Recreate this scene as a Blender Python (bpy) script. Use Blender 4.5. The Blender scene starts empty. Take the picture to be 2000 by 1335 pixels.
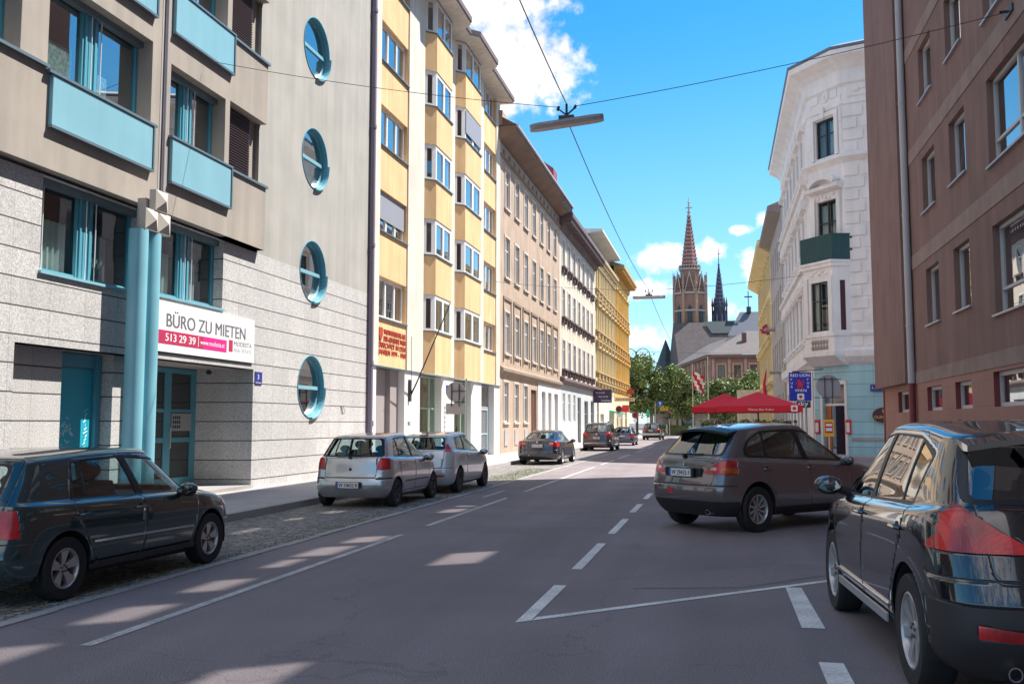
import bpy, bmesh, math, random
from mathutils import Vector, Matrix
from mathutils.bvhtree import BVHTree
random.seed(7)
R = math.radians
C = bpy.context.scene.collection
scene = bpy.context.scene

# ---------------------------------------------------------------- camera
cam_data = bpy.data.cameras.new("camera")
cam = bpy.data.objects.new("camera", cam_data)
C.objects.link(cam)
cam.location = (0, 0, 1.7)
cam.rotation_euler = (R(90 + 4.897), 0, R(12.305))
cam_data.sensor_width = 36
cam_data.lens = 1850 / 2000 * 36
cam_data.clip_end = 6000
scene.camera = cam
# ---------------------------------------------------------------- world, sun
SUN_EL, SUN_AHEAD = R(58), R(35)
sd = Vector((math.cos(SUN_AHEAD) * math.cos(SUN_EL), math.sin(SUN_AHEAD) * math.cos(SUN_EL), math.sin(SUN_EL)))
world = bpy.data.worlds.new("World")
scene.world = world
world.use_nodes = True
wn = world.node_tree
wn.nodes.clear()
w_out = wn.nodes.new('ShaderNodeOutputWorld')
w_bg = wn.nodes.new('ShaderNodeBackground')
sky = wn.nodes.new('ShaderNodeTexSky')
sky.sky_type = 'NISHITA'
sky.sun_disc = False
sky.sun_elevation = SUN_EL
sky.sun_rotation = math.atan2(sd.x, sd.y)
sky.altitude = 150
sky.air_density = 1.0
sky.dust_density = 0.25
sky.ozone_density = 4.0
w_bg.inputs['Strength'].default_value = 0.135
# clouds: noise in the sky direction projected on a cloud layer plane
tc = wn.nodes.new('ShaderNodeTexCoord')
def wmath(op, a, b=None, clamp=False):
    n = wn.nodes.new('ShaderNodeMath'); n.operation = op; n.use_clamp = clamp
    for i, v in enumerate((a, b)):
        if v is None: continue
        if isinstance(v, (int, float)): n.inputs[i].default_value = v
        else: wn.links.new(v, n.inputs[i])
    return n.outputs[0]
sep = wn.nodes.new('ShaderNodeSeparateXYZ')
wn.links.new(tc.outputs['Generated'], sep.inputs[0])
def cloud_blob(az, el, ra, re, amp=1.0):
    # one cumulus bank: a soft ellipse in azimuth/elevation of the sky
    a = wmath('ARCTAN2', sep.outputs['X'], sep.outputs['Y'])
    e = wmath('ARCSINE', sep.outputs['Z'])
    da = wmath('DIVIDE', wmath('SUBTRACT', a, R(az)), R(ra))
    de = wmath('DIVIDE', wmath('SUBTRACT', e, R(el)), R(re))
    d = wmath('SQRT', wmath('ADD', wmath('MULTIPLY', da, da), wmath('MULTIPLY', de, de)))
    return wmath('MULTIPLY', wmath('SUBTRACT', 1.0, d), amp)
CLOUDS = [(-12.6, 21.2, 5.6, 3.9, 1.5), (-16.5, 25.5, 8.5, 5.5, 1.4), (-24, 24, 9, 7, 1.0), (-45, 38, 26, 13, .8), (-3.3, 9.9, 2.0, .9, 1), (-0.5, 10.0, 1.3, 1.1, 1.1), (1.5, 11.3, .7, .4, .9),
          (2.2, 9.2, 1.3, 1.3, 1), (2.9, 11.8, .7, .6, .9), (-4.1, 7.9, 2.6, .7, 1), (-4.2, 5.2, 2.8, .9, .9), (-0.2, 6.7, 1.6, .8, .7),
          (180, 40, 60, 26, 1.3), (-178, 40, 60, 26, 1.3), (110, 38, 40, 22, 1.2), (-110, 40, 45, 24, 1.2), (60, 62, 60, 16, 1.0), (-50, 66, 70, 14, 1.0)]  # unseen cloud banks behind and overhead, added to whiten the fill light
acc = None
for c in CLOUDS:
    b = cloud_blob(*c)
    acc = b if acc is None else wmath('MAXIMUM', acc, b)
nz = wn.nodes.new('ShaderNodeTexNoise'); nz.inputs['Scale'].default_value = 22; nz.inputs['Detail'].default_value = 9; nz.inputs['Roughness'].default_value = .62
wn.links.new(tc.outputs['Generated'], nz.inputs['Vector'])
nz2 = wn.nodes.new('ShaderNodeTexNoise'); nz2.inputs['Scale'].default_value = 5; nz2.inputs['Detail'].default_value = 4
wn.links.new(tc.outputs['Generated'], nz2.inputs['Vector'])
nz3 = wn.nodes.new('ShaderNodeTexNoise'); nz3.inputs['Scale'].default_value = 75; nz3.inputs['Detail'].default_value = 5
wn.links.new(tc.outputs['Generated'], nz3.inputs['Vector'])
acc = wmath('ADD', acc, wmath('MULTIPLY', wmath('SUBTRACT', nz3.outputs['Fac'], .53), 1.3))
den = wmath('ADD', acc, wmath('MULTIPLY', wmath('SUBTRACT', nz.outputs['Fac'], .5), 2.0))
mr = wn.nodes.new('ShaderNodeMapRange'); mr.interpolation_type = 'SMOOTHSTEP'
mr.inputs['From Min'].default_value = .04; mr.inputs['From Max'].default_value = .78
wn.links.new(den, mr.inputs['Value'])
shade = wn.nodes.new('ShaderNodeMapRange')
shade.inputs['From Min'].default_value = .35; shade.inputs['From Max'].default_value = .65
shade.inputs['To Min'].default_value = .72; shade.inputs['To Max'].default_value = 1.05
wn.links.new(nz2.outputs['Fac'], shade.inputs['Value'])
cc = wn.nodes.new('ShaderNodeMix'); cc.data_type = 'RGBA'
cloud_col = wn.nodes.new('ShaderNodeVectorMath'); cloud_col.operation = 'SCALE'
cloud_col.inputs[0].default_value = (5.9, 5.65, 5.75)
wn.links.new(shade.outputs[0], cloud_col.inputs['Scale'])
skyc = wn.nodes.new('ShaderNodeHueSaturation')
skyc.inputs['Saturation'].default_value = 1.36; skyc.inputs['Value'].default_value = .84; skyc.inputs['Hue'].default_value = .488
wn.links.new(sky.outputs[0], skyc.inputs['Color'])
wn.links.new(mr.outputs[0], cc.inputs[0])
hz = wn.nodes.new('ShaderNodeMapRange'); hz.interpolation_type = 'SMOOTHSTEP'
hz.inputs['From Min'].default_value = .0; hz.inputs['From Max'].default_value = .42; hz.inputs['To Min'].default_value = .55; hz.inputs['To Max'].default_value = 0
wn.links.new(sep.outputs['Z'], hz.inputs['Value'])
pale = wn.nodes.new('ShaderNodeMix'); pale.data_type = 'RGBA'; pale.inputs[7].default_value = (2.1, 3.6, 4.6, 1)
wn.links.new(hz.outputs[0], pale.inputs[0]); wn.links.new(skyc.outputs[0], pale.inputs[6])
wn.links.new(pale.outputs[2], cc.inputs[6])
wn.links.new(cloud_col.outputs[0], cc.inputs[7])
wn.links.new(cc.outputs[2], w_bg.inputs['Color'])
wn.links.new(w_bg.outputs[0], w_out.inputs['Surface'])

sun_d = bpy.data.lights.new("sun", 'SUN')
sun = bpy.data.objects.new("sun", sun_d)
C.objects.link(sun)
sun_d.energy = 5.0
sun_d.angle = R(0.4)
sun_d.color = (1.0, .955, .88)
sun.rotation_euler = sd.to_track_quat('Z', 'Y').to_euler()
scene.view_settings.view_transform = 'Standard'
scene.view_settings.look = 'None'
scene.view_settings.exposure = 0.95
scene.view_settings.gamma = 1
scene.cycles.use_denoising = True
scene.cycles.max_bounces = 8
scene.cycles.transparent_max_bounces = 16
scene.cycles.sample_clamp_indirect = 8

# ---------------------------------------------------------------- materials
def mat(name, col, rough=.8, metal=0., var=.0, vscale=3., streak=0., fine=.0, fscale=60., bump=0., bscale=40., spec=.5, coat=0., alpha=1., emit=0.):
    m = bpy.data.materials.new(name); m.use_nodes = True
    nt = m.node_tree; b = nt.nodes['Principled BSDF']
    b.inputs['Roughness'].default_value = rough
    b.inputs['Metallic'].default_value = metal
    b.inputs['Specular IOR Level'].default_value = spec
    b.inputs['Coat Weight'].default_value = coat
    b.inputs['Coat Roughness'].default_value = .02
    b.inputs['Alpha'].default_value = alpha
    if emit:
        b.inputs['Emission Color'].default_value = (*col, 1); b.inputs['Emission Strength'].default_value = emit
    b.inputs['Base Color'].default_value = (*col, 1)
    if var or streak or fine or bump:
        g = nt.nodes.new('ShaderNodeNewGeometry')
        last = None
        def layer(scale, amt, vec=(1, 1, 1), detail=4):
            nonlocal last
            mp = nt.nodes.new('ShaderNodeVectorMath'); mp.operation = 'MULTIPLY'
            mp.inputs[1].default_value = tuple(scale * v for v in vec)
            nt.links.new(g.outputs['Position'], mp.inputs[0])
            n = nt.nodes.new('ShaderNodeTexNoise'); n.inputs['Scale'].default_value = 1; n.inputs['Detail'].default_value = detail
            nt.links.new(mp.outputs[0], n.inputs['Vector'])
            r = nt.nodes.new('ShaderNodeMapRange')
            r.inputs['From Min'].default_value = .3; r.inputs['From Max'].default_value = .7
            r.inputs['To Min'].default_value = 1 - amt; r.inputs['To Max'].default_value = 1 + amt * .6
            nt.links.new(n.outputs['Fac'], r.inputs['Value'])
            if last is None: last = r.outputs[0]
            else:
                k = nt.nodes.new('ShaderNodeMath'); k.operation = 'MULTIPLY'
                nt.links.new(last, k.inputs[0]); nt.links.new(r.outputs[0], k.inputs[1]); last = k.outputs[0]
        if var: layer(vscale * .3, var)
        if fine: layer(fscale, fine, detail=2)
        if streak: layer(1, streak, (3.2, 3.2, .22), 5)
        if last is not None:
            s = nt.nodes.new('ShaderNodeVectorMath'); s.operation = 'SCALE'
            s.inputs[0].default_value = col
            nt.links.new(last, s.inputs['Scale']); nt.links.new(s.outputs[0], b.inputs['Base Color'])
        if bump:
            n = nt.nodes.new('ShaderNodeTexNoise'); n.inputs['Scale'].default_value = bscale; n.inputs['Detail'].default_value = 3
            nt.links.new(g.outputs['Position'], n.inputs['Vector'])
            bp = nt.nodes.new('ShaderNodeBump'); bp.inputs['Strength'].default_value = bump; bp.inputs['Distance'].default_value = .02
            nt.links.new(n.outputs['Fac'], bp.inputs['Height']); nt.links.new(bp.outputs[0], b.inputs['Normal'])
    return m

def glass_mat(name, tint=(.75, .85, .85), ior=1.5, refl=1.0, rough=.01, base=.06, wave=.0):
    m = bpy.data.materials.new(name); m.use_nodes = True
    nt = m.node_tree; nt.nodes.clear()
    o = nt.nodes.new('ShaderNodeOutputMaterial')
    t = nt.nodes.new('ShaderNodeBsdfTransparent'); t.inputs[0].default_value = (*tint, 1)
    g = nt.nodes.new('ShaderNodeBsdfGlossy'); g.inputs['Roughness'].default_value = rough; g.inputs[0].default_value = (refl, refl, refl, 1)
    f = nt.nodes.new('ShaderNodeLayerWeight'); f.inputs['Blend'].default_value = .5
    pw = nt.nodes.new('ShaderNodeMath'); pw.operation = 'POWER'; pw.inputs[1].default_value = 3.2
    nt.links.new(f.outputs['Facing'], pw.inputs[0])
    r = nt.nodes.new('ShaderNodeMapRange'); r.inputs['To Min'].default_value = base; r.inputs['To Max'].default_value = 1
    nt.links.new(pw.outputs[0], r.inputs['Value'])
    mx = nt.nodes.new('ShaderNodeMixShader')
    nt.links.new(r.outputs[0], mx.inputs[0]); nt.links.new(t.outputs[0], mx.inputs[1]); nt.links.new(g.outputs[0], mx.inputs[2])
    nt.links.new(mx.outputs[0], o.inputs['Surface'])
    if wave:
        n = nt.nodes.new('ShaderNodeTexNoise'); n.inputs['Scale'].default_value = 1.1; n.inputs['Detail'].default_value = 1
        gg = nt.nodes.new('ShaderNodeNewGeometry'); nt.links.new(gg.outputs['Position'], n.inputs['Vector'])
        bp = nt.nodes.new('ShaderNodeBump'); bp.inputs['Strength'].default_value = wave; bp.inputs['Distance'].default_value = .05
        nt.links.new(n.outputs['Fac'], bp.inputs['Height'])
        nt.links.new(bp.outputs[0], g.inputs['Normal'])
    return m

def paint(name, col, metal=.0, flake=.0, rough=.25):
    m = mat(name, col, rough=rough, metal=metal, coat=1.0)
    m.node_tree.nodes['Principled BSDF'].inputs['Coat IOR'].default_value = 1.75
    return m

M = {}
M['stucco_grey'] = mat('stucco_grey', (.42, .405, .375), .9, var=.10, streak=.10, fine=.05, bump=.15, bscale=60)
M['stucco_taupe'] = mat('stucco_taupe', (.385, .34, .298), .9, var=.10, streak=.12, fine=.05, bump=.15, bscale=60)
M['stucco_yellow'] = mat('stucco_yellow', (.80, .53, .275), .9, var=.09, streak=.13, fine=.03, bump=.1)
M['stucco_cream'] = mat('stucco_cream', (.70, .65, .56), .9, var=.09, streak=.14, fine=.03, bump=.1)
M['white_plaster'] = mat('white_plaster', (.78, .76, .74), .8, var=.05, streak=.04)
M['stucco_tan'] = mat('stucco_tan', (.50, .375, .285), .9, var=.14, streak=.16, fine=.06)
M['stucco_tan_dark'] = mat('stucco_tan_dark', (.30, .23, .17), .9, var=.14, streak=.16, fine=.06)
M['stucco_pale'] = mat('stucco_pale', (.66, .58, .47), .9, var=.10, streak=.10)
M['cornice_dark'] = mat('cornice_dark', (.17, .125, .13), .85, var=.15, streak=.1)
M['stucco_vanilla'] = mat('stucco_vanilla', (.76, .62, .36), .9, var=.08, streak=.08)
M['stucco_gold'] = mat('stucco_gold', (.76, .50, .16), .9, var=.08, streak=.08)
M['stucco_gold_dark'] = mat('stucco_gold_dark', (.50, .30, .10), .9, var=.08)
M['stucco_brown'] = mat('stucco_brown', (.212, .126, .108), .92, var=.12, streak=.16, fine=.05, bump=.2)
M['band_brown'] = mat('band_brown', (.265, .19, .165), .92, var=.15, vscale=6, streak=.1)
M['pink_tile'] = mat('pink_tile', (.30, .15, .12), .8, var=.12, streak=.1)
M['dark_red'] = mat('dark_red', (.17, .025, .03), .5)
M['plaster_white'] = mat('plaster_white', (.84, .82, .81), .85, var=.08, streak=.08)
M['plaster_groove'] = mat('plaster_groove', (.40, .40, .43), .9)
M['stucco_dimgrey'] = mat('stucco_dimgrey', (.44, .40, .38), .9, var=.1, streak=.1)
M['stucco_paleyellow'] = mat('stucco_paleyellow', (.74, .60, .33), .9, var=.1, streak=.08)
M['pub_blue'] = mat('pub_blue', (.36, .60, .66), .6, var=.05)
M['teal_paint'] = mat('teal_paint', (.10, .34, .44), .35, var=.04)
M['panel_blue'] = mat('panel_blue', (.235, .47, .56), .4, var=.06, streak=.05)
M['column_blue'] = mat('column_blue', (.22, .50, .60), .45, var=.12, streak=.12)
M['door_cyan'] = mat('door_cyan', (.02, .42, .56), .35, var=.05)
M['sill_metal'] = mat('sill_metal', (.16, .22, .26), .45, metal=.3)
M['dark_slab'] = mat('dark_slab', (.06, .05, .06), .6)
M['shutter'] = mat('shutter', (.12, .085, .095), .6)
M['white_frame'] = mat('white_frame', (.80, .80, .80), .4)
M['frame_grey'] = mat('frame_grey', (.46, .45, .46), .45)
M['frame_black'] = mat('frame_black', (.03, .035, .04), .4)
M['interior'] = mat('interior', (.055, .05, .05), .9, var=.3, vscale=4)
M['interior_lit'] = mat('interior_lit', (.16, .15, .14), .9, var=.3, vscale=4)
M['curtain'] = mat('curtain', (.62, .64, .60), .9)
M['curtain_dim'] = mat('curtain_dim', (.30, .31, .31), .9)
M['roller_blind'] = mat('roller_blind', (.30, .31, .36), .6)
M['pane'] = glass_mat('pane', (.62, .74, .76), base=.05, wave=.03)
M['pane_sky'] = glass_mat('pane_sky', (.55, .68, .72), base=.34, wave=.02)
M['pane_dark'] = mat('pane_dark', (.035, .04, .045), .04, spec=1.0)
M['pane_grey'] = mat('pane_grey', (.16, .17, .18), .06, spec=1.0)
M['roof_tile'] = mat('roof_tile', (.19, .12, .10), .85, var=.15, vscale=10)
M['roof_slate'] = mat('roof_slate', (.17, .21, .27), .7, var=.1)
M['roof_grey'] = mat('roof_grey', (.30, .27, .25), .7, var=.12, streak=.1)
M['copper_dark'] = mat('copper_dark', (.03, .05, .055), .6)
M['brick'] = mat('brick', (.27, .155, .115), .9, var=.12, fine=.08, fscale=9)
M['brick_dark'] = mat('brick_dark', (.16, .085, .065), .9, var=.12)
M['brick_light'] = mat('brick_light', (.36, .22, .155), .9, var=.12)
M['stone_pale'] = mat('stone_pale', (.42, .36, .32), .9, var=.1)
M['zinc'] = mat('zinc', (.38, .38, .41), .45, metal=.5, var=.1)
M['pipe_grey'] = mat('pipe_grey', (.42, .40, .42), .5, var=.05)
M['metal_dark'] = mat('metal_dark', (.055, .055, .065), .5, metal=.4)
M['metal_light'] = mat('metal_light', (.55, .55, .56), .35, metal=.7)
M['sign_back'] = mat('sign_back', (.42, .37, .35), .6, var=.05)
M['sign_white'] = mat('sign_white', (.82, .82, .82), .5)
M['sign_black'] = mat('sign_black', (.03, .03, .035), .5)
M['sign_navy'] = mat('sign_navy', (.03, .04, .25), .4)
M['sign_red'] = mat('sign_red', (.65, .03, .04), .45)
M['sign_crimson'] = mat('sign_crimson', (.50, .03, .10), .5)
M['sign_pink'] = mat('sign_pink', (.75, .02, .25), .5)
M['sign_grey'] = mat('sign_grey', (.15, .15, .17), .5)
M['sign_green'] = mat('sign_green', (.02, .42, .22), .5)
M['sign_yellow'] = mat('sign_yellow', (.85, .50, .03), .5)
M['sign_maroon'] = mat('sign_maroon', (.07, .015, .03), .35)
M['gold'] = mat('gold', (.60, .42, .10), .5)
M['letter_red'] = mat('letter_red', (.45, .055, .03), .6)
M['canopy_red'] = mat('canopy_red', (.62, .012, .03), .75, var=.04)
M['flag_red'] = mat('flag_red', (.60, .02, .04), .8)
M['orange_wood'] = mat('orange_wood', (.45, .14, .04), .5)
M['leaf_a'] = mat('leaf_a', (.135, .19, .06), .6)
M['leaf_b'] = mat('leaf_b', (.185, .25, .08), .6)
M['leaf_c'] = mat('leaf_c', (.075, .12, .04), .6)
M['bark'] = mat('bark', (.10, .075, .055), .9, var=.2)
M['balcony_teal'] = mat('balcony_teal', (.025, .085, .095), .5)
M['tyre'] = mat('tyre', (.018, .018, .02), .75)
M['rim'] = mat('rim', (.50, .48, .48), .35, metal=.6)
M['rim_dark'] = mat('rim_dark', (.10, .09, .10), .5, metal=.3)
M['car_black'] = mat('car_black', (.012, .012, .014), .45)
M['car_trim'] = mat('car_trim', (.022, .020, .023), .6)
M['mirror_glass'] = mat('mirror_glass', (.22, .23, .24), .08, metal=1)
M['chrome'] = mat('chrome', (.75, .75, .75), .12, metal=1)
M['car_interior'] = mat('car_interior', (.02, .02, .022), .8)
M['car_seat'] = mat('car_seat', (.035, .035, .042), .85)
M['car_glass'] = glass_mat('car_glass', (.68, .80, .80), base=.08)
M['car_glass_dark'] = glass_mat('car_glass_dark', (.26, .34, .38), base=.16)
M['lamp_red'] = mat('lamp_red', (.72, .015, .02), .3, coat=.25)
M['lamp_orange'] = mat('lamp_orange', (.75, .16, .01), .12, coat=1)
M['lamp_clear'] = mat('lamp_clear', (.75, .68, .64), .12, coat=1)
M['plate_white'] = mat('plate_white', (.75, .72, .72), .4)
M['plate_blue'] = mat('plate_blue', (.03, .12, .45), .4)
M['skin'] = mat('skin', (.50, .30, .22), .6)
M['cloth_dark'] = mat('cloth_dark', (.03, .03, .045), .9)
M['cloth_light'] = mat('cloth_light', (.5, .48, .50), .9)
M['hair'] = mat('hair', (.03, .02, .015), .8)

def panel_mat(name, col, joint, pu, pz, fine=.35, jw=.012, vert=.35):
    """stone cladding: speckle, thin dark horizontal joints, fainter vertical ones; u = world Y+X, z = world Z"""
    m = mat(name, col, .75, var=.06, streak=.06, fine=fine, fscale=38)
    nt = m.node_tree; b = nt.nodes['Principled BSDF']
    g = nt.nodes.new('ShaderNodeNewGeometry'); s = nt.nodes.new('ShaderNodeSeparateXYZ'); nt.links.new(g.outputs['Position'], s.inputs[0])
    def mth(op, a, b_):
        n = nt.nodes.new('ShaderNodeMath'); n.operation = op
        for i, v in enumerate((a, b_)):
            if isinstance(v, (int, float)): n.inputs[i].default_value = v
            else: nt.links.new(v, n.inputs[i])
        return n.outputs[0]
    zf = mth('FRACT', mth('DIVIDE', mth('ADD', s.outputs['Z'], 10.02), pz), 0)
    hz = mth('LESS_THAN', zf, jw * 2 / pz)
    uu = mth('ADD', s.outputs['Y'], 100.3)
    uf = mth('FRACT', mth('DIVIDE', uu, pu), 0)
    vt = mth('MULTIPLY', mth('LESS_THAN', uf, jw / pu), vert)
    j = mth('MAXIMUM', hz, vt)
    # slight tone change from slab to slab
    idx = mth('ADD', mth('MULTIPLY', mth('FLOOR', mth('DIVIDE', uu, pu), 0), 3.7), mth('MULTIPLY', mth('FLOOR', mth('DIVIDE', mth('ADD', s.outputs['Z'], 10.02), pz), 0), 7.3))
    wnz = nt.nodes.new('ShaderNodeTexWhiteNoise'); wnz.noise_dimensions = '1D'; nt.links.new(idx, wnz.inputs['W'])
    tone = mth('ADD', mth('MULTIPLY', wnz.outputs['Value'], .12), .94)
    src = b.inputs['Base Color'].links[0].from_socket
    sc = nt.nodes.new('ShaderNodeVectorMath'); sc.operation = 'SCALE'; nt.links.new(src, sc.inputs[0]); nt.links.new(tone, sc.inputs['Scale'])
    mx = nt.nodes.new('ShaderNodeMix'); mx.data_type = 'RGBA'; nt.links.new(j, mx.inputs[0]); nt.links.new(sc.outputs[0], mx.inputs[6]); mx.inputs[7].default_value = (*joint, 1)
    nt.links.new(mx.outputs[2], b.inputs['Base Color'])
    return m
M['granite'] = panel_mat('granite', (.56, .54, .53), (.05, .05, .055), .93, .47)
M['pub_panel'] = panel_mat('pub_panel', (.36, .60, .66), (.16, .26, .32), 1.3, .62, fine=.03)
M['tile_pink'] = panel_mat('tile_pink', (.30, .15, .12), (.22, .10, .08), 1.1, .55, fine=.08, jw=.006)

def lens(m):
    """moulded lens pattern of a car lamp"""
    nt = m.node_tree; b = nt.nodes['Principled BSDF']; t = nt.nodes.new('ShaderNodeTexCoord'); v = nt.nodes.new('ShaderNodeTexVoronoi'); v.inputs['Scale'].default_value = 95; v.inputs['Randomness'].default_value = .2
    nt.links.new(t.outputs['Object'], v.inputs['Vector'])
    n = nt.nodes.new('ShaderNodeTexNoise'); n.inputs['Scale'].default_value = 5; nt.links.new(t.outputs['Object'], n.inputs['Vector'])
    r = nt.nodes.new('ShaderNodeMapRange'); r.inputs['From Max'].default_value = .7; r.inputs['To Min'].default_value = 1.15; r.inputs['To Max'].default_value = .65; nt.links.new(v.outputs['Distance'], r.inputs['Value'])
    r2 = nt.nodes.new('ShaderNodeMapRange'); r2.inputs['From Min'].default_value = .35; r2.inputs['From Max'].default_value = .65; r2.inputs['To Min'].default_value = .5; r2.inputs['To Max'].default_value = 1.3; nt.links.new(n.outputs['Fac'], r2.inputs['Value'])
    k = nt.nodes.new('ShaderNodeMath'); k.operation = 'MULTIPLY'; nt.links.new(r.outputs[0], k.inputs[0]); nt.links.new(r2.outputs[0], k.inputs[1])
    s = nt.nodes.new('ShaderNodeVectorMath'); s.operation = 'SCALE'; s.inputs[0].default_value = tuple(b.inputs['Base Color'].default_value)[:3]; nt.links.new(k.outputs[0], s.inputs['Scale']); nt.links.new(s.outputs[0], b.inputs['Base Color'])
for k_ in ('lamp_red', 'lamp_orange', 'lamp_clear'):
    M[k_].node_tree.nodes['Principled BSDF'].inputs['Coat Weight'].default_value = .7
    lens(M[k_])
# ---------------------------------------------------------------- scene helpers
OFF = {}
def thing(name, label, cat, loc=(0, 0, 0), rz=0, group=None):
    o = bpy.data.objects.new(name, None); C.objects.link(o)
    o.location = loc; o.rotation_euler = (0, 0, rz); o.empty_display_size = .3
    o['label'] = label; o['category'] = cat
    if group: o['group'] = group
    OFF[o] = Vector(loc) if rz == 0 else Vector((0, 0, 0))
    return o
def tag(o, label, cat, group=None):
    o['label'] = label; o['category'] = cat
    if group: o['group'] = group
    return o

class MB:
    """collects boxes, quads, tubes; f = optional frame (origin, u dir, outward dir) mapping (u, d, z) to world"""
    def __init__(s, f=None): s.v = []; s.fc = []; s.mi = []; s.f = f
    def T(s, p):
        if s.f is None: return Vector(p)
        o, u, n = s.f
        return Vector((o[0] + u[0] * p[0] + n[0] * p[1], o[1] + u[1] * p[0] + n[1] * p[1], o[2] + p[2]))
    def face(s, pts, mi=0):
        b = len(s.v); s.v += [s.T(p) for p in pts]; s.fc.append(tuple(range(b, b + len(pts)))); s.mi.append(mi)
    def box(s, a0, a1, b0, b1, c0, c1, mi=0):
        b = len(s.v)
        s.v += [s.T(p) for p in ((a0, b0, c0), (a1, b0, c0), (a1, b1, c0), (a0, b1, c0), (a0, b0, c1), (a1, b0, c1), (a1, b1, c1), (a0, b1, c1))]
        for q in ((0, 3, 2, 1), (4, 5, 6, 7), (0, 1, 5, 4), (1, 2, 6, 5), (2, 3, 7, 6), (3, 0, 4, 7)):
            s.fc.append(tuple(b + i for i in q)); s.mi.append(mi)
    def prism(s, prof, lo, hi, axis='u', mi=0):
        """profile list of 2D points extruded. axis 'u': prof=(d,z); 'd': prof=(u,z); 'z': prof=(u,d)"""
        def P(q, t): return {'u': (t, q[0], q[1]), 'd': (q[0], t, q[1]), 'z': (q[0], q[1], t)}[axis]
        b = len(s.v); n = len(prof)
        s.v += [s.T(P(q, lo)) for q in prof] + [s.T(P(q, hi)) for q in prof]
        s.fc.append(tuple(range(b, b + n))); s.fc.append(tuple(range(b + 2 * n - 1, b + n - 1, -1))); s.mi += [mi, mi]
        for i in range(n):
            j = (i + 1) % n
            s.fc.append((b + i, b + j, b + n + j, b + n + i)); s.mi.append(mi)
    def tube(s, pts, r, n=8, mi=0, cap=True):
        pts = [s.T(p) for p in pts]
        rs = r if isinstance(r, (list, tuple)) else [r] * len(pts)
        rings = []
        for i, p in enumerate(pts):
            d = (pts[min(i + 1, len(pts) - 1)] - pts[max(i - 1, 0)]).normalized()
            a = d.cross(Vector((0, 0, 1)) if abs(d.z) < .95 else Vector((1, 0, 0))).normalized(); c = d.cross(a)
            b = len(s.v)
            s.v += [p + (a * math.cos(2 * math.pi * k / n) + c * math.sin(2 * math.pi * k / n)) * rs[i] for k in range(n)]
            rings.append(b)
        for a, b in zip(rings, rings[1:]):
            for k in range(n):
                s.fc.append((a + k, a + (k + 1) % n, b + (k + 1) % n, b + k)); s.mi.append(mi)
        if cap:
            s.fc.append(tuple(rings[0] + k for k in range(n))[::-1]); s.fc.append(tuple(rings[-1] + k for k in range(n))); s.mi += [mi, mi]
    def lathe(s, prof, c=(0, 0, 0), ax=(0, 0, 1), n=24, mi=0):
        """prof: (radius, height along ax)"""
        ax = Vector(ax).normalized(); a = ax.cross(Vector((0, 0, 1)) if abs(ax.z) < .9 else Vector((1, 0, 0))).normalized(); b2 = ax.cross(a)
        c = Vector(c); rings = []
        for r, h in prof:
            b = len(s.v)
            s.v += [s.T(c + ax * h + (a * math.cos(2 * math.pi * k / n) + b2 * math.sin(2 * math.pi * k / n)) * max(r, 1e-4)) for k in range(n)]
            rings.append(b)
        for x, y in zip(rings, rings[1:]):
            for k in range(n):
                s.fc.append((x + k, x + (k + 1) % n, y + (k + 1) % n, y + k)); s.mi.append(mi)
    def ball(s, c, r, n=10, mi=0):
        rx, ry, rz = r if isinstance(r, (tuple, list)) else (r, r, r)
        rings = []
        for i in range(n + 1):
            t = math.pi * i / n; b = len(s.v)
            s.v += [s.T((c[0] + rx * math.sin(t) * math.cos(2 * math.pi * k / (2 * n)), c[1] + ry * math.sin(t) * math.sin(2 * math.pi * k / (2 * n)), c[2] + rz * math.cos(t))) for k in range(2 * n)]
            rings.append(b)
        for x, y in zip(rings, rings[1:]):
            for k in range(2 * n):
                s.fc.append((x + k, x + (k + 1) % (2 * n), y + (k + 1) % (2 * n), y + k)); s.mi.append(mi)
    def build(s, name, mats, parent=None, smooth=False, bevel=0, recalc=True):
        me = bpy.data.meshes.new(name)
        off = OFF.get(parent, Vector((0, 0, 0))) if parent else Vector((0, 0, 0))
        me.from_pydata([v - off for v in s.v], [], s.fc)
        mats = mats if isinstance(mats, (list, tuple)) else [mats]
        for m in mats: me.materials.append(M[m] if isinstance(m, str) else m)
        for p, mi in zip(me.polygons, s.mi): p.material_index = mi
        bm = bmesh.new(); bm.from_mesh(me)
        bmesh.ops.remove_doubles(bm, verts=bm.verts, dist=1e-5)
        if recalc: bmesh.ops.recalc_face_normals(bm, faces=bm.faces)
        if smooth:
            for f in bm.faces: f.smooth = True
            for e in bm.edges:
                if len(e.link_faces) == 2 and e.calc_face_angle(0) > .7: e.smooth = False
        bm.to_mesh(me); bm.free()
        o = bpy.data.objects.new(name, me); C.objects.link(o)
        if parent: o.parent = parent
        OFF[o] = off
        if bevel:
            md = o.modifiers.new('bevel', 'BEVEL'); md.width = bevel; md.segments = 2; md.limit_method = 'ANGLE'
        return o

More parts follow.
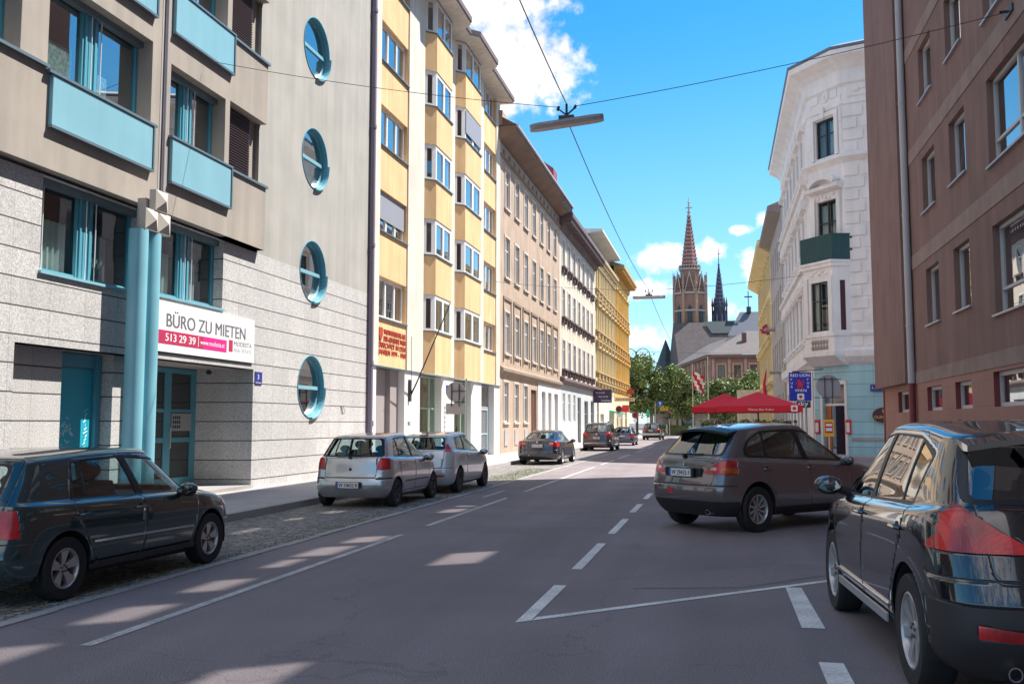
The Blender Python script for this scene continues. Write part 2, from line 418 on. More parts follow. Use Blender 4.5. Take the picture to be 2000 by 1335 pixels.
def text_mesh(body, size, f, u, d, z, depth, material, parent=None, name='lettering', width=None, align='LEFT', bold=0., shear=0., vertical=False):
    """flat raised lettering on a facade frame f: text runs along reading direction. returns object"""
    cu = bpy.data.curves.new('lettering', 'FONT'); cu.body = body; cu.size = size; cu.extrude = depth; cu.align_x = align; cu.offset = 0; cu.shear = shear
    o = bpy.data.objects.new('lettering', cu); C.objects.link(o)
    dg = bpy.context.evaluated_depsgraph_get(); me = bpy.data.meshes.new_from_object(o.evaluated_get(dg))
    bpy.data.objects.remove(o, do_unlink=True)
    xs = [v.co.x for v in me.vertices] or [0, 1]
    w = max(xs) - min(xs); k = (width / w) if width else 1.0
    x0 = min(xs) if align == 'LEFT' else (min(xs) + max(xs)) / 2
    oo, ud, nd = f
    off = OFF.get(parent, Vector((0, 0, 0))) if parent else Vector((0, 0, 0))
    for v in me.vertices:
        a, b, c = (v.co.x - x0) * k, v.co.y, v.co.z
        p = Vector((oo[0] + ud[0] * (u + a) + nd[0] * (d + c), oo[1] + ud[1] * (u + a) + nd[1] * (d + c), oo[2] + z + b))
        v.co = p - off
    if bold:
        base_v = [v.co.copy() for v in me.vertices]; base_f = [tuple(p.vertices) for p in me.polygons]; nv = len(base_v)
        V_, F_ = list(base_v), list(base_f)
        for kx in (-1, 1):
            b0 = len(V_); V_ += [v + Vector((ud[0], ud[1], 0)) * kx * size * .022 - Vector((nd[0], nd[1], 0)) * .0004 for v in base_v]; F_ += [tuple(i + b0 for i in f) for f in base_f]
        me = bpy.data.meshes.new(name); me.from_pydata(V_, [], F_)
    me.materials.clear(); me.materials.append(M[material])
    for p in me.polygons: p.material_index = 0
    ob = bpy.data.objects.new(name, me); C.objects.link(ob)
    if parent: ob.parent = parent
    OFF[ob] = off
    return ob

def frame(x, y, ang, side=1):
    """u direction at angle ang (deg) from +Y towards -X; outward normal = right of u * side"""
    a = R(ang); u = (-math.sin(a), math.cos(a)); n = (u[1] * side, -u[0] * side)
    return ((x, y, 0), u, n)

def wall(f, u0, u1, z0, z1, holes=(), d=0, t=.3, mb=None, mi=0, rmi=None, back=True):
    """a wall sheet with rectangular openings and their reveals"""
    mb = mb or MB(f); old_f = mb.f; mb.f = f; rmi = mi if rmi is None else rmi
    us = sorted({u0, u1} | {round(min(max(h[k], u0), u1), 4) for h in holes for k in (0, 1)})
    zs = sorted({z0, z1} | {round(min(max(h[k], z0), z1), 4) for h in holes for k in (2, 3)})
    for a, b in zip(us, us[1:]):
        # merge vertically
        run = None
        for c, e in zip(zs, zs[1:]):
            mu, mz = (a + b) / 2, (c + e) / 2
            inside = any(h[0] < mu < h[1] and h[2] < mz < h[3] for h in holes)
            if inside:
                if run: mb.face([(a, d, run[0]), (b, d, run[0]), (b, d, run[1]), (a, d, run[1])], mi); run = None
            else:
                run = (run[0], e) if run else (c, e)
        if run: mb.face([(a, d, run[0]), (b, d, run[0]), (b, d, run[1]), (a, d, run[1])], mi)
    for h in holes:
        a, b, c, e = h[:4]
        mb.face([(a, d, c), (a, d - t, c), (a, d - t, e), (a, d, e)], rmi)
        mb.face([(b, d, c), (b, d - t, c), (b, d - t, e), (b, d, e)], rmi)
        mb.face([(a, d, e), (b, d, e), (b, d - t, e), (a, d - t, e)], rmi)
        mb.face([(a, d, c), (b, d, c), (b, d - t, c), (a, d - t, c)], rmi)
    mb.f = old_f
    return mb

def window(f, u0, u1, z0, z1, d, parent, cols=(.5,), rows=(), fw=.06, fd=.07, frame_m='white_frame', pane_m='pane', back='interior', sill=None, sill_out=.08, curtain=None, name='window', bdepth=.35, sash=.0):
    mb = MB(f)
    mb.box(u0, u0 + fw, d - fd, d, z0, z1); mb.box(u1 - fw, u1, d - fd, d, z0, z1)
    mb.box(u0 + fw, u1 - fw, d - fd, d, z0, z0 + fw); mb.box(u0 + fw, u1 - fw, d - fd, d, z1 - fw, z1)
    w, h = u1 - u0, z1 - z0
    cs = [u0] + [u0 + w * c for c in cols] + [u1]
    for c in cs[1:-1]: mb.box(c - fw * .6, c + fw * .6, d - fd + .003, d + .004, z0 + fw, z1 - fw)
    for r in rows: mb.box(u0 + fw, u1 - fw, d - fd + .006, d - .003, z0 + h * r - fw * .4, z0 + h * r + fw * .4)
    o = mb.build(name, frame_m, parent)
    pb = MB(f); pb.face([(u0 + fw * .5, d - fd * .6, z0 + fw * .5), (u1 - fw * .5, d - fd * .6, z0 + fw * .5), (u1 - fw * .5, d - fd * .6, z1 - fw * .5), (u0 + fw * .5, d - fd * .6, z1 - fw * .5)])
    pb.build('pane', pane_m, o)
    if back and pane_m.startswith('pane') and M[pane_m].node_tree.nodes.get('Principled BSDF') is None:
        bb = MB(f); dd = d - fd - bdepth
        bb.face([(u0, dd, z0), (u1, dd, z0), (u1, dd, z1), (u0, dd, z1)])
        for q in ([(u0, dd, z0), (u0, d - fd, z0), (u0, d - fd, z1), (u0, dd, z1)], [(u1, dd, z0), (u1, d - fd, z0), (u1, d - fd, z1), (u1, dd, z1)],
                  [(u0, dd, z1), (u1, dd, z1), (u1, d - fd, z1), (u0, d - fd, z1)], [(u0, dd, z0), (u1, dd, z0), (u1, d - fd, z0), (u0, d - fd, z0)]): bb.face(q)
        bb.build('room', back, o)
        if curtain:
            for (a, b, zt) in curtain:
                cb = MB(f); n = max(6, int((b - a) * w / .035)); ua, ub = u0 + w * a, u0 + w * b
                for k in range(n):
                    x0 = ua + (ub - ua) * k / n; x1 = ua + (ub - ua) * (k + 1) / n
                    o0 = .03 * math.sin(k * 1.5); o1 = .03 * math.sin((k + 1) * 1.5)
                    cb.face([(x0, d - fd - .12 + o0, z0 + .03), (x1, d - fd - .12 + o1, z0 + .03), (x1, d - fd - .12 + o1, z0 + h * zt), (x0, d - fd - .12 + o0, z0 + h * zt)])
                cb.build('curtain', 'curtain' if random.random() < .7 else 'curtain_dim', o, smooth=False)
    if sill:
        sb = MB(f); sb.box(u0 - .05, u1 + .05, d + .003, sill_out, z0 - .05, z0 - .004); sb.build('sill', sill, o)
    return o

def copy_tree(o, parent=None):
    c = o.copy(); C.objects.link(c)
    if parent: c.parent = parent
    for ch in [x for x in KIDS.get(o, [])]: copy_tree(ch, c)
    return c
KIDS = {}
def index_kids():
    KIDS.clear()
    for x in bpy.data.objects:
        if x.parent: KIDS.setdefault(x.parent, []).append(x)
# ---------------------------------------------------------------- cars
def lerp(a, b, t): return a + (b - a) * t
def interp(tab, x):
    if x <= tab[0][0]: return tab[0][1]
    for (a, b), (c, d) in zip(tab, tab[1:]):
        if x <= c: return lerp(b, d, (x - a) / (c - a) if c > a else 1)
    return tab[-1][1]

def cut(bm, poly, ax, pred, grow=.02):
    """slice the faces seen along one axis by the polygon's edges; returns the faces inside. ax=(i,j) coordinates of the 2D view"""
    i, j = ax
    lo = (min(p[0] for p in poly) - grow, min(p[1] for p in poly) - grow); hi = (max(p[0] for p in poly) + grow, max(p[1] for p in poly) + grow)
    def touch(f):
        a = [v.co[i] for v in f.verts]; b = [v.co[j] for v in f.verts]
        return max(a) > lo[0] and min(a) < hi[0] and max(b) > lo[1] and min(b) < hi[1]
    fs = {f for f in bm.faces if touch(f) and pred(f)}
    n = len(poly)
    for k in range(n):
        p, q = poly[k], poly[(k + 1) % n]
        dx, dy = q[0] - p[0], q[1] - p[1]
        if abs(dx) + abs(dy) < 1e-6: continue
        co = [0, 0, 0]; no = [0, 0, 0]; co[i], co[j] = p; no[i], no[j] = -dy, dx
        # only faces near this edge
        elo = (min(p[0], q[0]) - .03, min(p[1], q[1]) - .03); ehi = (max(p[0], q[0]) + .03, max(p[1], q[1]) + .03)
        sub = []
        for f in fs:
            a = [v.co[i] for v in f.verts]; b = [v.co[j] for v in f.verts]
            if max(a) > elo[0] and min(a) < ehi[0] and max(b) > elo[1] and min(b) < ehi[1]: sub.append(f)
        if not sub: continue
        geom = list({v for f in sub for v in f.verts}) + list({e for f in sub for e in f.edges}) + sub
        r = bmesh.ops.bisect_plane(bm, geom=geom, dist=1e-5, plane_co=co, plane_no=no)
        for g in r['geom']:
            if isinstance(g, bmesh.types.BMFace): fs.add(g)
        fs = {f for f in fs if f.is_valid}
    def inside(c):
        x, y = c[i], c[j]; r = False
        for k in range(n):
            (x1, y1), (x2, y2) = poly[k], poly[(k + 1) % n]
            if (y1 > y) != (y2 > y) and x < (x2 - x1) * (y - y1) / (y2 - y1) + x1: r = not r
        return r
    return [f for f in fs if f.is_valid and pred(f) and inside(f.calc_center_median())]

def rounded(poly, r=.05, seg=3):
    out = []; n = len(poly)
    for k in range(n):
        p = Vector(poly[k]); a = Vector(poly[k - 1]); b = Vector(poly[(k + 1) % n])
        rr = r[k] if isinstance(r, (list, tuple)) else r
        da = (a - p); db = (b - p); ra = min(rr, da.length * .45); rb = min(rr, db.length * .45)
        s = p + da.normalized() * ra; e = p + db.normalized() * rb
        for t in range(seg + 1):
            u = t / seg; out.append(tuple((s * (1 - u) ** 2 + p * 2 * u * (1 - u) + e * u * u)))
    return out
def outset(poly, d):
    n = len(poly); A = sum(poly[k][0] * poly[(k + 1) % n][1] - poly[(k + 1) % n][0] * poly[k][1] for k in range(n)); sg = 1 if A > 0 else -1; out = []
    for k in range(n):
        a, p, b = Vector(poly[k - 1]), Vector(poly[k]), Vector(poly[(k + 1) % n])
        e1, e2 = (p - a).normalized(), (b - p).normalized(); nn = Vector((e1.y + e2.y, -e1.x - e2.x)) * sg
        if nn.length < 1e-6: nn = Vector((e1.y, -e1.x)) * sg
        nn.normalize(); c = max(.5, nn.dot(Vector((e1.y, -e1.x)) * sg)); out.append(tuple(p + nn * d / c))
    return out
def circle(cx, cz, r, n=28): return [(cx + r * math.cos(2 * math.pi * k / n), cz + r * math.sin(2 * math.pi * k / n)) for k in range(n)]
def strip(a, b, w=.004):
    d = (Vector(b) - Vector(a)).normalized(); n = Vector((-d.y, d.x)) * w
    return [tuple(Vector(a) + n), tuple(Vector(b) + n), tuple(Vector(b) - n), tuple(Vector(a) - n)]

def plate(parent, x, z, body, rotx=0, w=.52, h=.115, m_back='plate_white'):
    """rear number plate at local x (rear), facing -x"""
    mb = MB(); mb.box(x - .012, x + .01, -w / 2 - .008, w / 2 + .008, z - h / 2 - .008, z + h / 2 + .008)
    o = mb.build('number_plate', 'car_trim', parent)
    mb = MB(); mb.box(x - .018, x - .013, -w / 2 + .04, w / 2, z - h / 2, z + h / 2); mb.build('plate_face', m_back, o)
    mb = MB(); mb.box(x - .018, x - .013, -w / 2 , -w / 2 + .001, z - h / 2, z + h / 2)
    mb = MB(); mb.box(x - .0185, x - .0135, w / 2 - .042 + .0, w / 2, z - h / 2, z + h / 2, 0)
    mb.build('plate_band', 'plate_blue', o)
    text_mesh(body, .10, ((0, 0, 0), (0, -1), (-1, 0)), -w / 2 + .06, -x + .0185, z - .036, .001, 'sign_black', o, 'plate_number', width=w - .12, bold=.002)
    return o

def wheel(parent, x, y, r, side, rim_r, spokes=5, style='five', w=.2, rimm='rim'):
    """side +1: outer face toward +y"""
    ax = (0, side, 0)
    t = MB()
    t.lathe([(rim_r - .005, -w * .5), (r * .93, -w * .5), (r * .985, -w * .42), (r, -w * .25), (r, w * .25), (r * .985, w * .42), (r * .94, w * .5), (rim_r * 1.04, w * .47), (rim_r, w * .40)], (x, y, r), ax, 40)
    wo = t.build('wheel', 'tyre', parent, smooth=True)
    m = MB()
    m.lathe([(rim_r + .004, w * .44), (rim_r * .97, w * .46), (rim_r * .92, w * .40), (rim_r * .90, w * .1), (rim_r * .88, -.05), (.0, -.06)], (x, y, r), ax, 40, mi=0)
    # dark disc behind the spokes
    m.lathe([(rim_r * .86, -.0), (0, -.0)], (x, y, r), ax, 24, mi=1)
    m.lathe([(rim_r * .62, .01), (rim_r * .6, .02), (0, .02)], (x, y, r), ax, 24, mi=2)
    oy = y
    def pt(a, rad, h): return (x + rad * math.cos(a), oy + side * h, r + rad * math.sin(a))
    n = spokes
    for k in range(n):
        a = 2 * math.pi * k / n + math.pi / 2
        if style == 'five':
            wi, wo_, hi = .55, .30, .075
            q = [(a - wi, rim_r * .22), (a - wo_, rim_r * .93), (a + wo_, rim_r * .93), (a + wi, rim_r * .22)]
        elif style == 'multi':
            q = [(a - .28, rim_r * .2), (a - .085, rim_r * .95), (a + .085, rim_r * .95), (a + .28, rim_r * .2)]
        else:
            q = [(a - .42, rim_r * .22), (a - .17, rim_r * .94), (a + .17, rim_r * .94), (a + .42, rim_r * .22)]
        h0, h1 = w * .30, w * .40
        top = [pt(q[0][0], q[0][1], h0), pt(q[1][0], q[1][1], h1), pt(q[2][0], q[2][1], h1), pt(q[3][0], q[3][1], h0)]
        bot = [pt(q[0][0], q[0][1], h0 - .04), pt(q[1][0], q[1][1], h1 - .05), pt(q[2][0], q[2][1], h1 - .05), pt(q[3][0], q[3][1], h0 - .04)]
        b = len(m.v); m.v += [Vector(p) for p in top + bot]
        for q4 in ((0, 1, 2, 3), (4, 7, 6, 5), (0, 4, 5, 1), (1, 5, 6, 2), (2, 6, 7, 3), (3, 7, 4, 0)):
            m.fc.append(tuple(b + i for i in q4)); m.mi.append(0)
    m.lathe([(rim_r * .27, .0), (rim_r * .27, w * .30), (rim_r * .20, w * .34), (0, w * .345)], (x, y, r), ax, 20, mi=0)
    for k in range(5):
        a = 2 * math.pi * k / 5 + .3
        c = pt(a, rim_r * .17, w * .33)
        m.lathe([(.011, 0), (.011, .012), (0, .012)], c, ax, 6, mi=1)
    m.build('rim', [rimm, 'rim_dark', 'metal_dark'], wo, smooth=True)
    return wo

def car(P, name, label, loc, heading, detail=2, cat='car'):
    """heading: angle of travel from +Y towards +X (deg). local +x forward, +y left"""
    L, W, H, WB = P['L'], P['W'], P['H'], P['WB']; wr = P['wr']
    fx, rx = P['fx'], -P['rx']                       # front / rear end x (origin at mid wheelbase)
    rz = R(90 - heading)
    root = thing(name, label, cat, loc, rz, P.get('group'))
    OFF[root] = Vector((0, 0, 0))
    body_m, hw = P['paint'], W / 2
    belt = lambda x: interp(P['belt'], x)
    roofz = lambda x: interp(P['roof'], x)
    rear = lambda z: interp(P['rear'], z)             # z -> x offset from the rear end (>=0)
    front = lambda z: interp(P['front'], z)           # z -> offset back from the front end
    cowl, wtop = P['cowl'], P['wtop']                 # (x,z) windshield base and top at centre
    gb, gt = P['gbase'], P['gtop']                    # (x,z) rear glass base and top at centre
    gc = P.get('gc', .22)                             # ground clearance
    tum = P.get('tumble', .18)
    lv = []
    # (xr, zr, xf, zf, w, zside func or None, cr, cf, crease)
    bz = lambda dz: (lambda x: belt(x) + dz)
    zb_r, zb_f = belt(rx), belt(fx)
    cr, cf = P.get('cr', .32), P.get('cf', .55)
    for z, w in ((gc - .02, .86), (gc + .03, .955), (.40, .99), (.52, 1.0), (.66, 1.0)):
        lv.append((rx + rear(z), z, fx - front(z), z, hw * w, None, cr, cf))
    zr5 = zb_r - .10; zf5 = zb_f - .06
    lv.append((rx + rear(zr5), zr5, fx - front(zf5), zf5, hw * .992, bz(-.10), cr, cf))
    lv.append((rx + rear(zb_r), zb_r, fx - front(zb_f), zb_f, hw * .965, bz(-.015), cr, cf))
    hm = (lerp(fx - front(zb_f), cowl[0], .45), P.get('hoodmid', lerp(zb_f, cowl[1], .6)))
    if P.get('trunk'):
        t0 = P['trunk']                               # (x,z) mid of boot lid
        lv.append((t0[0], t0[1], hm[0], hm[1], hw * .90, bz(.012), .10, .30))
    else:
        lv.append((gb[0] - .015, gb[1] - .03, hm[0], hm[1], hw * .91, bz(.012), cr * .85, .30))
    lv.append((gb[0], gb[1], cowl[0], cowl[1], hw * .885, bz(.022), P.get('gcr', .16), .30))
    def g(t):
        return (lerp(gb[0], gt[0], t), lerp(gb[1], gt[1], t), lerp(cowl[0], wtop[0], t), lerp(cowl[1], wtop[1], t))
    for t in (.35, .72):
        a = g(t)
        lv.append((a[0], a[1], a[2], a[3], hw * (.885 - tum * t ** 1.3), (lambda tt: (lambda x: lerp(belt(x) + .022, roofz(x) - .055, tt)))(t), P.get('gcr', .16), .30))
    lv.append((gt[0], gt[1], wtop[0], wtop[1], hw * (.885 - tum), lambda x: roofz(x) - .058, P.get('gcr', .16) * .8, .22))
    lv.append((gt[0] + .05, min(gt[1] + .03, roofz(gt[0] + .05)), wtop[0] - .05, roofz(wtop[0] - .05) - .004, hw * (.885 - tum) - .055, lambda x: roofz(x) - .022, .10, .15))
    lv.append((gt[0] + .14, roofz(gt[0] + .14) - .002, wtop[0] - .16, roofz(wtop[0] - .16) - .001, hw * .42, lambda x: roofz(x) - .004, .1, .1))
    lv.append((gt[0] + .22, roofz(gt[0] + .22), wtop[0] - .26, roofz(wtop[0] - .26), 0., lambda x: roofz(x), .1, .1))
    NS = 8
    bm = bmesh.new(); grid = []
    for li, (xr, zr, xf, zf, w, zs, c_r, c_f) in enumerate(lv):
        pts = [(xr, 0), (xr + .012 * c_r * 4, .40 * w), (xr + .10 * c_r, .74 * w), (xr + .30 * c_r, .93 * w), (xr + .85 * c_r, 1. * w)]
        x4, x5 = xr + .85 * c_r, xf - .95 * c_f
        side = [(lerp(x4, x5, k / NS), w) for k in range(1, NS)]
        end = [(xf - .95 * c_f, .985 * w), (xf - .50 * c_f, .90 * w), (xf - .18 * c_f, .70 * w), (xf - .05 * c_f, .38 * w), (xf, 0)]
        allp = pts + side + end; row = []
        for k, (x, y) in enumerate(allp):
            if zs is None: z = lerp(zr, zf, (x - xr) / (xf - xr))
            else:
                z = zs(x)
                if k <= 3: z = lerp(zr, z, (k / 3.6) ** 2)
                if k >= len(allp) - 4: z = lerp(zf, z, ((len(allp) - 1 - k) / 3.8) ** 2)
            if y > 0 and 3 <= li <= 6:   # slight plan taper towards the ends
                y *= 1 - .035 * max(0, abs(x) - WB / 2) / .8
            row.append((x, y, z))
        grid.append(row)
    n = len(grid[0]); K = len(grid); vid = {}
    def V(j, k, s):
        x, y, z = grid[j][k]
        if y <= 1e-6: key = (j, k if j < K - 1 else k, 0); y = 0
        else: key = (j, k, s)
        if key not in vid: vid[key] = bm.verts.new((x, y * s, z))
        return vid[key]
    for s in (1, -1):
        for j in range(K - 1):
            for k in range(n - 1):
                q = [V(j, k, s), V(j, k + 1, s), V(j + 1, k + 1, s), V(j + 1, k, s)]
                qq = []
                for v in q:
                    if v not in qq: qq.append(v)
                if len(qq) < 3: continue
                if s == 1: qq.reverse()
                try: bm.faces.new(qq)
                except ValueError: pass
    cl = bm.edges.layers.float.new('crease_edge')
    for j, c in P.get('crease', {6: .35, 8: .25, 11: .4}).items():
        for s in (1, -1):
            for k in range(n - 1):
                e = bm.edges.get((V(j, k, s), V(j, k + 1, s)))
                if e: e[cl] = c
    bmesh.ops.recalc_face_normals(bm, faces=bm.faces)
    me = bpy.data.meshes.new('cage'); bm.to_mesh(me); bm.free()
    o = bpy.data.objects.new('cage', me); C.objects.link(o)
    md = o.modifiers.new('s', 'SUBSURF'); md.levels = detail; md.render_levels = detail
    dg = bpy.context.evaluated_depsgraph_get()
    sm = bpy.data.meshes.new_from_object(o.evaluated_get(dg)); bpy.data.objects.remove(o, do_unlink=True)
    bm = bmesh.new(); bm.from_mesh(sm)
    # outward check
    if sum(f.normal.z * f.calc_area() * (f.calc_center_median().z - .7) for f in bm.faces) < 0: bmesh.ops.reverse_faces(bm, faces=bm.faces)
    bm.normal_update(); bm.verts.ensure_lookup_table()
    ref = bm.copy(); ref.faces.ensure_lookup_table(); ref.normal_update(); bmesh.ops.triangulate(ref, faces=ref.faces); ref.normal_update(); ref.faces.ensure_lookup_table(); bvh = BVHTree.FromBMesh(ref)
    pid = bm.faces.layers.int.new('pid')
    names = ['body']; mats = [body_m]
    def reg(nm, m):
        names.append(nm); mats.append(m); return len(names) - 1
    smid = lambda s: (lambda f: f.normal.y * s > .18 and f.calc_center_median().y * s > hw * .3)
    rearp = lambda f: f.normal.x < -.12 and f.calc_center_median().x < gt[0] + .3
    frontp = lambda f: f.normal.x > .08 and f.calc_center_median().x > 0
    # wheel arches
    gone = []
    ar = P.get('ar', wr + .055)
    for s in (1, -1):
        for cx in (-WB / 2, WB / 2):
            fs = cut(bm, circle(cx, wr + .01, ar, 28), (0, 2), lambda f: abs(f.normal.y) > .02 and f.calc_center_median().y * s > hw * .5)
            gone += fs
    bmesh.ops.delete(bm, geom=list(set(gone)), context='FACES')
    # lower skirt
    if P.get('skirt'):
        i_ = reg('lower_trim', 'car_trim')
        sk = P['skirt']
        for s in (1, -1):
            for f in cut(bm, [(rx - .1, .0), (fx + .1, .0), (fx + .1, sk), (rx - .1, sk)], (0, 2), lambda f: f.calc_center_median().y * s > hw * .45): f[pid] = i_
        for f in cut(bm, [(-hw, 0), (hw, 0), (hw, P.get('skirt_r', sk)), (-hw, P.get('skirt_r', sk))], (1, 2), lambda f: f.normal.x < -.1 and f.calc_center_median().x < rx + .6): f[pid] = i_
    parts = []
    # doors first
    i_seam = reg('seam', 'car_black')
    doors = []
    for s in (1, -1):
        for dp in P['doors']:
            for f in cut(bm, outset(rounded(dp, .06), .007), (0, 2), smid(s)):
                if f[pid] == 0: f[pid] = i_seam
            i_ = reg('door', body_m)
            for f in cut(bm, rounded(dp, .06), (0, 2), smid(s)):
                if f[pid] in (0, i_seam): f[pid] = i_
            doors.append(i_)
    # tailgate
    i_t = reg('tailgate', body_m)
    for f in cut(bm, outset(rounded(P['gate'], .05), .006), (1, 2), rearp):
        if f[pid] == 0: f[pid] = i_seam
    for f in cut(bm, rounded(P['gate'], .05), (1, 2), rearp):
        if f[pid] in (0, i_seam): f[pid] = i_t
    # window surround and panes
    i_s = reg('window_surround', P.get('surround', 'car_black'))
    for s in (1, -1):
        for f in cut(bm, rounded(P['dlo'], P.get('dlor', .06)), (0, 2), smid(s)): f[pid] = i_s
        if P.get('surround2'):
            i_2 = reg('window_surround', 'car_black')
            for f in cut(bm, rounded(P['surround2'], .05), (0, 2), smid(s)): f[pid] = i_2
        for gp in P['panes']:
            i_ = reg('side_window', 'car_glass' if not P.get('dark') else 'car_glass_dark')
            for f in cut(bm, rounded(gp, .03), (0, 2), smid(s)): f[pid] = i_
    # rear window
    rw = P['rwin']
    i_ = reg('rear_window_frame', 'car_black')
    for f in cut(bm, rounded(rw, .06), (1, 2), rearp): f[pid] = i_
    sc = lambda q, k, dz: [((p[0]) * k, lerp(sum(t[1] for t in q) / len(q), p[1], dz)) for p in q]
    i_ = reg('rear_window', 'car_glass' if not P.get('dark') else 'car_glass_dark')
    for f in cut(bm, rounded(sc(rw, .93, .86), .06), (1, 2), rearp): f[pid] = i_
    # windshield
    zz0, zz1 = cowl[1] + .015, wtop[1] - .01
    ws = [(-hw * .80, zz0), (hw * .80, zz0), (hw * (.86 - tum), zz1), (-hw * (.86 - tum), zz1)]
    i_ = reg('windshield', 'car_glass')
    for f in cut(bm, rounded(ws, .05), (1, 2), frontp):
        if f[pid] != i_s: f[pid] = i_
    # lamps: (name, view, poly, material, both sides)
    lampids = []
    for (nm, view, poly, m, *lx) in P['lamps']:
        lx = lx[0] if lx else .40
        for s in (1, -1):
            i_ = reg(nm, m); lampids.append(i_)
            if view == 'combo':
                fs = cut(bm, rounded([(p[0] * s, p[1]) for p in poly[0]], .03), (1, 2), lambda f: f.calc_center_median().x < rx + lx and f.normal.x < -.35) + cut(bm, rounded(poly[1], .05), (0, 2), lambda f: f.calc_center_median().y * s > .3 and f.normal.x >= -.36)
            elif view == 'side': fs = cut(bm, rounded(poly, .02), (0, 2), smid(s))
            elif view == 'rear': fs = cut(bm, rounded([(p[0] * s, p[1]) for p in poly], .025), (1, 2), lambda f: f.normal.x < -.05 and f.calc_center_median().x < gt[0])
            elif view == 'rearall': fs = cut(bm, rounded([(p[0] * s, p[1]) for p in poly], .025), (1, 2), lambda f: f.calc_center_median().x < rx + lx and f.normal.z < .8)
            else: fs = cut(bm, rounded([(p[0] * s, p[1]) for p in poly], .03), (1, 2), lambda f: f.normal.x > .05 and f.calc_center_median().x > WB / 2)
            for f in fs: f[pid] = i_
    for (nm, view, poly, m) in P.get('bits', []):
        i_ = reg(nm, m)
        if view == 'rear': fs = cut(bm, poly, (1, 2), rearp)
        elif view == 'side':
            fs = cut(bm, poly, (0, 2), smid(1)) + cut(bm, poly, (0, 2), smid(-1))
        for f in fs: f[pid] = i_
    # seams
    for poly in P.get('seams_rear', []):
        for f in cut(bm, strip(*poly), (1, 2), rearp): f[pid] = i_seam
    for poly in P.get('seams_side', []):
        for s in (1, -1):
            for f in cut(bm, strip(*poly), (0, 2), smid(s)): f[pid] = i_seam
    for i_ in []:
        fs = [f for f in bm.faces if f[pid] == i_]
        if fs:
            r = bmesh.ops.inset_region(bm, faces=fs, thickness=.006, depth=0, use_boundary=True, use_even_offset=True)
            for f in r['faces']: f[pid] = i_seam
    groups = {}
    for f in bm.faces: groups.setdefault(f[pid], []).append(f)
    objs = {}
    for i_, fs in groups.items():
        if len(fs) == 0: continue
        nm, m = names[i_], mats[i_]
        offn = .004 if i_ in lampids else (-.006 if nm in ('side_window', 'rear_window', 'windshield') else 0)
        vm = {}; vs = []; nr = []; pf = []
        for f in fs:
            idx = []
            for v in f.verts:
                if v not in vm:
                    loc_, nrm, fi, dist = bvh.find_nearest(v.co)
                    tri = ref.faces[fi]; a, b, c = tri.verts
                    # barycentric vertex normal
                    from_n = (a.normal, b.normal, c.normal)
                    v0, v1, v2 = b.co - a.co, c.co - a.co, loc_ - a.co
                    d00, d01, d11, d20, d21 = v0.dot(v0), v0.dot(v1), v1.dot(v1), v2.dot(v0), v2.dot(v1)
                    de = d00 * d11 - d01 * d01
                    if abs(de) > 1e-14:
                        vv = (d11 * d20 - d01 * d21) / de; ww = (d00 * d21 - d01 * d20) / de
                        nn = from_n[0] * (1 - vv - ww) + from_n[1] * vv + from_n[2] * ww
                    else: nn = nrm
                    nn = nn.normalized()
                    vm[v] = len(vs); vs.append(v.co + nn * offn); nr.append(nn)
                idx.append(vm[v])
            pf.append(idx)
        me = bpy.data.meshes.new(nm); me.from_pydata(vs, [], pf)
        me.materials.append(M[m] if isinstance(m, str) else m)
        for p in me.polygons: p.use_smooth = True
        me.validate(); me.update()
        if len(me.vertices) == len(nr): me.normals_split_custom_set_from_vertices([tuple(x) for x in nr])
        ob = bpy.data.objects.new(nm, me); C.objects.link(ob); OFF[ob] = Vector((0, 0, 0))
        ob.parent = objs['body'] if nm == 'seam' and 'body' in objs else root
        objs.setdefault(nm, ob); objs.setdefault(nm + str(i_), ob)
        if nm in ('body', 'door', 'tailgate', 'lower_trim', 'window_surround'):
            md = ob.modifiers.new('thickness', 'SOLIDIFY'); md.thickness = .02; md.offset = -1; md.use_rim = True
            me.materials.append(M['car_interior']); md.material_offset = 1; md.material_offset_rim = 0
        if i_ in doors and P.get('handles'):
            xs = [v.x for v in vs]; yy = sum(v.y for v in vs) / len(vs); s = 1 if yy > 0 else -1
            hx = min(xs) + .13; hz = P['handles'] if not isinstance(P['handles'], dict) else 0
            hit = bvh.ray_cast(Vector((hx, s * 3, hz)), Vector((0, -s, 0)))
            y = hit[0].y if hit[0] else s * hw * .97
            hb = MB(); hb.tube([(hx - .085, y + s * .002, hz), (hx - .07, y + s * .028, hz + .003), (hx + .07, y + s * .03, hz + .003), (hx + .09, y + s * .002, hz)], [.010, .014, .014, .010], 8)
            hb.lathe([(.001, .0), (.045, .0), (.001, .003)], (hx, y - s * .0, hz - .004), (0, s, 0), 16, mi=1)
            hb.build('handle', [P.get('handle_m', body_m), 'car_black'], ob, smooth=True)
    ref.free(); bm.free()
    bpy.data.meshes.remove(sm)
    # wheels, liners
    yw = hw - P.get('tw', .205) / 2 - .012
    for cx in (-WB / 2, WB / 2):
        for s in (1, -1):
            wheel(root, cx, s * yw, wr, s, P['rim_r'], P.get('spokes', 5), P.get('rimstyle', 'five'), P.get('tw', .205), P.get('rimm', 'rim'))
            lb = MB(); a_ = [(cx + (ar + .0) * math.cos(t), wr + .01 + (ar + .0) * math.sin(t)) for t in [math.pi * k / 14 - .25 + k * .5 / 14 for k in range(15)]]
            for p, q in zip(a_, a_[1:]): lb.face([(p[0], s * (hw - .03), p[1]), (q[0], s * (hw - .03), q[1]), (q[0], s * (hw - .40), q[1]), (p[0], s * (hw - .40), p[1])])
            lb.face([(p[0], s * (hw - .38), p[1]) for p in a_])
            lb.build('wheel_well', 'car_interior', root)
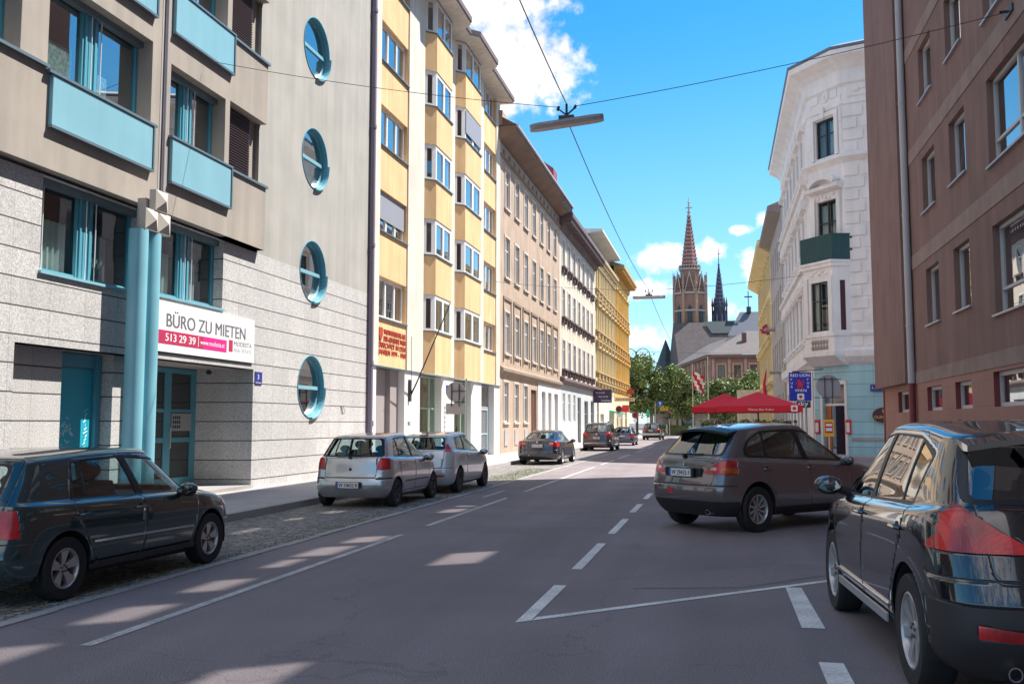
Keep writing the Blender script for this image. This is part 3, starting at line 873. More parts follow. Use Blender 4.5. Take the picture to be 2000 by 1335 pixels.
    # floor and interior
    fl = MB(); fl.box(rx + .30, fx - .45, -hw + .22, hw - .22, gc, gc + .12)
    fl.box(-WB / 2 + ar, WB / 2 - ar, -hw + .10, hw - .10, gc - .03, gc + .10)
    fl.build('floor_pan', 'car_interior', root)
    if P.get('seats', True):
        sx = (wtop[0] + gt[0]) / 2
        for s in (1, -1):
            sb = MB(); x0 = P.get('seatx', .05); zs = belt(0) - .42
            sb.prism([(x0 - .15, zs), (x0 + .38, zs + .04), (x0 + .38, zs + .16), (x0 - .12, zs + .14), (x0 - .32, belt(0) + .18), (x0 - .42, belt(0) + .16)], s * .36 - .23, s * .36 + .23, 'd')
            sb.ball((x0 - .39, s * .36, belt(0) + .29), (.055, .13, .09), 8)
            sb.tube([(x0 - .38, s * .36 - .05, belt(0) + .1), (x0 - .38, s * .36 - .05, belt(0) + .28)], .008, 6)
            sb.build('seat', 'car_seat', root, smooth=True)
        sb = MB(); x0 = P.get('rseatx', -.85); zs = belt(-.8) - .42
        sb.prism([(x0 - .1, zs), (x0 + .42, zs), (x0 + .42, zs + .15), (x0, zs + .14), (x0 - .16, belt(-.8) + .12), (x0 - .26, belt(-.8) + .1)], -hw + .24, hw - .24, 'd')
        for y in (-.4, 0, .4):
            if P.get('rhead', True): sb.ball((x0 - .22, y, belt(-.8) + .19), (.05, .12, .075), 8)
        sb.build('rear_bench', 'car_seat', root, smooth=True)
        db = MB(); db.prism([(cowl[0] - .08, cowl[1] - .05), (cowl[0] - .55, cowl[1] - .08), (cowl[0] - .6, cowl[1] - .35), (cowl[0] - .1, cowl[1] - .4)], -hw + .16, hw - .16, 'd')
        db.build('dashboard', 'car_interior', root)
        sw = MB(); c0 = Vector((cowl[0] - .68, .36, cowl[1] - .12)); axx = Vector((-.9, 0, .42)).normalized()
        ring = [c0 + Vector((.42 * math.cos(t), 0, .9 * math.cos(t))).normalized() * .18 * abs(math.cos(t)) * (1 if math.cos(t) > 0 else 1) + Vector((0, .18 * math.sin(t), 0)) if False else c0 + Vector((.42, 0, .9)).normalized() * .18 * math.cos(t) + Vector((0, .18 * math.sin(t), 0)) for t in [2 * math.pi * k / 20 for k in range(21)]]
        sw.tube(ring, .013, 6); sw.tube([c0, c0 - axx * .2], .03, 8); sw.tube([ring[5], c0, ring[15]], .015, 6)
        sw.build('steering_wheel', 'car_interior', root, smooth=True)
    # mirrors
    mx = P.get('mirror', (cowl[0] - .42, belt(cowl[0]) + .06))
    for s in (1, -1):
        mb = MB(); y = s * (hw + .06)
        mb.ball((mx[0], y, mx[1] + .012), (.075, .12, .068), 9, 0); mb.ball((mx[0], y - s * .01, mx[1] - .02), (.072, .112, .06), 8, 1)
        mb.tube([(mx[0] + .03, s * (hw * .84), mx[1] - .06), (mx[0], s * (hw + .03), mx[1] - .02)], [.04, .03], 8, 1)
        mo = mb.build('wing_mirror', [P.get('mirror_m', body_m), 'car_trim'], root, smooth=True)
        mb = MB(); mb.face([(mx[0] - .074 + .012 * abs(math.sin(t)), y + .098 * math.cos(t), mx[1] + .052 * math.sin(t)) for t in [2 * math.pi * k / 20 for k in range(20)]])
        mb.build('mirror_glass', 'mirror_glass', mo)
    for fn in P.get('extras', []): fn(root, P)
    root.scale = (1, 1, P.get('zs', 1.0))
    return root
def x_wiper(x0, z0, x1, z1, y0=-.05, y1=.45):
    def fn(root, P):
        mb = MB(); mb.tube([(x0, y0, z0), (x0 - .01, y0 + .03, z0 + .03), (x1, y1, z1)], [.016, .012, .006], 6); mb.tube([(x0 - .03, y0, z0), (x0 + .03, y0, z0)], .03, 10)
        mb.build('rear_wiper', 'car_black', root, smooth=True)
    return fn
def x_plate(x, z, body, w=.52):
    return lambda root, P: plate(root, x, z, body, w=w)
def x_antenna(x, z, l=.4, lean=-.5, m='car_black'):
    def fn(root, P):
        mb = MB(); mb.lathe([(.03, 0), (.022, .03), (0, .035)], (x, 0, z), (0, 0, 1), 10); mb.tube([(x, 0, z + .02), (x + lean * l, 0, z + l * .87)], [.005, .003], 6)
        mb.build('antenna', m, root, smooth=True)
    return fn
def x_spoiler(x, z, w, l=.22, m=None, t=.035, drop=.02):
    def fn(root, P):
        mb = MB()
        n = 10
        for k in range(n):
            y0, y1 = -w + 2 * w * k / n, -w + 2 * w * (k + 1) / n
            c0, c1 = .06 * (y0 / w) ** 2, .06 * (y1 / w) ** 2
            def sec(y, c): return [(x + .10, y, z - c * .9 + .012), (x - l + c * 1.6, y, z - drop - c), (x - l + c * 1.6, y, z - drop - t - c), (x + .10, y, z - t - .02 - c * .9)]
            a, b = sec(y0, c0), sec(y1, c1)
            for i in range(4): mb.face([a[i], a[(i + 1) % 4], b[(i + 1) % 4], b[i]])
            if k == 0: mb.face(a)
            if k == n - 1: mb.face(b[::-1])
        o = mb.build('spoiler', m or P['paint'], root, smooth=True)
    return fn
def x_ball(name, c, r, m):
    def fn(root, P):
        mb = MB(); mb.ball(c, r, 8); mb.build(name, m, root, smooth=True)
    return fn
def x_box(name, b, m, bevel=.006):
    def fn(root, P):
        mb = MB(); mb.box(*b); mb.build(name, m, root, bevel=bevel)
    return fn
def x_sidestrip(x0, x1, z0, z1, m='car_black', name='door_moulding', bulge=.006, r=.012):
    def fn(root, P):
        hw = P['W'] / 2
        for s in (1, -1):
            mb = MB(); mb.box(x0, x1, s * (hw - .012), s * (hw + bulge), -r, r)
            for i, v in enumerate(mb.v): v.z += z0 + (z1 - z0) * (v.x - x0) / (x1 - x0)
            mb.build(name, m, root, bevel=.003)
    return fn
def x_exhaust(x, y, z, r=.03):
    def fn(root, P):
        mb = MB(); mb.tube([(x, y, z), (x + .35, y, z)], r, 12, cap=False); mb.lathe([(r, 0), (r * .8, 0), (r * .8, .2)], (x, y, z), (1, 0, 0), 12)
        mb.build('exhaust', 'chrome', root, smooth=True)
    return fn

P_green = dict(L=4.15, W=1.735, H=1.44, WB=2.51, wr=.305, fx=2.085, rx=2.06, paint=None, tw=.195, rim_r=.19, spokes=5, rimstyle='five', ar=.352,
    rear=[(.2, .10), (.38, .02), (.50, .0), (.60, .03), (.66, .085), (.90, .13), (1.0, .16)], front=[(.2, .14), (.36, .03), (.5, .0), (.6, .03), (.72, .10), (.9, .3)],
    belt=[(-2.0, .945), (-1.2, .93), (.2, .905), (.85, .89), (1.3, .86), (1.75, .79), (2.05, .70)], roof=[(-1.9, 1.33), (-1.4, 1.395), (-.6, 1.438), (.1, 1.44), (.5, 1.41), (.8, 1.35)],
    cowl=(1.06, .945), wtop=(.46, 1.375), gbase=(-1.885, .97), gtop=(-1.60, 1.345), cr=.30, gcr=.22, tumble=.175, hoodmid=.90,
    gate=[(-.62, .60), (.62, .60), (.66, .95), (.56, 1.35), (-.56, 1.35), (-.66, .95)],
    doors=[[(-.99, .58), (-.80, .30), (-.06, .30), (-.06, .90), (-.30, 1.365), (-1.0, 1.34), (-1.15, .92)], [(-.04, .30), (.86, .30), (.96, .60), (1.0, .92), (.60, 1.345), (-.28, 1.372), (-.04, .90)]],
    dlo=[(-1.15, .945), (.88, .905), (.95, .945), (.56, 1.295), (-.20, 1.355), (-1.02, 1.325)],
    panes=[[(-1.10, .965), (-.92, .955), (-.92, 1.31), (-.99, 1.305)], [(-.89, .955), (-.10, .935), (-.26, 1.335), (-.89, 1.315)], [(0.02, .93), (.76, .92), (.80, .95), (.49, 1.28), (-.16, 1.335)]], dlor=.05,
    rwin=[(-.56, .985), (.56, .985), (.50, 1.315), (-.50, 1.315)],
    lamps=[('tail_light', 'rearall', [(.47, .66), (.95, .64), (.95, .90), (.55, .90)], 'lamp_red', .24), ('headlight', 'front', [(.38, .56), (.80, .56), (.80, .70), (.42, .68)], 'lamp_clear')],
    seams_rear=[((-.88, .60), (.88, .60))], seams_side=[((-2.2, .60), (-1.6, .60)), ((1.62, .52), (2.2, .52))], handles=.80,
    extras=[x_sidestrip(-.88, .86, .52, .50, 'chrome', 'door_moulding', .008, .012), x_wiper(-1.93, .97, -1.83, 1.03), x_sidestrip(-.88, .88, .285, .285, 'car_trim', 'sill_trim', .004, .03)])

P_silver = dict(L=3.62, W=1.66, H=1.50, WB=2.37, wr=.285, fx=1.80, rx=1.82, paint=None, tw=.175, rim_r=.178, spokes=6, rimstyle='six', rimm='rim_dark', ar=.325,
    rear=[(.2, .14), (.34, .03), (.45, .0), (.56, .02), (.66, .075), (.90, .10), (1.0, .13)], front=[(.2, .14), (.36, .03), (.5, .0), (.66, .05), (.8, .16), (1.0, .4)],
    belt=[(-1.8, 1.0), (-1.0, .985), (0, .95), (.7, .93), (1.2, .88), (1.6, .78), (1.8, .70)], roof=[(-1.75, 1.37), (-1.3, 1.455), (-.6, 1.498), (0, 1.5), (.4, 1.46), (.8, 1.36)],
    cowl=(1.05, 1.0), wtop=(.18, 1.44), gbase=(-1.68, 1.02), gtop=(-1.42, 1.41), cr=.32, gcr=.26, tumble=.19, hoodmid=.95,
    gate=[(-.54, .60), (.54, .60), (.54, .70), (.56, 1.0), (.57, 1.42), (-.57, 1.42), (-.56, 1.0), (-.54, .70)],
    doors=[[(-.95, .55), (-.75, .30), (-.08, .30), (-.08, .95), (-.25, 1.42), (-.90, 1.40), (-1.12, 1.0)], [(-.06, .30), (.78, .30), (.86, .6), (.88, .95), (.42, 1.40), (-.23, 1.425), (-.06, .95)]],
    dlo=[(-1.22, 1.02), (.80, .955), (.84, .98), (.34, 1.375), (-.20, 1.415), (-.95, 1.385)], dlor=.05,
    panes=[[(-1.17, 1.04), (-.88, 1.03), (-.86, 1.37), (-.95, 1.365)], [(-.84, 1.025), (-.12, 1.0), (-.24, 1.395), (-.82, 1.375)], [(-.02, .99), (.70, .97), (.28, 1.355), (-.16, 1.395)]],
    rwin=[(-.68, 1.02), (.68, 1.02), (.56, 1.395), (-.56, 1.395)],
    lamps=[('tail_light', 'rearall', [(.54, .76), (.90, .78), (.90, 1.0), (.60, 1.0)], 'lamp_red', .30), ('headlight', 'front', [(.38, .62), (.80, .62), (.80, .80), (.42, .74)], 'lamp_clear')],
    bits=[('bumper_strip', 'rear', [(-.9, .575), (-.55, .575), (-.55, .605), (-.9, .605)], 'car_black'), ('bumper_strip', 'rear', [(.55, .575), (.9, .575), (.9, .605), (.55, .605)], 'car_black')],
    seams_rear=[((-.55, .598), (.55, .598))], handles=.86, handle_m=None,
    extras=[x_plate(-1.83, .46, 'W 10632 R'), x_wiper(-1.70, 1.01, -1.62, 1.10, 0.02, -.38), x_sidestrip(-.72, .76, .50, .50, 'car_black', 'door_moulding', .006, .014),
            x_ball('keyhole', (-1.735, 0, .77), (.02, .03, .03), 'car_black'), x_ball('high_brake_lamp', (-1.42, 0, 1.40), (.03, .08, .012), 'lamp_red')])

P_pale = dict(L=4.03, W=1.687, H=1.49, WB=2.51, wr=.31, fx=2.03, rx=2.0, paint=None, tw=.195, rim_r=.215, spokes=9, rimstyle='multi', rimm='rim_dark', ar=.355,
    rear=[(.2, .14), (.36, .03), (.5, .0), (.62, .02), (.75, .05), (.95, .09), (1.05, .13)], front=[(.2, .12), (.36, .02), (.5, .0), (.66, .06), (.8, .18), (1.0, .4)],
    belt=[(-2.0, 1.03), (-1.2, 1.02), (0, .97), (.7, .94), (1.3, .88), (1.7, .77), (2.0, .68)], roof=[(-1.9, 1.36), (-1.4, 1.43), (-.6, 1.485), (0, 1.49), (.4, 1.455), (.9, 1.33)],
    cowl=(1.20, .98), wtop=(.28, 1.42), gbase=(-1.86, 1.05), gtop=(-1.62, 1.38), cr=.36, gcr=.30, tumble=.20, hoodmid=.93,
    gate=[(-.56, .62), (.56, .62), (.60, 1.02), (.55, 1.39), (-.55, 1.39), (-.60, 1.02)],
    doors=[[(-.62, .30), (.86, .30), (.96, .6), (1.0, .95), (.45, 1.40), (-.50, 1.42), (-.70, 1.0)]],
    dlo=[(-1.32, 1.06), (.90, .965), (.94, .985), (.42, 1.36), (-.20, 1.405), (-1.1, 1.345)], dlor=.06,
    panes=[[(-1.24, 1.08), (-.62, 1.05), (-.50, 1.375), (-1.05, 1.33)], [(-.55, 1.045), (.78, .985), (.36, 1.335), (-.15, 1.38), (-.44, 1.375)]],
    rwin=[(-.60, 1.06), (.60, 1.06), (.53, 1.36), (-.53, 1.36)],
    lamps=[('tail_light', 'rearall', [(.61, 1.02), (.90, 1.02), (.90, 1.38), (.56, 1.38)], 'lamp_red', .34), ('bumper_lamp', 'rear', [(.35, .40), (.62, .42), (.62, .455), (.35, .44)], 'lamp_red'), ('headlight', 'front', [(.38, .60), (.80, .60), (.80, .80), (.46, .72)], 'lamp_clear')],
    seams_rear=[((-.8, .62), (.8, .62))], handles=.90,
    extras=[x_antenna(-1.35, 1.43, .35, -.6), x_ball('high_brake_lamp', (-1.60, 0, 1.405), (.04, .13, .015), 'lamp_red')])

P_sedan = dict(L=4.52, W=1.817, H=1.42, WB=2.76, wr=.32, fx=2.15, rx=2.37, paint=None, tw=.21, rim_r=.22, spokes=7, rimstyle='six', ar=.362,
    rear=[(.2, .12), (.34, .02), (.5, .0), (.66, .03), (.8, .05), (.95, .04), (1.02, .05)], front=[(.2, .12), (.36, .02), (.5, .0), (.66, .05), (.8, .18), (1.0, .4)],
    belt=[(-2.35, .955), (-1.8, .965), (-.8, .95), (.3, .92), (1.0, .89), (1.6, .82), (2.1, .70)], roof=[(-1.4, 1.27), (-1.0, 1.36), (-.4, 1.415), (.0, 1.42), (.4, 1.385), (.8, 1.30)],
    cowl=(1.10, .95), wtop=(.22, 1.36), gbase=(-1.78, 1.02), gtop=(-1.10, 1.33), trunk=(-2.18, 1.035), cr=.36, gcr=.22, tumble=.22, hoodmid=.92,
    gate=[(-.56, .66), (.56, .66), (.60, 1.01), (-.60, 1.01)],
    doors=[[(-1.05, .60), (-.85, .28), (-.16, .28), (-.16, .93), (-.36, 1.33), (-1.0, 1.29), (-1.3, .98)], [(-.14, .28), (.80, .28), (.92, .60), (.94, .92), (.35, 1.34), (-.34, 1.35), (-.14, .93)]],
    dlo=[(-1.48, .985), (.88, .935), (.90, .955), (.34, 1.30), (-.3, 1.335), (-1.0, 1.28), (-1.36, 1.08)], dlor=.05,
    panes=[[(-1.40, 1.0), (-.16, .965), (-.33, 1.31), (-.98, 1.25), (-1.30, 1.07)], [(-.08, .965), (.76, .95), (.28, 1.28), (-.26, 1.31)]],
    rwin=[(-.62, 1.035), (.62, 1.035), (.50, 1.31), (-.50, 1.31)],
    lamps=[('tail_light', 'rearall', [(.42, .80), (.95, .74), (.95, .93), (.52, .94)], 'lamp_red'), ('reversing_lamp', 'rear', [(.46, .855), (.66, .855), (.66, .90), (.50, .90)], 'lamp_clear'), ('headlight', 'front', [(.40, .58), (.84, .58), (.84, .72), (.42, .68)], 'lamp_clear')],
    seams_rear=[((-.9, .62), (.9, .62))], handles=.82,
    extras=[x_plate(-2.345, .78, 'W 52718 A'), x_ball('emblem', (-2.335, 0, .93), (.008, .04, .04), 'metal_light'), x_ball('reversing_lamp', (-2.34, .35, .40), (.01, .02, .02), 'metal_light')])
P_van = dict(L=4.85, W=1.90, H=1.74, WB=2.92, wr=.335, fx=2.38, rx=2.47, paint=None, tw=.22, rim_r=.21, spokes=7, rimstyle='six', ar=.38,
    rear=[(.2, .12), (.36, .02), (.55, .0), (.7, .04), (1.0, .08), (1.15, .12)], front=[(.2, .12), (.36, .02), (.5, .0), (.7, .05), (.9, .2), (1.1, .45)],
    belt=[(-2.4, 1.12), (-1.2, 1.08), (0, 1.04), (1.0, 1.02), (1.7, .93), (2.2, .80)], roof=[(-2.3, 1.62), (-1.8, 1.70), (-.8, 1.74), (0, 1.74), (.6, 1.69), (1.0, 1.58)],
    cowl=(1.65, 1.05), wtop=(.60, 1.66), gbase=(-2.30, 1.14), gtop=(-2.08, 1.62), cr=.34, gcr=.28, tumble=.17, hoodmid=1.0,
    gate=[(-.66, .66), (.66, .66), (.70, 1.12), (.62, 1.64), (-.62, 1.64), (-.70, 1.12)],
    doors=[[(-1.20, .60), (-.95, .30), (-.06, .30), (-.06, 1.05), (-.2, 1.64), (-1.2, 1.62), (-1.35, 1.05)], [(-.04, .30), (1.0, .30), (1.12, .60), (1.18, 1.02), (.5, 1.62), (-.18, 1.645), (-.04, 1.05)]],
    dlo=[(-2.15, 1.13), (1.1, 1.06), (1.15, 1.08), (.55, 1.56), (-.2, 1.63), (-1.95, 1.59)], dlor=.05,
    panes=[[(-2.08, 1.16), (-1.34, 1.13), (-1.28, 1.58), (-1.92, 1.56)], [(-1.28, 1.13), (-.1, 1.09), (-.22, 1.60), (-1.22, 1.58)], [(0, 1.09), (.95, 1.075), (.48, 1.53), (-.12, 1.60)]],
    rwin=[(-.74, 1.14), (.74, 1.14), (.64, 1.62), (-.64, 1.62)], dark=True,
    lamps=[('tail_light', 'rearall', [(.42, .93), (1.0, .93), (1.0, 1.12), (.62, 1.12)], 'lamp_red'), ('headlight', 'front', [(.40, .65), (.9, .65), (.9, .85), (.46, .78)], 'lamp_clear')],
    bits=[('chrome_strip', 'rear', [(-.8, .47), (.8, .47), (.8, .49), (-.8, .49)], 'chrome')],
    seams_rear=[((-.9, .64), (.9, .64))], handles=.95, seatx=.3, rseatx=-.8,
    extras=[x_plate(-2.43, .80, 'W 48803 P'), x_ball('emblem', (-2.40, 0, 1.03), (.01, .06, .06), 'metal_light'), x_ball('high_brake_lamp', (-2.10, 0, 1.66), (.04, .16, .015), 'lamp_red')])
import copy as _cp
P_navy = _cp.deepcopy({k: v for k, v in P_green.items() if k != 'extras'}); P_navy.update(H=1.44, extras=[x_plate(-2.02, .72, 'W 77120 K'), x_wiper(-1.93, .97, -1.83, 1.03)])
P_pickup = _cp.deepcopy({k: v for k, v in P_van.items() if k != 'extras'}); P_pickup.update(skirt=.40, skirt_r=.62, extras=[x_plate(-2.45, .95, 'W 9214 D'), x_box('rear_bumper', (-2.58, -2.40, -.9, .9, .52, .68), 'metal_light'), x_sidestrip(-1.3, 1.3, .42, .42, 'car_trim', 'running_board', .08, .03)])

def emblem_three(root, P):
    """three rhombs meeting in the middle"""
    f = ((0, 0, 0), (0, -1), (-1, 0)); mb = MB(f); cx, cz, s = 0, .965, .038
    for a in (90, 210, 330):
        d = Vector((math.cos(R(a)), math.sin(R(a)))); e = Vector((-d.y, d.x))
        q = [Vector((0, 0)), d * s * .95 + e * s * .55, d * s * 1.9, d * s * .95 - e * s * .55]
        mb.prism([(cx + p.x, cz + p.y) for p in q], 2.085, 2.10, 'd')
    mb.build('emblem', 'chrome', root)
P_suv = dict(L=4.30, W=1.77, H=1.63, WB=2.67, wr=.34, fx=2.12, rx=2.17, paint=None, tw=.215, rim_r=.215, spokes=10, rimstyle='multi', ar=.405, gc=.26,
    rear=[(.25, .20), (.42, .06), (.55, .0), (.70, .0), (.80, .05), (1.0, .08), (1.12, .14)], front=[(.25, .16), (.4, .03), (.55, .0), (.75, .04), (.9, .16), (1.1, .4)],
    belt=[(-2.1, 1.09), (-1.2, 1.06), (0, 1.01), (.8, .98), (1.4, .95), (1.8, .88), (2.1, .78)], roof=[(-2.0, 1.47), (-1.5, 1.555), (-.7, 1.622), (-.1, 1.63), (.35, 1.585), (.8, 1.47)],
    cowl=(1.25, 1.04), wtop=(.24, 1.55), gbase=(-1.99, 1.13), gtop=(-1.60, 1.50), cr=.40, gcr=.30, tumble=.20, hoodmid=1.0,
    gate=[(-.60, .70), (.60, .70), (.64, 1.10), (.56, 1.52), (-.56, 1.52), (-.64, 1.10)],
    doors=[[(-1.08, .72), (-.80, .36), (-.08, .36), (-.08, 1.02), (-.24, 1.54), (-1.0, 1.53), (-1.28, 1.05)], [(-.06, .36), (.88, .36), (.98, .66), (1.0, .98), (.46, 1.50), (-.22, 1.55), (-.06, 1.02)]],
    dlo=[(-1.52, 1.11), (.92, 1.01), (.96, 1.03), (.40, 1.47), (-.20, 1.535), (-1.0, 1.505), (-1.40, 1.36), (-1.56, 1.20)], dlor=.07,
    panes=[[(-1.47, 1.14), (-1.08, 1.125), (-1.02, 1.47), (-1.34, 1.35), (-1.48, 1.22)], [(-1.04, 1.125), (-.14, 1.075), (-.24, 1.50), (-.98, 1.475)], [(.0, 1.065), (.80, 1.035), (.34, 1.445), (-.16, 1.50)]],
    rwin=[(-.66, 1.13), (.66, 1.13), (.57, 1.49), (-.57, 1.49)], dark=True,
    lamps=[('tail_light', 'rearall', [(.42, .89), (.50, .865), (1.0, .865), (1.0, 1.10), (.70, 1.06)], 'lamp_red'), ('reversing_lamp', 'rear', [(.53, .925), (.64, .92), (.65, .965), (.56, .965)], 'lamp_clear'),
           ('indicator_lamp', 'rearall', [(.71, .885), (.86, .885), (.86, .965), (.71, .955)], 'lamp_orange'), ('headlight', 'front', [(.42, .72), (.86, .72), (.86, .88), (.5, .82)], 'lamp_clear')],
    bits=[('fog_lamp', 'rear', [(.19, .565), (.33, .565), (.33, .625), (.19, .625)], 'lamp_red')], skirt=.36, skirt_r=.47,
    seams_rear=[((-.9, .695), (.9, .695))], handles=.93, zs=1.05,
    extras=[x_plate(-2.155, .88, 'W 29435 F'), emblem_three, x_wiper(-2.02, 1.12, -1.95, 1.16, .05, -.30), x_spoiler(-1.58, 1.55, .58, .22, 'car_black'), x_antenna(-1.25, 1.60, .28, -.45), x_exhaust(-2.10, -.50, .31, .04),
            x_box('plate_recess', (-2.12, -2.09, -.40, .40, .82, .95), 'car_black')])
def sticker(root, P):
    f = ((0, 0, 0), (0, -1), (-1, 0)); mb = MB(f)
    pts = [(-.60, 1.29), (-.545, 1.315), (-.50, 1.29), (-.49, 1.22), (-.515, 1.16), (-.555, 1.13), (-.60, 1.17), (-.615, 1.23)]
    return
P_black = dict(L=4.365, W=1.837, H=1.64, WB=2.61, wr=.345, fx=2.17, rx=2.19, paint=None, tw=.22, rim_r=.228, spokes=7, rimstyle='five7', ar=.405, gc=.25,
    rear=[(.25, .10), (.40, .02), (.50, .0), (.62, .02), (.75, .10), (.95, .13), (1.08, .18), (1.2, .24)], front=[(.25, .16), (.4, .03), (.55, .0), (.75, .04), (.9, .16), (1.1, .45)],
    belt=[(-2.1, 1.14), (-1.2, 1.08), (0, 1.03), (.8, 1.0), (1.4, .95), (1.8, .87), (2.1, .76)], roof=[(-2.0, 1.46), (-1.5, 1.56), (-.7, 1.635), (-.1, 1.64), (.4, 1.60), (.9, 1.48)],
    cowl=(1.40, 1.04), wtop=(.35, 1.57), gbase=(-1.95, 1.16), gtop=(-1.56, 1.52), cr=.46, gcr=.34, tumble=.21, hoodmid=1.0,
    gate=[(-.60, .74), (.60, .74), (.66, 1.15), (.58, 1.53), (-.58, 1.53), (-.66, 1.15)],
    doors=[[(-1.06, .74), (-.78, .34), (-.02, .34), (-.02, 1.03), (-.16, 1.56), (-.95, 1.55), (-1.24, 1.06)], [(0, .34), (.96, .34), (1.06, .66), (1.10, 1.0), (.50, 1.53), (-.14, 1.57), (0, 1.03)]],
    dlo=[(-1.20, 1.09), (1.05, 1.02), (1.10, 1.04), (.50, 1.50), (-.10, 1.565), (-.80, 1.555), (-1.30, 1.44)], dlor=.07,
    panes=[[(-1.16, 1.12), (-.90, 1.11), (-.90, 1.49), (-1.22, 1.40)], [(-.87, 1.105), (-.05, 1.075), (-.14, 1.535), (-.87, 1.51)], [(.05, 1.07), (.92, 1.04), (.42, 1.475), (-.06, 1.535)]],
    rwin=[(-.72, 1.16), (.72, 1.16), (.60, 1.50), (-.60, 1.50)], dark=True,
    lamps=[('tail_light', 'combo', ([(.34, .90), (1.0, .90), (1.0, 1.22), (.80, 1.20), (.55, 1.02)], [(-2.3, .90), (-1.66, .90), (-1.72, .95), (-1.90, 1.04), (-1.97, 1.24), (-2.3, 1.24)]), 'lamp_red', .60), ('headlight', 'front', [(.42, .72), (.86, .72), (.86, .90), (.5, .84)], 'lamp_clear')],
    bits=[('fog_lamp', 'rear', [(-.72, .46), (-.42, .44), (-.36, .50), (-.72, .53)], 'lamp_red'), ('fog_lamp', 'rear', [(.36, .44), (.72, .46), (.72, .53), (.42, .50)], 'lamp_red')], skirt=.34, skirt_r=.62,
    seams_rear=[((-.9, .76), (.9, .76))], handles=.95, zs=1.055, mirror=(.98, 1.09), surround='chrome', surround2=[(-1.19, 1.095), (1.01, 1.025), (1.05, 1.04), (.49, 1.478), (-.10, 1.543), (-.80, 1.533), (-1.28, 1.425)],
    extras=[x_plate(-2.17, .54, 'W 61597 C'), x_wiper(-1.99, 1.15, -1.92, 1.20, .0, -.36), x_sidestrip(-.85, .95, .42, .42, 'chrome', 'door_moulding', .008, .012), x_spoiler(-1.53, 1.56, .60, .20), x_exhaust(-2.14, .55, .29, .04),
            x_sidestrip(-.8, .9, .33, .33, 'metal_light', 'sill_trim', .006, .03)])
for P_, col, mt, rg in ((P_green, (.012, .045, .05), .35, .22), (P_silver, (.50, .51, .54), .75, .3), (P_pale, (.60, .66, .70), .25, .3), (P_sedan, (.022, .018, .03), .3, .22),
                    (P_van, (.045, .018, .035), .3, .22), (P_navy, (.02, .03, .07), .3, .22), (P_pickup, (.02, .015, .02), .2, .3), (P_suv, (.17, .145, .155), .55, .28), (P_black, (.008, .009, .013), .2, .15)):
    P_['paint'] = paint('car_paint', col, metal=mt, rough=rg)
    P_['handle_m'] = P_['paint']
P_black['mirror_m'] = paint('mirror_paint', (.06, .06, .065), .5, rough=.15)
# ---------------------------------------------------------------- ground, road, markings
def structure(name, mb, m, **k):
    o = mb.build(name, m, None, **k); o['kind'] = 'structure'; return o
def add_road_wear(m):
    """cracks, lengthwise tyre polish and bright grit in the asphalt"""
    nt = m.node_tree; b = nt.nodes['Principled BSDF']; L = nt.links; src = b.inputs['Base Color'].links[0].from_socket
    g = nt.nodes.new('ShaderNodeNewGeometry')
    n = nt.nodes.new('ShaderNodeTexNoise'); n.inputs['Scale'].default_value = 1.3; n.inputs['Detail'].default_value = 4; L.new(g.outputs['Position'], n.inputs['Vector'])
    ad = nt.nodes.new('ShaderNodeVectorMath'); ad.operation = 'MULTIPLY_ADD'; L.new(n.outputs['Color'], ad.inputs[0]); ad.inputs[1].default_value = (1.4, 1.4, 0); L.new(g.outputs['Position'], ad.inputs[2])
    v = nt.nodes.new('ShaderNodeTexVoronoi'); v.feature = 'DISTANCE_TO_EDGE'; v.inputs['Scale'].default_value = .22; L.new(ad.outputs[0], v.inputs['Vector'])
    cr = nt.nodes.new('ShaderNodeMapRange'); cr.inputs['From Max'].default_value = .0035; cr.inputs['To Min'].default_value = .78; L.new(v.outputs['Distance'], cr.inputs['Value'])
    mp = nt.nodes.new('ShaderNodeVectorMath'); mp.operation = 'MULTIPLY'; mp.inputs[1].default_value = (1.1, .05, 1); L.new(g.outputs['Position'], mp.inputs[0])
    t = nt.nodes.new('ShaderNodeTexNoise'); t.inputs['Scale'].default_value = 1; t.inputs['Detail'].default_value = 3; L.new(mp.outputs[0], t.inputs['Vector'])
    tr = nt.nodes.new('ShaderNodeMapRange'); tr.inputs['From Min'].default_value = .3; tr.inputs['From Max'].default_value = .7; tr.inputs['To Min'].default_value = .86; tr.inputs['To Max'].default_value = 1.12; L.new(t.outputs['Fac'], tr.inputs['Value'])
    gv = nt.nodes.new('ShaderNodeTexVoronoi'); gv.inputs['Scale'].default_value = 70; L.new(g.outputs['Position'], gv.inputs['Vector'])
    gr = nt.nodes.new('ShaderNodeMapRange'); gr.inputs['From Min'].default_value = .10; gr.inputs['From Max'].default_value = .22; gr.inputs['To Min'].default_value = 1.55; gr.inputs['To Max'].default_value = 1; L.new(gv.outputs['Distance'], gr.inputs['Value'])
    a = src
    for s_ in (cr, tr, gr):
        k = nt.nodes.new('ShaderNodeVectorMath'); k.operation = 'SCALE'; L.new(a, k.inputs[0]); L.new(s_.outputs[0], k.inputs['Scale']); a = k.outputs[0]
    L.new(a, b.inputs['Base Color'])
M['asphalt'] = mat('asphalt', (.246, .208, .220), .85, var=.16, vscale=1.6, fine=.5, fscale=95, bump=.6, bscale=80)
add_road_wear(M['asphalt'])
M['asphalt_patch'] = mat('asphalt_patch', (.24, .20, .205), .85, var=.08, fine=.3, fscale=55, bump=.4, bscale=90)
M['pavement'] = mat('pavement', (.44, .40, .39), .9, var=.12, fine=.18, fscale=45, bump=.3, bscale=70)
M['kerb'] = mat('kerb', (.36, .34, .33), .85, var=.15, fine=.25, fscale=40)
M['marking'] = mat('marking', (.72, .70, .67), .75, var=.22, vscale=9, fine=.25, fscale=35)
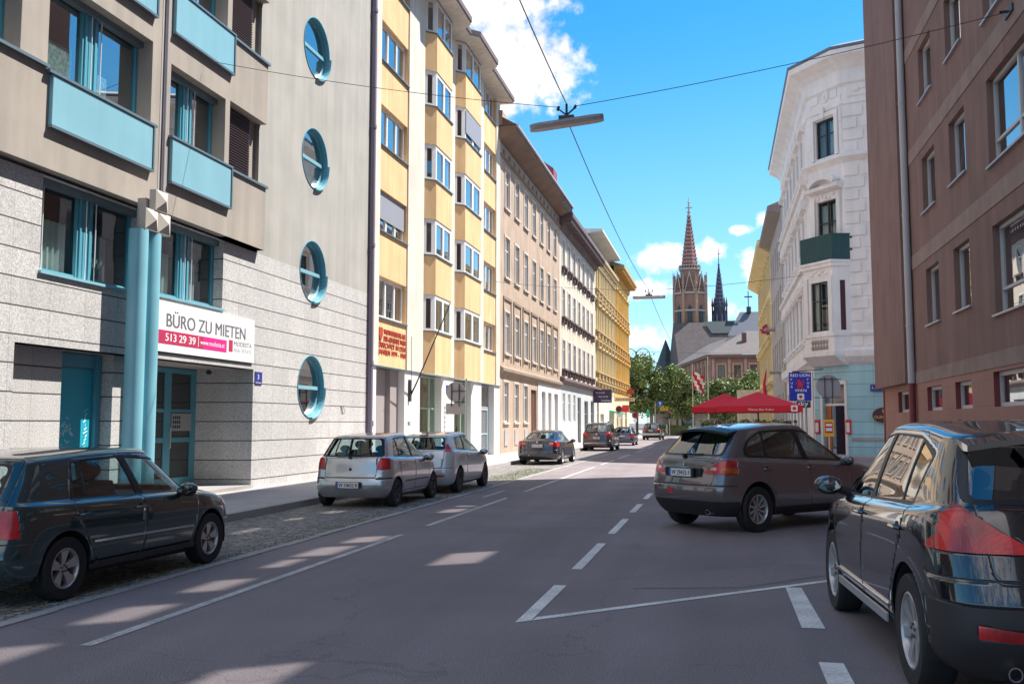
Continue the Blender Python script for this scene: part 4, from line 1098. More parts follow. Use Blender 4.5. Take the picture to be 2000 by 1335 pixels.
M['marking_worn'] = mat('marking_worn', (.52, .50, .49), .8, var=.3, vscale=9, fine=.35, fscale=30)
def cobble_mat():
    m = mat('cobbles', (.25, .23, .22), .8, var=.1); nt = m.node_tree; b = nt.nodes['Principled BSDF']
    g = nt.nodes.new('ShaderNodeNewGeometry')
    br = nt.nodes.new('ShaderNodeTexVoronoi'); br.feature = 'DISTANCE_TO_EDGE'; br.inputs['Scale'].default_value = 8.5; br.inputs['Randomness'].default_value = .45
    nt.links.new(g.outputs['Position'], br.inputs['Vector'])
    r = nt.nodes.new('ShaderNodeMapRange'); r.inputs['From Min'].default_value = .02; r.inputs['From Max'].default_value = .12; nt.links.new(br.outputs['Distance'], r.inputs['Value'])
    v2 = nt.nodes.new('ShaderNodeTexVoronoi'); v2.inputs['Scale'].default_value = 8.5; v2.inputs['Randomness'].default_value = .45; nt.links.new(g.outputs['Position'], v2.inputs['Vector'])
    hs = nt.nodes.new('ShaderNodeMix'); hs.data_type = 'RGBA'; hs.inputs[6].default_value = (.17, .155, .155, 1); hs.inputs[7].default_value = (.36, .33, .31, 1)
    s = nt.nodes.new('ShaderNodeSeparateColor'); nt.links.new(v2.outputs['Color'], s.inputs[0]); nt.links.new(s.outputs[0], hs.inputs[0])
    mx = nt.nodes.new('ShaderNodeMix'); mx.data_type = 'RGBA'; mx.inputs[6].default_value = (.055, .055, .045, 1)
    nt.links.new(r.outputs[0], mx.inputs[0]); nt.links.new(hs.outputs[2], mx.inputs[7]); nt.links.new(mx.outputs[2], b.inputs['Base Color'])
    bp = nt.nodes.new('ShaderNodeBump'); bp.inputs['Strength'].default_value = .9; bp.inputs['Distance'].default_value = .02
    nt.links.new(r.outputs[0], bp.inputs['Height']); nt.links.new(bp.outputs[0], b.inputs['Normal'])
    return m
M['cobbles'] = cobble_mat()
g = MB(); g.box(-2500, 2500, -600, 3500, -1, -.012); structure('ground', g, mat('ground', (.12, .11, .11), .9, var=.2))
g = MB(); g.box(-6.03, 3.4, -14, 34.2, -.2, 0); g.box(-6.03, 3.4, 34.2, 128, -.2, 0); g.box(3.4, 60, 34.2, 48.2, -.2, -.001); g.box(-60, 45, 128, 141, -.2, -.001); structure('road', g, 'asphalt')
g = MB(); g.box(-8.5, -6.03, -14, 60, -.2, .002); structure('parking_strip', g, 'cobbles')
g = MB(); g.box(-8.5, -6.03, 60, 128, -.2, .001); structure('parking_lane', g, 'asphalt')
g = MB()
y = -14
while y < 60:
    l = random.uniform(.5, 1.0); g.box(-6.03 + random.uniform(-.015, .015), -5.90 + random.uniform(-.02, .015), y, y + l - .012, -.1, .008 + random.uniform(0, .006)); y += l
structure('edge_stones', g, 'kerb')
g = MB(); g.box(-13, -8.35, -14, 127, -.2, .12); structure('pavement', g, 'pavement')
g = MB()
y = -14
while y < 127:
    g.box(-8.50, -8.351, y, y + .985, -.1, .128); y += 1.0
structure('kerb', g, 'kerb')
g = MB(); g.box(3.4, 6.3, -14, 33.6, -.2, .12)
g.prism([(3.0, 52.0), (5.2, 48.2), (24, 41.8), (47, 34), (47, 40), (7, 54), (7, 127), (3.0, 127)], -.2, .12, 'z'); structure('pavement', g, 'pavement')
g = MB(); g.box(3.25, 3.399, -14, 33.6, -.1, .128); g.box(2.85, 2.999, 52, 127, -.1, .128); structure('kerb', g, 'kerb')
g = MB(); g.box(-60, 60, 141, 250, -.2, .1); structure('square', g, mat('square_paving', (.30, .28, .26), .9, var=.2))
def mark(quads, m='marking', name='road_marking'):
    g = MB()
    for q in quads: g.face([(p[0], p[1], .0045) for p in q])
    return structure(name, g, m, recalc=False)
def seg(x, y0, y1, w=.12): return [(x - w / 2, y0), (x + w / 2, y0), (x + w / 2, y1), (x - w / 2, y1)]
mark([seg(-4.78, 6.57, 14.0, .10), seg(-4.78, 15.3, 21.3, .10), seg(-4.78, 23.4, 37, .10), seg(-4.78, 39, 44, .10), seg(-4.78, 46, 52), seg(-4.78, 56, 62), seg(-4.78, 66, 72), seg(-5.35, 21.4, 23.6, .08)], 'marking_worn')
mark([seg(-1.66, 10.95 + .2, 13.6), seg(-1.66, 14.79, 17.13), seg(-1.66, 18.41, 20.31), seg(-1.66, 21.69, 23.45), seg(-1.66, 25, 26.6), seg(-1.66, 50, 53), seg(-1.66, 56, 59), seg(-1.66, 62, 65), seg(-1.66, 70, 74), seg(-1.66, 80, 84)])
mark([[(-1.74, 8.10), (-1.62, 8.20), (-1.60, 10.03), (-1.73, 10.03)], [(-1.62, 8.2), (-1.60, 8.36), (1.6, 11.44), (1.6, 11.32)]])
mark([[(.64, 8.40), (.83, 8.40), (.80, 10.40), (.64, 10.40)], [(.66, 5.9), (.84, 5.9), (.83, 7.24), (.66, 7.24)]])
g = MB(); g.face([(-.9, 10.0, .0035), (.2, 10.3, .0035), (1.6, 11.8, .0035), (.9, 12.2, .0035), (-.3, 11.2, .0035), (-1.0, 10.8, .0035)]); structure('asphalt_patch', g, mat('asphalt_stain', (.22, .18, .185), .8, var=.1, fine=.3, fscale=55), recalc=False)
# grass tufts along the cobbles
def grass(x0, x1, y0, y1, n, h=.07):
    g = MB()
    for _ in range(n):
        x, y = random.uniform(x0, x1), random.uniform(y0, y1); a = random.uniform(0, 6.28); l = random.uniform(.4, 1) * h
        dx, dy = math.cos(a) * .008, math.sin(a) * .008; lx, ly = random.uniform(-.03, .03), random.uniform(-.03, .03)
        g.face([(x - dx, y - dy, 0), (x + dx, y + dy, 0), (x + lx, y + ly, l)])
    return g
g = grass(-6.25, -6.0, 5, 16, 350, .05)
for q in (grass(-7.0, -6.1, 28, 35, 1500, .05), grass(-6.3, -6.02, 12, 30, 350, .045)):
    b = len(g.v); g.v += q.v; g.fc += [tuple(i + b for i in f) for f in q.fc]; g.mi += q.mi
o = g.build('grass', 'leaf_b', None, recalc=False); o['kind'] = 'stuff'; tag(o, 'thin tufts of grass growing between the cobbles along the parking strip', 'grass')

# ---------------------------------------------------------------- left: modern grey office building
FL = frame(-11.2, 0, 0)
B1 = thing('office_building', 'grey plaster office building with granite base, blue window panels and round windows', 'building', (-11.2, 17, 0))
GZ = 5.93
A_, B_ = (13.8, 16.65, 4.28, 5.93), (17.25, 19.85, 4.33, 5.93)
ENT = (17.25, 21.43, .12, 3.02); LREC = (13.3, 16.9, .12, 3.02)
ovals = [(24.82, 2.72, .86), (24.82, 5.98, .86), (24.82, 9.24, .86), (24.82, 12.49, .87), (24.82, 15.75, .87)]
hs = [(cy - .95, cy + .95, cz - .95, cz + .95) for cy, cz, r in ovals]
w = wall(FL, 5, 29.2, .12, GZ, [A_, B_, ENT, LREC, (5, 12.4, .12, 3.02)] + [h for h in hs if h[2] < GZ], t=.32)
w2 = wall(FL, 21.45, 29.2, GZ, 20, [h for h in hs if h[3] > GZ], t=.002)
def ring(mb, cy, cz, r, half, test):
    n = 64
    for k in range(n):
        a, b = 2 * math.pi * k / n, 2 * math.pi * (k + 1) / n
        def sq(t):
            c, s = math.cos(t), math.sin(t); m_ = max(abs(c), abs(s)); return (cy + half * c / m_, 0, cz + half * s / m_)
        pa, pb = (cy + r * math.cos(a), 0, cz + r * math.sin(a)), (cy + r * math.cos(b), 0, cz + r * math.sin(b))
        if test((pa[2] + pb[2] + sq(a)[2] + sq(b)[2]) / 4): mb.face([pa, pb, sq(b), sq(a)])
for cy, cz, r in ovals:
    ring(w, cy, cz, r, .95, lambda z: z < GZ); ring(w2, cy, cz, r, .95, lambda z: z >= GZ)
# the wall() call made square reveals for the round windows as well: drop those
def drop_square_reveals(mb):
    keep = []; 
    for i, f in enumerate(mb.fc):
        xs = [mb.v[k].x for k in f]; ys = [mb.v[k].y for k in f]
        if min(xs) < -11.2015 and 23.8 < min(ys) and max(ys) < 25.85: continue
        keep.append(i)
    mb.fc = [mb.fc[i] for i in keep]; mb.mi = [mb.mi[i] for i in keep]
drop_square_reveals(w); drop_square_reveals(w2)
w.build('stone_cladding', 'granite', B1, recalc=False)
w2.build('wall', 'stucco_grey', B1, recalc=False)
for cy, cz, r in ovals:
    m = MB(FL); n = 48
    prof = [(r, -.20), (r, .02), (r + .018, .02), (r + .018, -.01)]  # round reveal in darker teal: its shade is put into the colour
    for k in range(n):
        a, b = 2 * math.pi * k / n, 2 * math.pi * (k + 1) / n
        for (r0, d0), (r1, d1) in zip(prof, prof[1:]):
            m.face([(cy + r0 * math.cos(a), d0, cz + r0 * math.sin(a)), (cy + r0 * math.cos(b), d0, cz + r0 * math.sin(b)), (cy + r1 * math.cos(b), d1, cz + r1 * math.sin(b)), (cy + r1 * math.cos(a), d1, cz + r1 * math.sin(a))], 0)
    # protruding lower right half collar
    for k in range(20):
        a, b = -math.pi * .52 + math.pi * .52 * k / 20, -math.pi * .52 + math.pi * .52 * (k + 1) / 20
        for (r0, d0), (r1, d1) in (((r, -.1), (r, .08)), ((r, .08), (r + .035, .08)), ((r + .035, .08), (r + .035, 0))):
            m.face([(cy + r0 * math.cos(a), d0, cz + r0 * math.sin(a)), (cy + r0 * math.cos(b), d0, cz + r0 * math.sin(b)), (cy + r1 * math.cos(b), d1, cz + r1 * math.sin(b)), (cy + r1 * math.cos(a), d1, cz + r1 * math.sin(a))], 1)
    m.face([(cy + r, -.1, cz), (cy + r + .035, -.1, cz), (cy + r + .035, .08, cz), (cy + r, .08, cz)], 1)
    # frame ring and the bar across
    for k in range(n):
        a, b = 2 * math.pi * k / n, 2 * math.pi * (k + 1) / n
        for (r0, d0), (r1, d1) in (((r - .07, -.14), (r - .001, -.14)), ((r - .07, -.19), (r - .07, -.14))):
            m.face([(cy + r0 * math.cos(a), d0, cz + r0 * math.sin(a)), (cy + r0 * math.cos(b), d0, cz + r0 * math.sin(b)), (cy + r1 * math.cos(b), d1, cz + r1 * math.sin(b)), (cy + r1 * math.cos(a), d1, cz + r1 * math.sin(a))], 1)
    m.box(cy - r + .04, cy + r - .04, -.175, -.12, cz - .07, cz + .03, 1)
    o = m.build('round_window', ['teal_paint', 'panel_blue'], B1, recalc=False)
    m = MB(FL); m.face([(cy + (r - .04) * math.cos(2 * math.pi * k / 32), -.16, cz + (r - .04) * math.sin(2 * math.pi * k / 32)) for k in range(32)]); m.build('pane', 'pane_sky', o)
    m = MB(FL); m.face([(cy + r * math.cos(2 * math.pi * k / 32), -.62, cz + r * math.sin(2 * math.pi * k / 32)) for k in range(32)])
    for k in range(32):
        a, b = 2 * math.pi * k / 32, 2 * math.pi * (k + 1) / 32
        m.face([(cy + r * math.cos(t), d, cz + r * math.sin(t)) for t, d in ((a, -.62), (b, -.62), (b, -.3), (a, -.3))])
    m.build('room', 'interior', o)
# projecting upper volume (its own frame: d = .35 lies 18 cm in front of the stone base)
FU = ((-11.37, 0, .08), (0, 1.0157), (1, 0))
holes = []
for k in range(4):
    dz = 3.17 * k
    holes += [(13.35, 16.3, 7.58 + dz, 9.28 + dz), (16.95, 19.15, 7.55 + dz, 9.08 + dz), (8.2, 12.72, 7.66 + dz, 9.30 + dz), (5.2, 7.4, 7.66 + dz, 9.30 + dz)]
w = wall(FU, 5, 19.35, GZ - .02, 20, holes, d=.35, t=.40)
for k in range(5):
    z0 = GZ - .02 if k == 0 else 9.12 + 3.17 * (k - 1); z1 = 7.47 + 3.17 * k
    w.box(19.35, 21.17, .0, .35, z0, min(z1, 20))
w.face([(19.35, .05, 7), (19.35, .35, 7), (19.35, .35, 20), (19.35, .05, 20)])
w.face([(5, -.2, GZ - .02), (21.17, -.2, GZ - .02), (21.17, .35, GZ - .02), (5, .35, GZ - .02)])
w.face([(19.35, .04, 7), (21.17, .04, 7), (21.17, .04, 20), (19.35, .04, 20)]); w.face([(21.17, .04, 7), (21.17, .17, 7), (21.17, .17, 20), (21.17, .04, 20)])
w.build('upper_wall', 'stucco_taupe', B1, recalc=False)
dk = MB(FU); 
for k in range(4):
    dz = 3.17 * k
    dk.box(19.35, 21.22, .30, .40, 7.47 + dz, 7.53 + dz); dk.box(5, 13.34, .35, .42, 7.60 + dz, 7.655 + dz); dk.box(16.92, 19.4, .35, .455, 7.50 + dz, 7.545 + dz); dk.box(13.3, 16.4, .35, .455, 7.525 + dz, 7.575 + dz)
dk.build('ledge', 'sill_metal', B1)
for k in range(3):
    dz = 3.17 * k
    for a, b, z0, z1 in ((13.42, 16.28, 6.66, 7.52), (16.97, 19.34, 6.60, 7.495)):
        m = MB(FU); m.box(a, b, .352, .43, z0 + dz, z1 + dz); o = m.build('blue_panel', 'panel_blue', B1)
        m = MB(FU); m.box(a - .02, b + .05, .353, .45, z0 - .06 + dz, z0 - .01 + dz); m.box(b + .003, b + .045, .354, .455, z0 - .01 + dz, z1 + dz); m.build('panel_rail', 'sill_metal', o)
def b1win(u0, u1, z0, z1, d, cur=None, pane='pane', back='interior', FL=FU):
    o = window(FL, u0, u1, z0, z1, d, B1, (.5,), (), .07, .08, 'teal_paint', pane, back, curtain=cur, bdepth=.9)
    m = MB(FL); c = (u0 + u1) / 2
    m.box(c - .22, c + .22, d - .05, d + .02, z0 + .02, z1 - .02); m.box(c - .17, c - .13, d + .02, d + .05, z0, z1); m.box(c + .10, c + .16, d + .02, d + .045, z0, z1)
    m.box(u1 - .30, u1 - .14, d - .05, d + .02, z0 + .02, z1 - .02) if False else None
    m.build('centre_post', 'teal_paint', o)
    for uu in (c - .02, u0 + .25, c + .25): m = MB(FL); m.tube([(uu, d + .06, z0), (uu, d + .06, z1)], .011, 6); m.build('guide_wire', 'white_frame', o)
    m = MB(FL); m.box(u0, u1, d - .02, d + .12, z1 - .12, z1 - .001); m.build('blind_box', 'sill_metal', o)
    return o
for (a, b, c, d_) in (A_, B_):
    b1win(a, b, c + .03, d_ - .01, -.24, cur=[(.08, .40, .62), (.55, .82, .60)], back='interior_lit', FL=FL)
    m = MB(FL); m.box(a - .02, b + .04, -.02, .05, c - .05, c); m.build('ledge', 'panel_blue', B1)
for k in range(4):
    dz = 3.17 * k
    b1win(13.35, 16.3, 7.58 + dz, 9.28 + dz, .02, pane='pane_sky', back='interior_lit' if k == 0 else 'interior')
    b1win(16.95, 19.15, 7.55 + dz, 9.08 + dz, .02, pane='pane_sky')
    b1win(8.2, 12.72, 7.66 + dz, 9.30 + dz, .02); b1win(5.2, 7.4, 7.66 + dz, 9.3 + dz, .02)
    if k < 4:
        m = MB(FU); m.box(19.6, 20.75, .045, .10, 7.6 + dz, 9.10 + dz)
        n = 22
        for i in range(n):
            z = 7.64 + dz + i * 1.42 / n; m.prism([(.101, z), (.15, z + .012), (.15, z + .02), (.101, z + .045)], 19.65, 20.70, 'u', 1)
        m.build('louvre_shutter', ['frame_black', 'shutter'], B1)
# patterned cards standing inside two windows
for (u0, u1, z1) in ((13.9, 14.55, 8.4), (15.0, 15.55, 8.25)):
    m = MB(FU); m.box(u0, u1, -.14, -.13, 7.66, z1); m.build('patterned_screen', mat('patterned_screen', (.55, .68, .60), .8, fine=.5, fscale=14), B1)
# joint between the two halves with its down pipes
m = MB(FU); m.box(16.60, 16.66, .351, .358, 6.3, 20); m.tube([(16.72, .40, 6.3), (16.72, .40, 20)], .035, 8); m.build('downpipe', 'pipe_grey', B1)
# ground floor behind the overhang
m = MB(FL); m.box(13.55, 14.85, -.6, -.30, .12, 3.02); m.build('pier', 'granite', B1)
m = MB(FL); m.box(16.35, 16.82, -.75, -.32, .12, 3.02); m.build('pier', 'granite', B1)
m = MB(FL); m.face([(5, -.75, .12), (17.25, -.75, .12), (17.25, -.75, 3.02), (5, -.75, 3.02)]); m.face([(5, -.75, 3.02), (17.25, -.75, 3.02), (17.25, 0, 3.02), (5, 0, 3.02)])
m.face([(16.9, 0, .12), (16.9, -.75, .12), (16.9, -.75, 3.02), (16.9, 0, 3.02)]); m.build('recess_wall', 'stucco_dimgrey', B1, recalc=False)
m = MB(FL); m.box(14.86, 16.34, -.72, -.66, .12, 3.0); m.box(14.87, 14.97, -.66, -.60, .12, 3.0); m.box(16.2, 16.33, -.66, -.56, .12, 3.0); m.box(14.97, 16.2, -.66, -.60, 2.75, 3.0); dr = m.build('side_door', 'teal_paint', B1)
m = MB(FL); m.box(15.0, 16.17, -.655, -.64, .15, 2.72); m.box(15.1, 16.1, -.64, -.63, .25, .78); m.build('door_leaf', 'door_cyan', dr)
m = MB(FL); m.box(14.98, 15.75, -.63, -.60, .92, 1.02); m.box(14.98, 15.2, -.63, -.59, .88, 1.12); m.build('door_handle', 'metal_light', dr)
m = MB(FL)
for i in range(26):
    x, z = 15.45 + random.gauss(0, .16), 1.55 + random.gauss(0, .12)
    m.tube([(x, -.638, z), (x + random.uniform(-.09, .09), -.638, z + random.uniform(-.08, .08))], .006, 4)
for i in range(12):
    z = 1.15 + i * .07; m.tube([(15.98 + .03 * math.sin(i * 2.1), -.638, z), (16.04 - .03 * math.sin(i), -.638, z + .05)], .008, 4)
m.build('graffiti', 'sign_white', dr)
m = MB(FL); m.box(16.83, 17.26, -.30, -.01, .12, 4.28); m.box(16.66, 17.24, -.02, .03, 4.281, 5.92); m.build('blue_panel', 'teal_paint', B1)  # slab behind the columns, its dark teal stands for their shadow
# entry recess
m = MB(FL)
m.face([(21.43, 0, .12), (21.2, -1.4, .12), (21.2, -1.4, 3.02), (21.43, 0, 3.02)])
m.build('recess_wall', 'granite', B1, recalc=False)
m = MB(FL); m.box(17.24, 21.44, -1.45, .02, .121, .20); m.build('entry_step', 'kerb', B1)
m = MB(FL); m.face([(17.25, 0, 3.02), (21.44, 0, 3.02), (21.2, -1.5, 3.02), (17.25, -1.5, 3.02)]); m.face([(17.25, 0, .12), (17.25, -1.5, .12), (17.25, -1.5, 3.02), (17.25, 0, 3.02)]); m.face([(17, -1.75, .1), (21.4, -1.75, .1), (21.4, -1.75, 3.1), (17, -1.75, 3.1)]); m.build('recess_ceiling', 'stucco_dimgrey', B1, recalc=False)
m = MB(FL)
for a, b in ((17.25, 17.4), (18.55, 18.7), (19.85, 20.12), (20.98, 21.2)): m.box(a, b, -1.46, -1.40, .2, 3.0)
for z0, z1 in ((.2, .42), (1.25, 1.36), (1.95, 2.03), (2.88, 3.0)): m.box(17.4, 20.98, -1.455, -1.405, z0, z1)
dr = m.build('entrance_door', 'teal_paint', B1)
m = MB(FL); m.face([(17.3, -1.43, .2), (21.1, -1.43, .2), (21.1, -1.43, 3), (17.3, -1.43, 3)]); m.build('pane', 'pane_dark', dr)
m = MB(FL); m.box(20.13, 20.97, -1.40, -1.38, 1.52, 1.93); o = m.build('mailbox_panel', 'metal_light', dr)
m = MB(FL)
for i in range(4):
    for j in range(3): m.box(20.18 + i * .085, 20.23 + i * .085, -1.38, -1.375, 1.58 + j * .11, 1.65 + j * .11)
m.build('letter_slots', 'sign_black', o)
m = MB(FL); m.tube([(20.02, -1.38, 1.1), (20.02, -1.33, 1.12), (20.02, -1.33, 1.6), (20.02, -1.38, 1.62)], .014, 8); m.build('door_handle', 'metal_light', dr)
m = MB(FL); m.ball((20.9, -.9, 2.93), (.10, .06, .06), 8); m.build('camera_dome', 'metal_dark', B1, smooth=True)
# columns
for y in (15.97, 16.39):
    m = MB(); m.lathe([(.18, .12), (.18, 5.39)], (-10.80, y, 0), (0, 0, 1), 32); m.build('column', 'column_blue', B1, smooth=True)
def stud(y, z, s, x, pk):
    m = MB(); h = s / 2
    m.box(x - .14, x, y - h, y + h, z - h, z + h); m.face([(x + .001, y - h * .96, z - h * .96), (x + .001, y + h * .96, z - h * .96), (x + pk, y, z)]); m.face([(x + .001, y + h * .96, z - h * .96), (x + .001, y + h * .96, z + h * .96), (x + pk, y, z)])
    m.face([(x + .001, y + h * .96, z + h * .96), (x + .001, y - h * .96, z + h * .96), (x + pk, y, z)]); m.face([(x + .001, y - h * .96, z + h * .96), (x + .001, y - h * .96, z - h * .96), (x + pk, y, z)])
    m.build('capital', mat('capital_stone', (.52, .47, .42), .8, var=.06), B1)
stud(16.11, 5.60, .41, -10.62, .10); stud(16.53, 5.60, .41, -10.62, .10); stud(16.39, 6.02, .41, -10.60, .10)
m = MB(); m.box(-10.95, -10.77, 16.12, 16.55, 5.42, 6.05); m.build('pier_head', 'stucco_dimgrey', B1)
m = MB(FL); m.box(5, 29.2, -9, -1.9, .12, 20); m.box(5, 29.2, -1.9, .30, 20.001, 20.3); m.build('roof', 'roof_grey', B1)
m = MB(FL); m.tube([(29.22, .08, .12), (29.22, .08, 20)], .10, 10)
for z in (3.6, 7.5, 11.5, 15.5): m.tube([(29.22, .08, z), (29.22, .08, z + .12)], .12, 10)
m.build('downpipe', mat('pipe_mauve', (.20, .17, .23), .5), B1, smooth=True)
m = MB(FL)
for i in range(14):
    a = i * .7; m.tube([(27.0 + .12 * math.sin(a) + i * .015, .004, 2.1 + .13 * math.cos(a * 1.3)), (27.0 + .12 * math.sin(a + .7) + i * .015, .004, 2.1 + .13 * math.cos((a + .7) * 1.3))], .006, 4)
m.build('graffiti', 'sign_grey', B1)

# banner on the wall
ban = thing('banner', 'white BÜRO ZU MIETEN banner with a magenta stripe above the office entrance', 'banner', (-11.15, 19.3, 3.7))
m = MB(FL); m.box(16.35, 21.35, .02, .045, 3.17, 4.22); bs = m.build('banner_sheet', 'sign_white', ban)
text_mesh('BÜRO ZU MIETEN', .40, FL, 17.55, .046, 3.70, .002, 'sign_grey', ban, 'headline', width=3.35, bold=.004)
m = MB(FL); m.box(16.36, 19.0, .046, .049, 3.335, 3.615, 0); m.box(19.0, 20.02, .046, .049, 3.335, 3.615, 1); m.build('stripe', ['sign_crimson', 'sign_pink'], ban)
text_mesh('513 29 39', .23, FL, 17.52, .050, 3.40, .002, 'sign_white', ban, 'phone_number', width=1.15, bold=.006)
m = MB(FL); m.box(18.78, 18.80, .05, .052, 3.37, 3.59); m.build('divider', 'sign_white', ban)
text_mesh('www.modesta.at', .15, FL, 18.87, .050, 3.43, .002, 'sign_white', ban, 'web_address', width=1.05)
m = MB(FL); m.box(20.12, 20.30, .046, .049, 3.37, 3.64); m.build('logo_block', 'sign_crimson', ban)
text_mesh('MODESTA', .155, FL, 20.36, .046, 3.52, .002, 'sign_grey', ban, 'company_name', width=.86)
text_mesh('REAL ESTATE', .11, FL, 20.36, .046, 3.385, .002, 'pipe_grey', ban, 'company_line', width=.86)
hn = thing('house_number_plate', 'small blue enamel plate with white number 3 on granite wall', 'sign', (-11.18, 21.65, 2.8))
m = MB(FL); m.box(21.5, 21.86, .002, .02, 2.66, 2.97); m.build('plate', 'sign_navy', hn)
text_mesh('3', .17, FL, 21.63, .021, 2.79, .001, 'sign_white', hn, 'number', bold=.004); text_mesh('Göllnergasse', .05, FL, 21.53, .021, 2.69, .001, 'sign_white', hn, 'street_name', width=.30)

# ---------------------------------------------------------------- left: yellow apartment house
B2 = thing('apartment_house', 'tall yellow apartment house with white strips and stacked bay windows', 'building', (-11.2, 38.7, 0))
ZT = 18.7
lv = [5.30 + 3.0 * k for k in range(5)]
w = wall(FL, 30.1, 33.1, 3.62, ZT, [(30.2, 33.05, z, z + 1.42) for z in lv], d=-.02, t=.22)
w.build('yellow_wall', 'stucco_yellow', B2, recalc=False)
w = wall(FL, 44.7, 47.4, 3.62, ZT, [(44.8, 47.35, z, z + 1.42) for z in lv], d=-.02, t=.22)
w.build('yellow_wall', 'stucco_yellow', B2, recalc=False)
m = MB(FL)
for a, b in ((29.3, 30.1), (33.1, 35.02), (38.1, 39.43), (43.06, 44.7), (47.4, 48.28)): m = MB(FL); m.box(a, b, -.4, .03, 3.62, ZT); m.build('white_strip', 'stucco_cream', B2)
m = MB(FL)
for a, b in ((29.3, 30.0), (32.95, 34.75), (37.68, 39.6), (42.45, 44.4), (47.06, 48.28)): m = MB(FL); m.box(a, b, -.5, .0, .12, 3.6); m.build('pillar', 'white_plaster', B2)
m = MB(FL); m.box(29.3, 48.28, -.3, .06, 3.60, 3.64); m.build('ledge', 'sill_metal', B2)
random.seed(3)
for z in lv:
    for a, b in ((30.2, 33.05), (44.8, 47.35)):
        o = window(FL, a, b, z, z + 1.42, -.14, B2, (.34, .67), (), .10, .07, 'white_frame', 'pane_sky', 'interior' if random.random() < .5 else 'curtain_dim', sill='sill_metal', sill_out=.05)
        if random.random() < .12:
            m = MB(FL); m.box(a + .02, b - .02, -.13, -.10, z + .45, z + 1.40); m.build('roller_blind', 'roller_blind', o)
for (a, b) in ((35.02, 38.1), (39.43, 43.06)):
    s = .40
    plan = [(a, 0), (a + s, s), (b - s, s), (b, 0)]
    m = MB(FL)
    for z0, z1 in [(3.62, lv[0])] + [(z + 1.42, z + 3.0) for z in lv[:-1]] + [(lv[-1] + 1.42, ZT)]:
        m.prism(plan, z0, z1, 'z')
    m.build('bay_wall', 'stucco_yellow', B2)
    m = MB(FL); m.prism([(a, 0), (a + s, s), (b - s, s), (b, 0)], 3.60, 3.618, 'z'); 
    m.build('bay_soffit', 'white_plaster', B2)
    for k, z in enumerate(lv):
        q = 1.42
        # side, front, side as one window with corner posts
        m = MB(FL)
        for (p, r_) in ((plan[0], plan[1]), (plan[1], plan[2]), (plan[2], plan[3])):
            L_ = math.hypot(r_[0] - p[0], r_[1] - p[1]); ux, uy = (r_[0] - p[0]) / L_, (r_[1] - p[1]) / L_
            def bx(t0, t1, z0, z1, o0=-.09, o1=-.03):
                nx, ny = -uy, ux
                b0 = len(m.v)
                for zz in (z0, z1):
                    for (t, oo) in ((t0, o0), (t1, o0), (t1, o1), (t0, o1)): m.v.append(m.T((p[0] + ux * t + nx * oo, p[1] + uy * t + ny * oo, zz)))
                for q4 in ((0, 3, 2, 1), (4, 5, 6, 7), (0, 1, 5, 4), (1, 2, 6, 5), (2, 3, 7, 6), (3, 0, 4, 7)): m.fc.append(tuple(b0 + i for i in q4)); m.mi.append(0)
            bx(.02, L_ - .02, z + .001, z + .09); bx(.02, L_ - .02, z + q - .16, z + q - .001)
            bx(0.02, .16, z + .09, z + q - .16); bx(L_ - .18, L_ - .02, z + .09, z + q - .16)
            if L_ > 1: bx(L_ * .45, L_ * .55, z + .09, z + q - .16)
        o = m.build('window', 'white_frame', B2)
        m = MB(FL); i_ = .07; pp = [(a + i_ * .4, -.06), (a + s, s - .07), (b - s, s - .07), (b - i_ * .4, -.06)]
        for p, r_ in zip(pp, pp[1:]): m.face([(p[0], p[1], z + .05), (r_[0], r_[1], z + .05), (r_[0], r_[1], z + q - .05), (p[0], p[1], z + q - .05)])
        m.build('pane', 'pane_sky', o, recalc=False)
        m = MB(FL); m.box(a + .05, b - .05, -.4, -.34, z, z + q); m.face([(a, -.34, z), (a + s, s - .12, z), (b - s, s - .12, z), (b, -.34, z)]); m.face([(a, -.34, z + q), (a + s, s - .12, z + q), (b - s, s - .12, z + q), (b, -.34, z + q)])
        m.build('room', 'interior' if (k + int(a)) % 3 else 'curtain_dim', o, recalc=False)
        m = MB(FL); m.prism([(a - .03, .0), (a + s - .02, s + .05), (b - s + .02, s + .05), (b + .03, .0)], z - .05, z - .001, 'z'); m.build('sill', 'sill_metal', o)
        if a > 39 and k == 3:
            m = MB(FL); m.box(a + s + .05, b - s - .05, s - .02, s + .01, z + .3, z + q - .1); m.build('roller_blind', 'roller_blind', o)
        m = MB(FL); m.tube([(b - .05, .05, z + q - .12), (b + .10, .18, z + q - .12)], .05, 8); m.build('flag_holder', 'zinc', B2) if k % 2 == 0 else None
# eaves that follow the bays, and roof
m = MB(FL); ov = .75
pl = [(29.3, -.5), (29.3, ov), (34.8, ov), (35.15, ov + .35), (38.0, ov + .35), (38.35, ov), (39.2, ov), (39.55, ov + .35), (42.95, ov + .35), (43.3, ov), (48.28, ov), (48.28, -.5)]
m.prism(pl, ZT, ZT + .10, 'z'); m.build('soffit', 'stucco_cream', B2)
m = MB(FL); m.prism([(u, d + .06 if d > 0 else d) for u, d in pl], ZT + .101, ZT + .32, 'z'); m.build('eaves', 'cornice_dark', B2)
m = MB(FL); m.prism([(.8, ZT + .321), (-7, ZT + 5), (-7, ZT + .321)], 29.3, 48.28, 'u'); m.build('roof', 'roof_tile', B2)
m = MB(FL); m.box(29.3, 48.28, -12, -.9, .12, ZT); m.build('rear_wall', 'stucco_cream', B2)
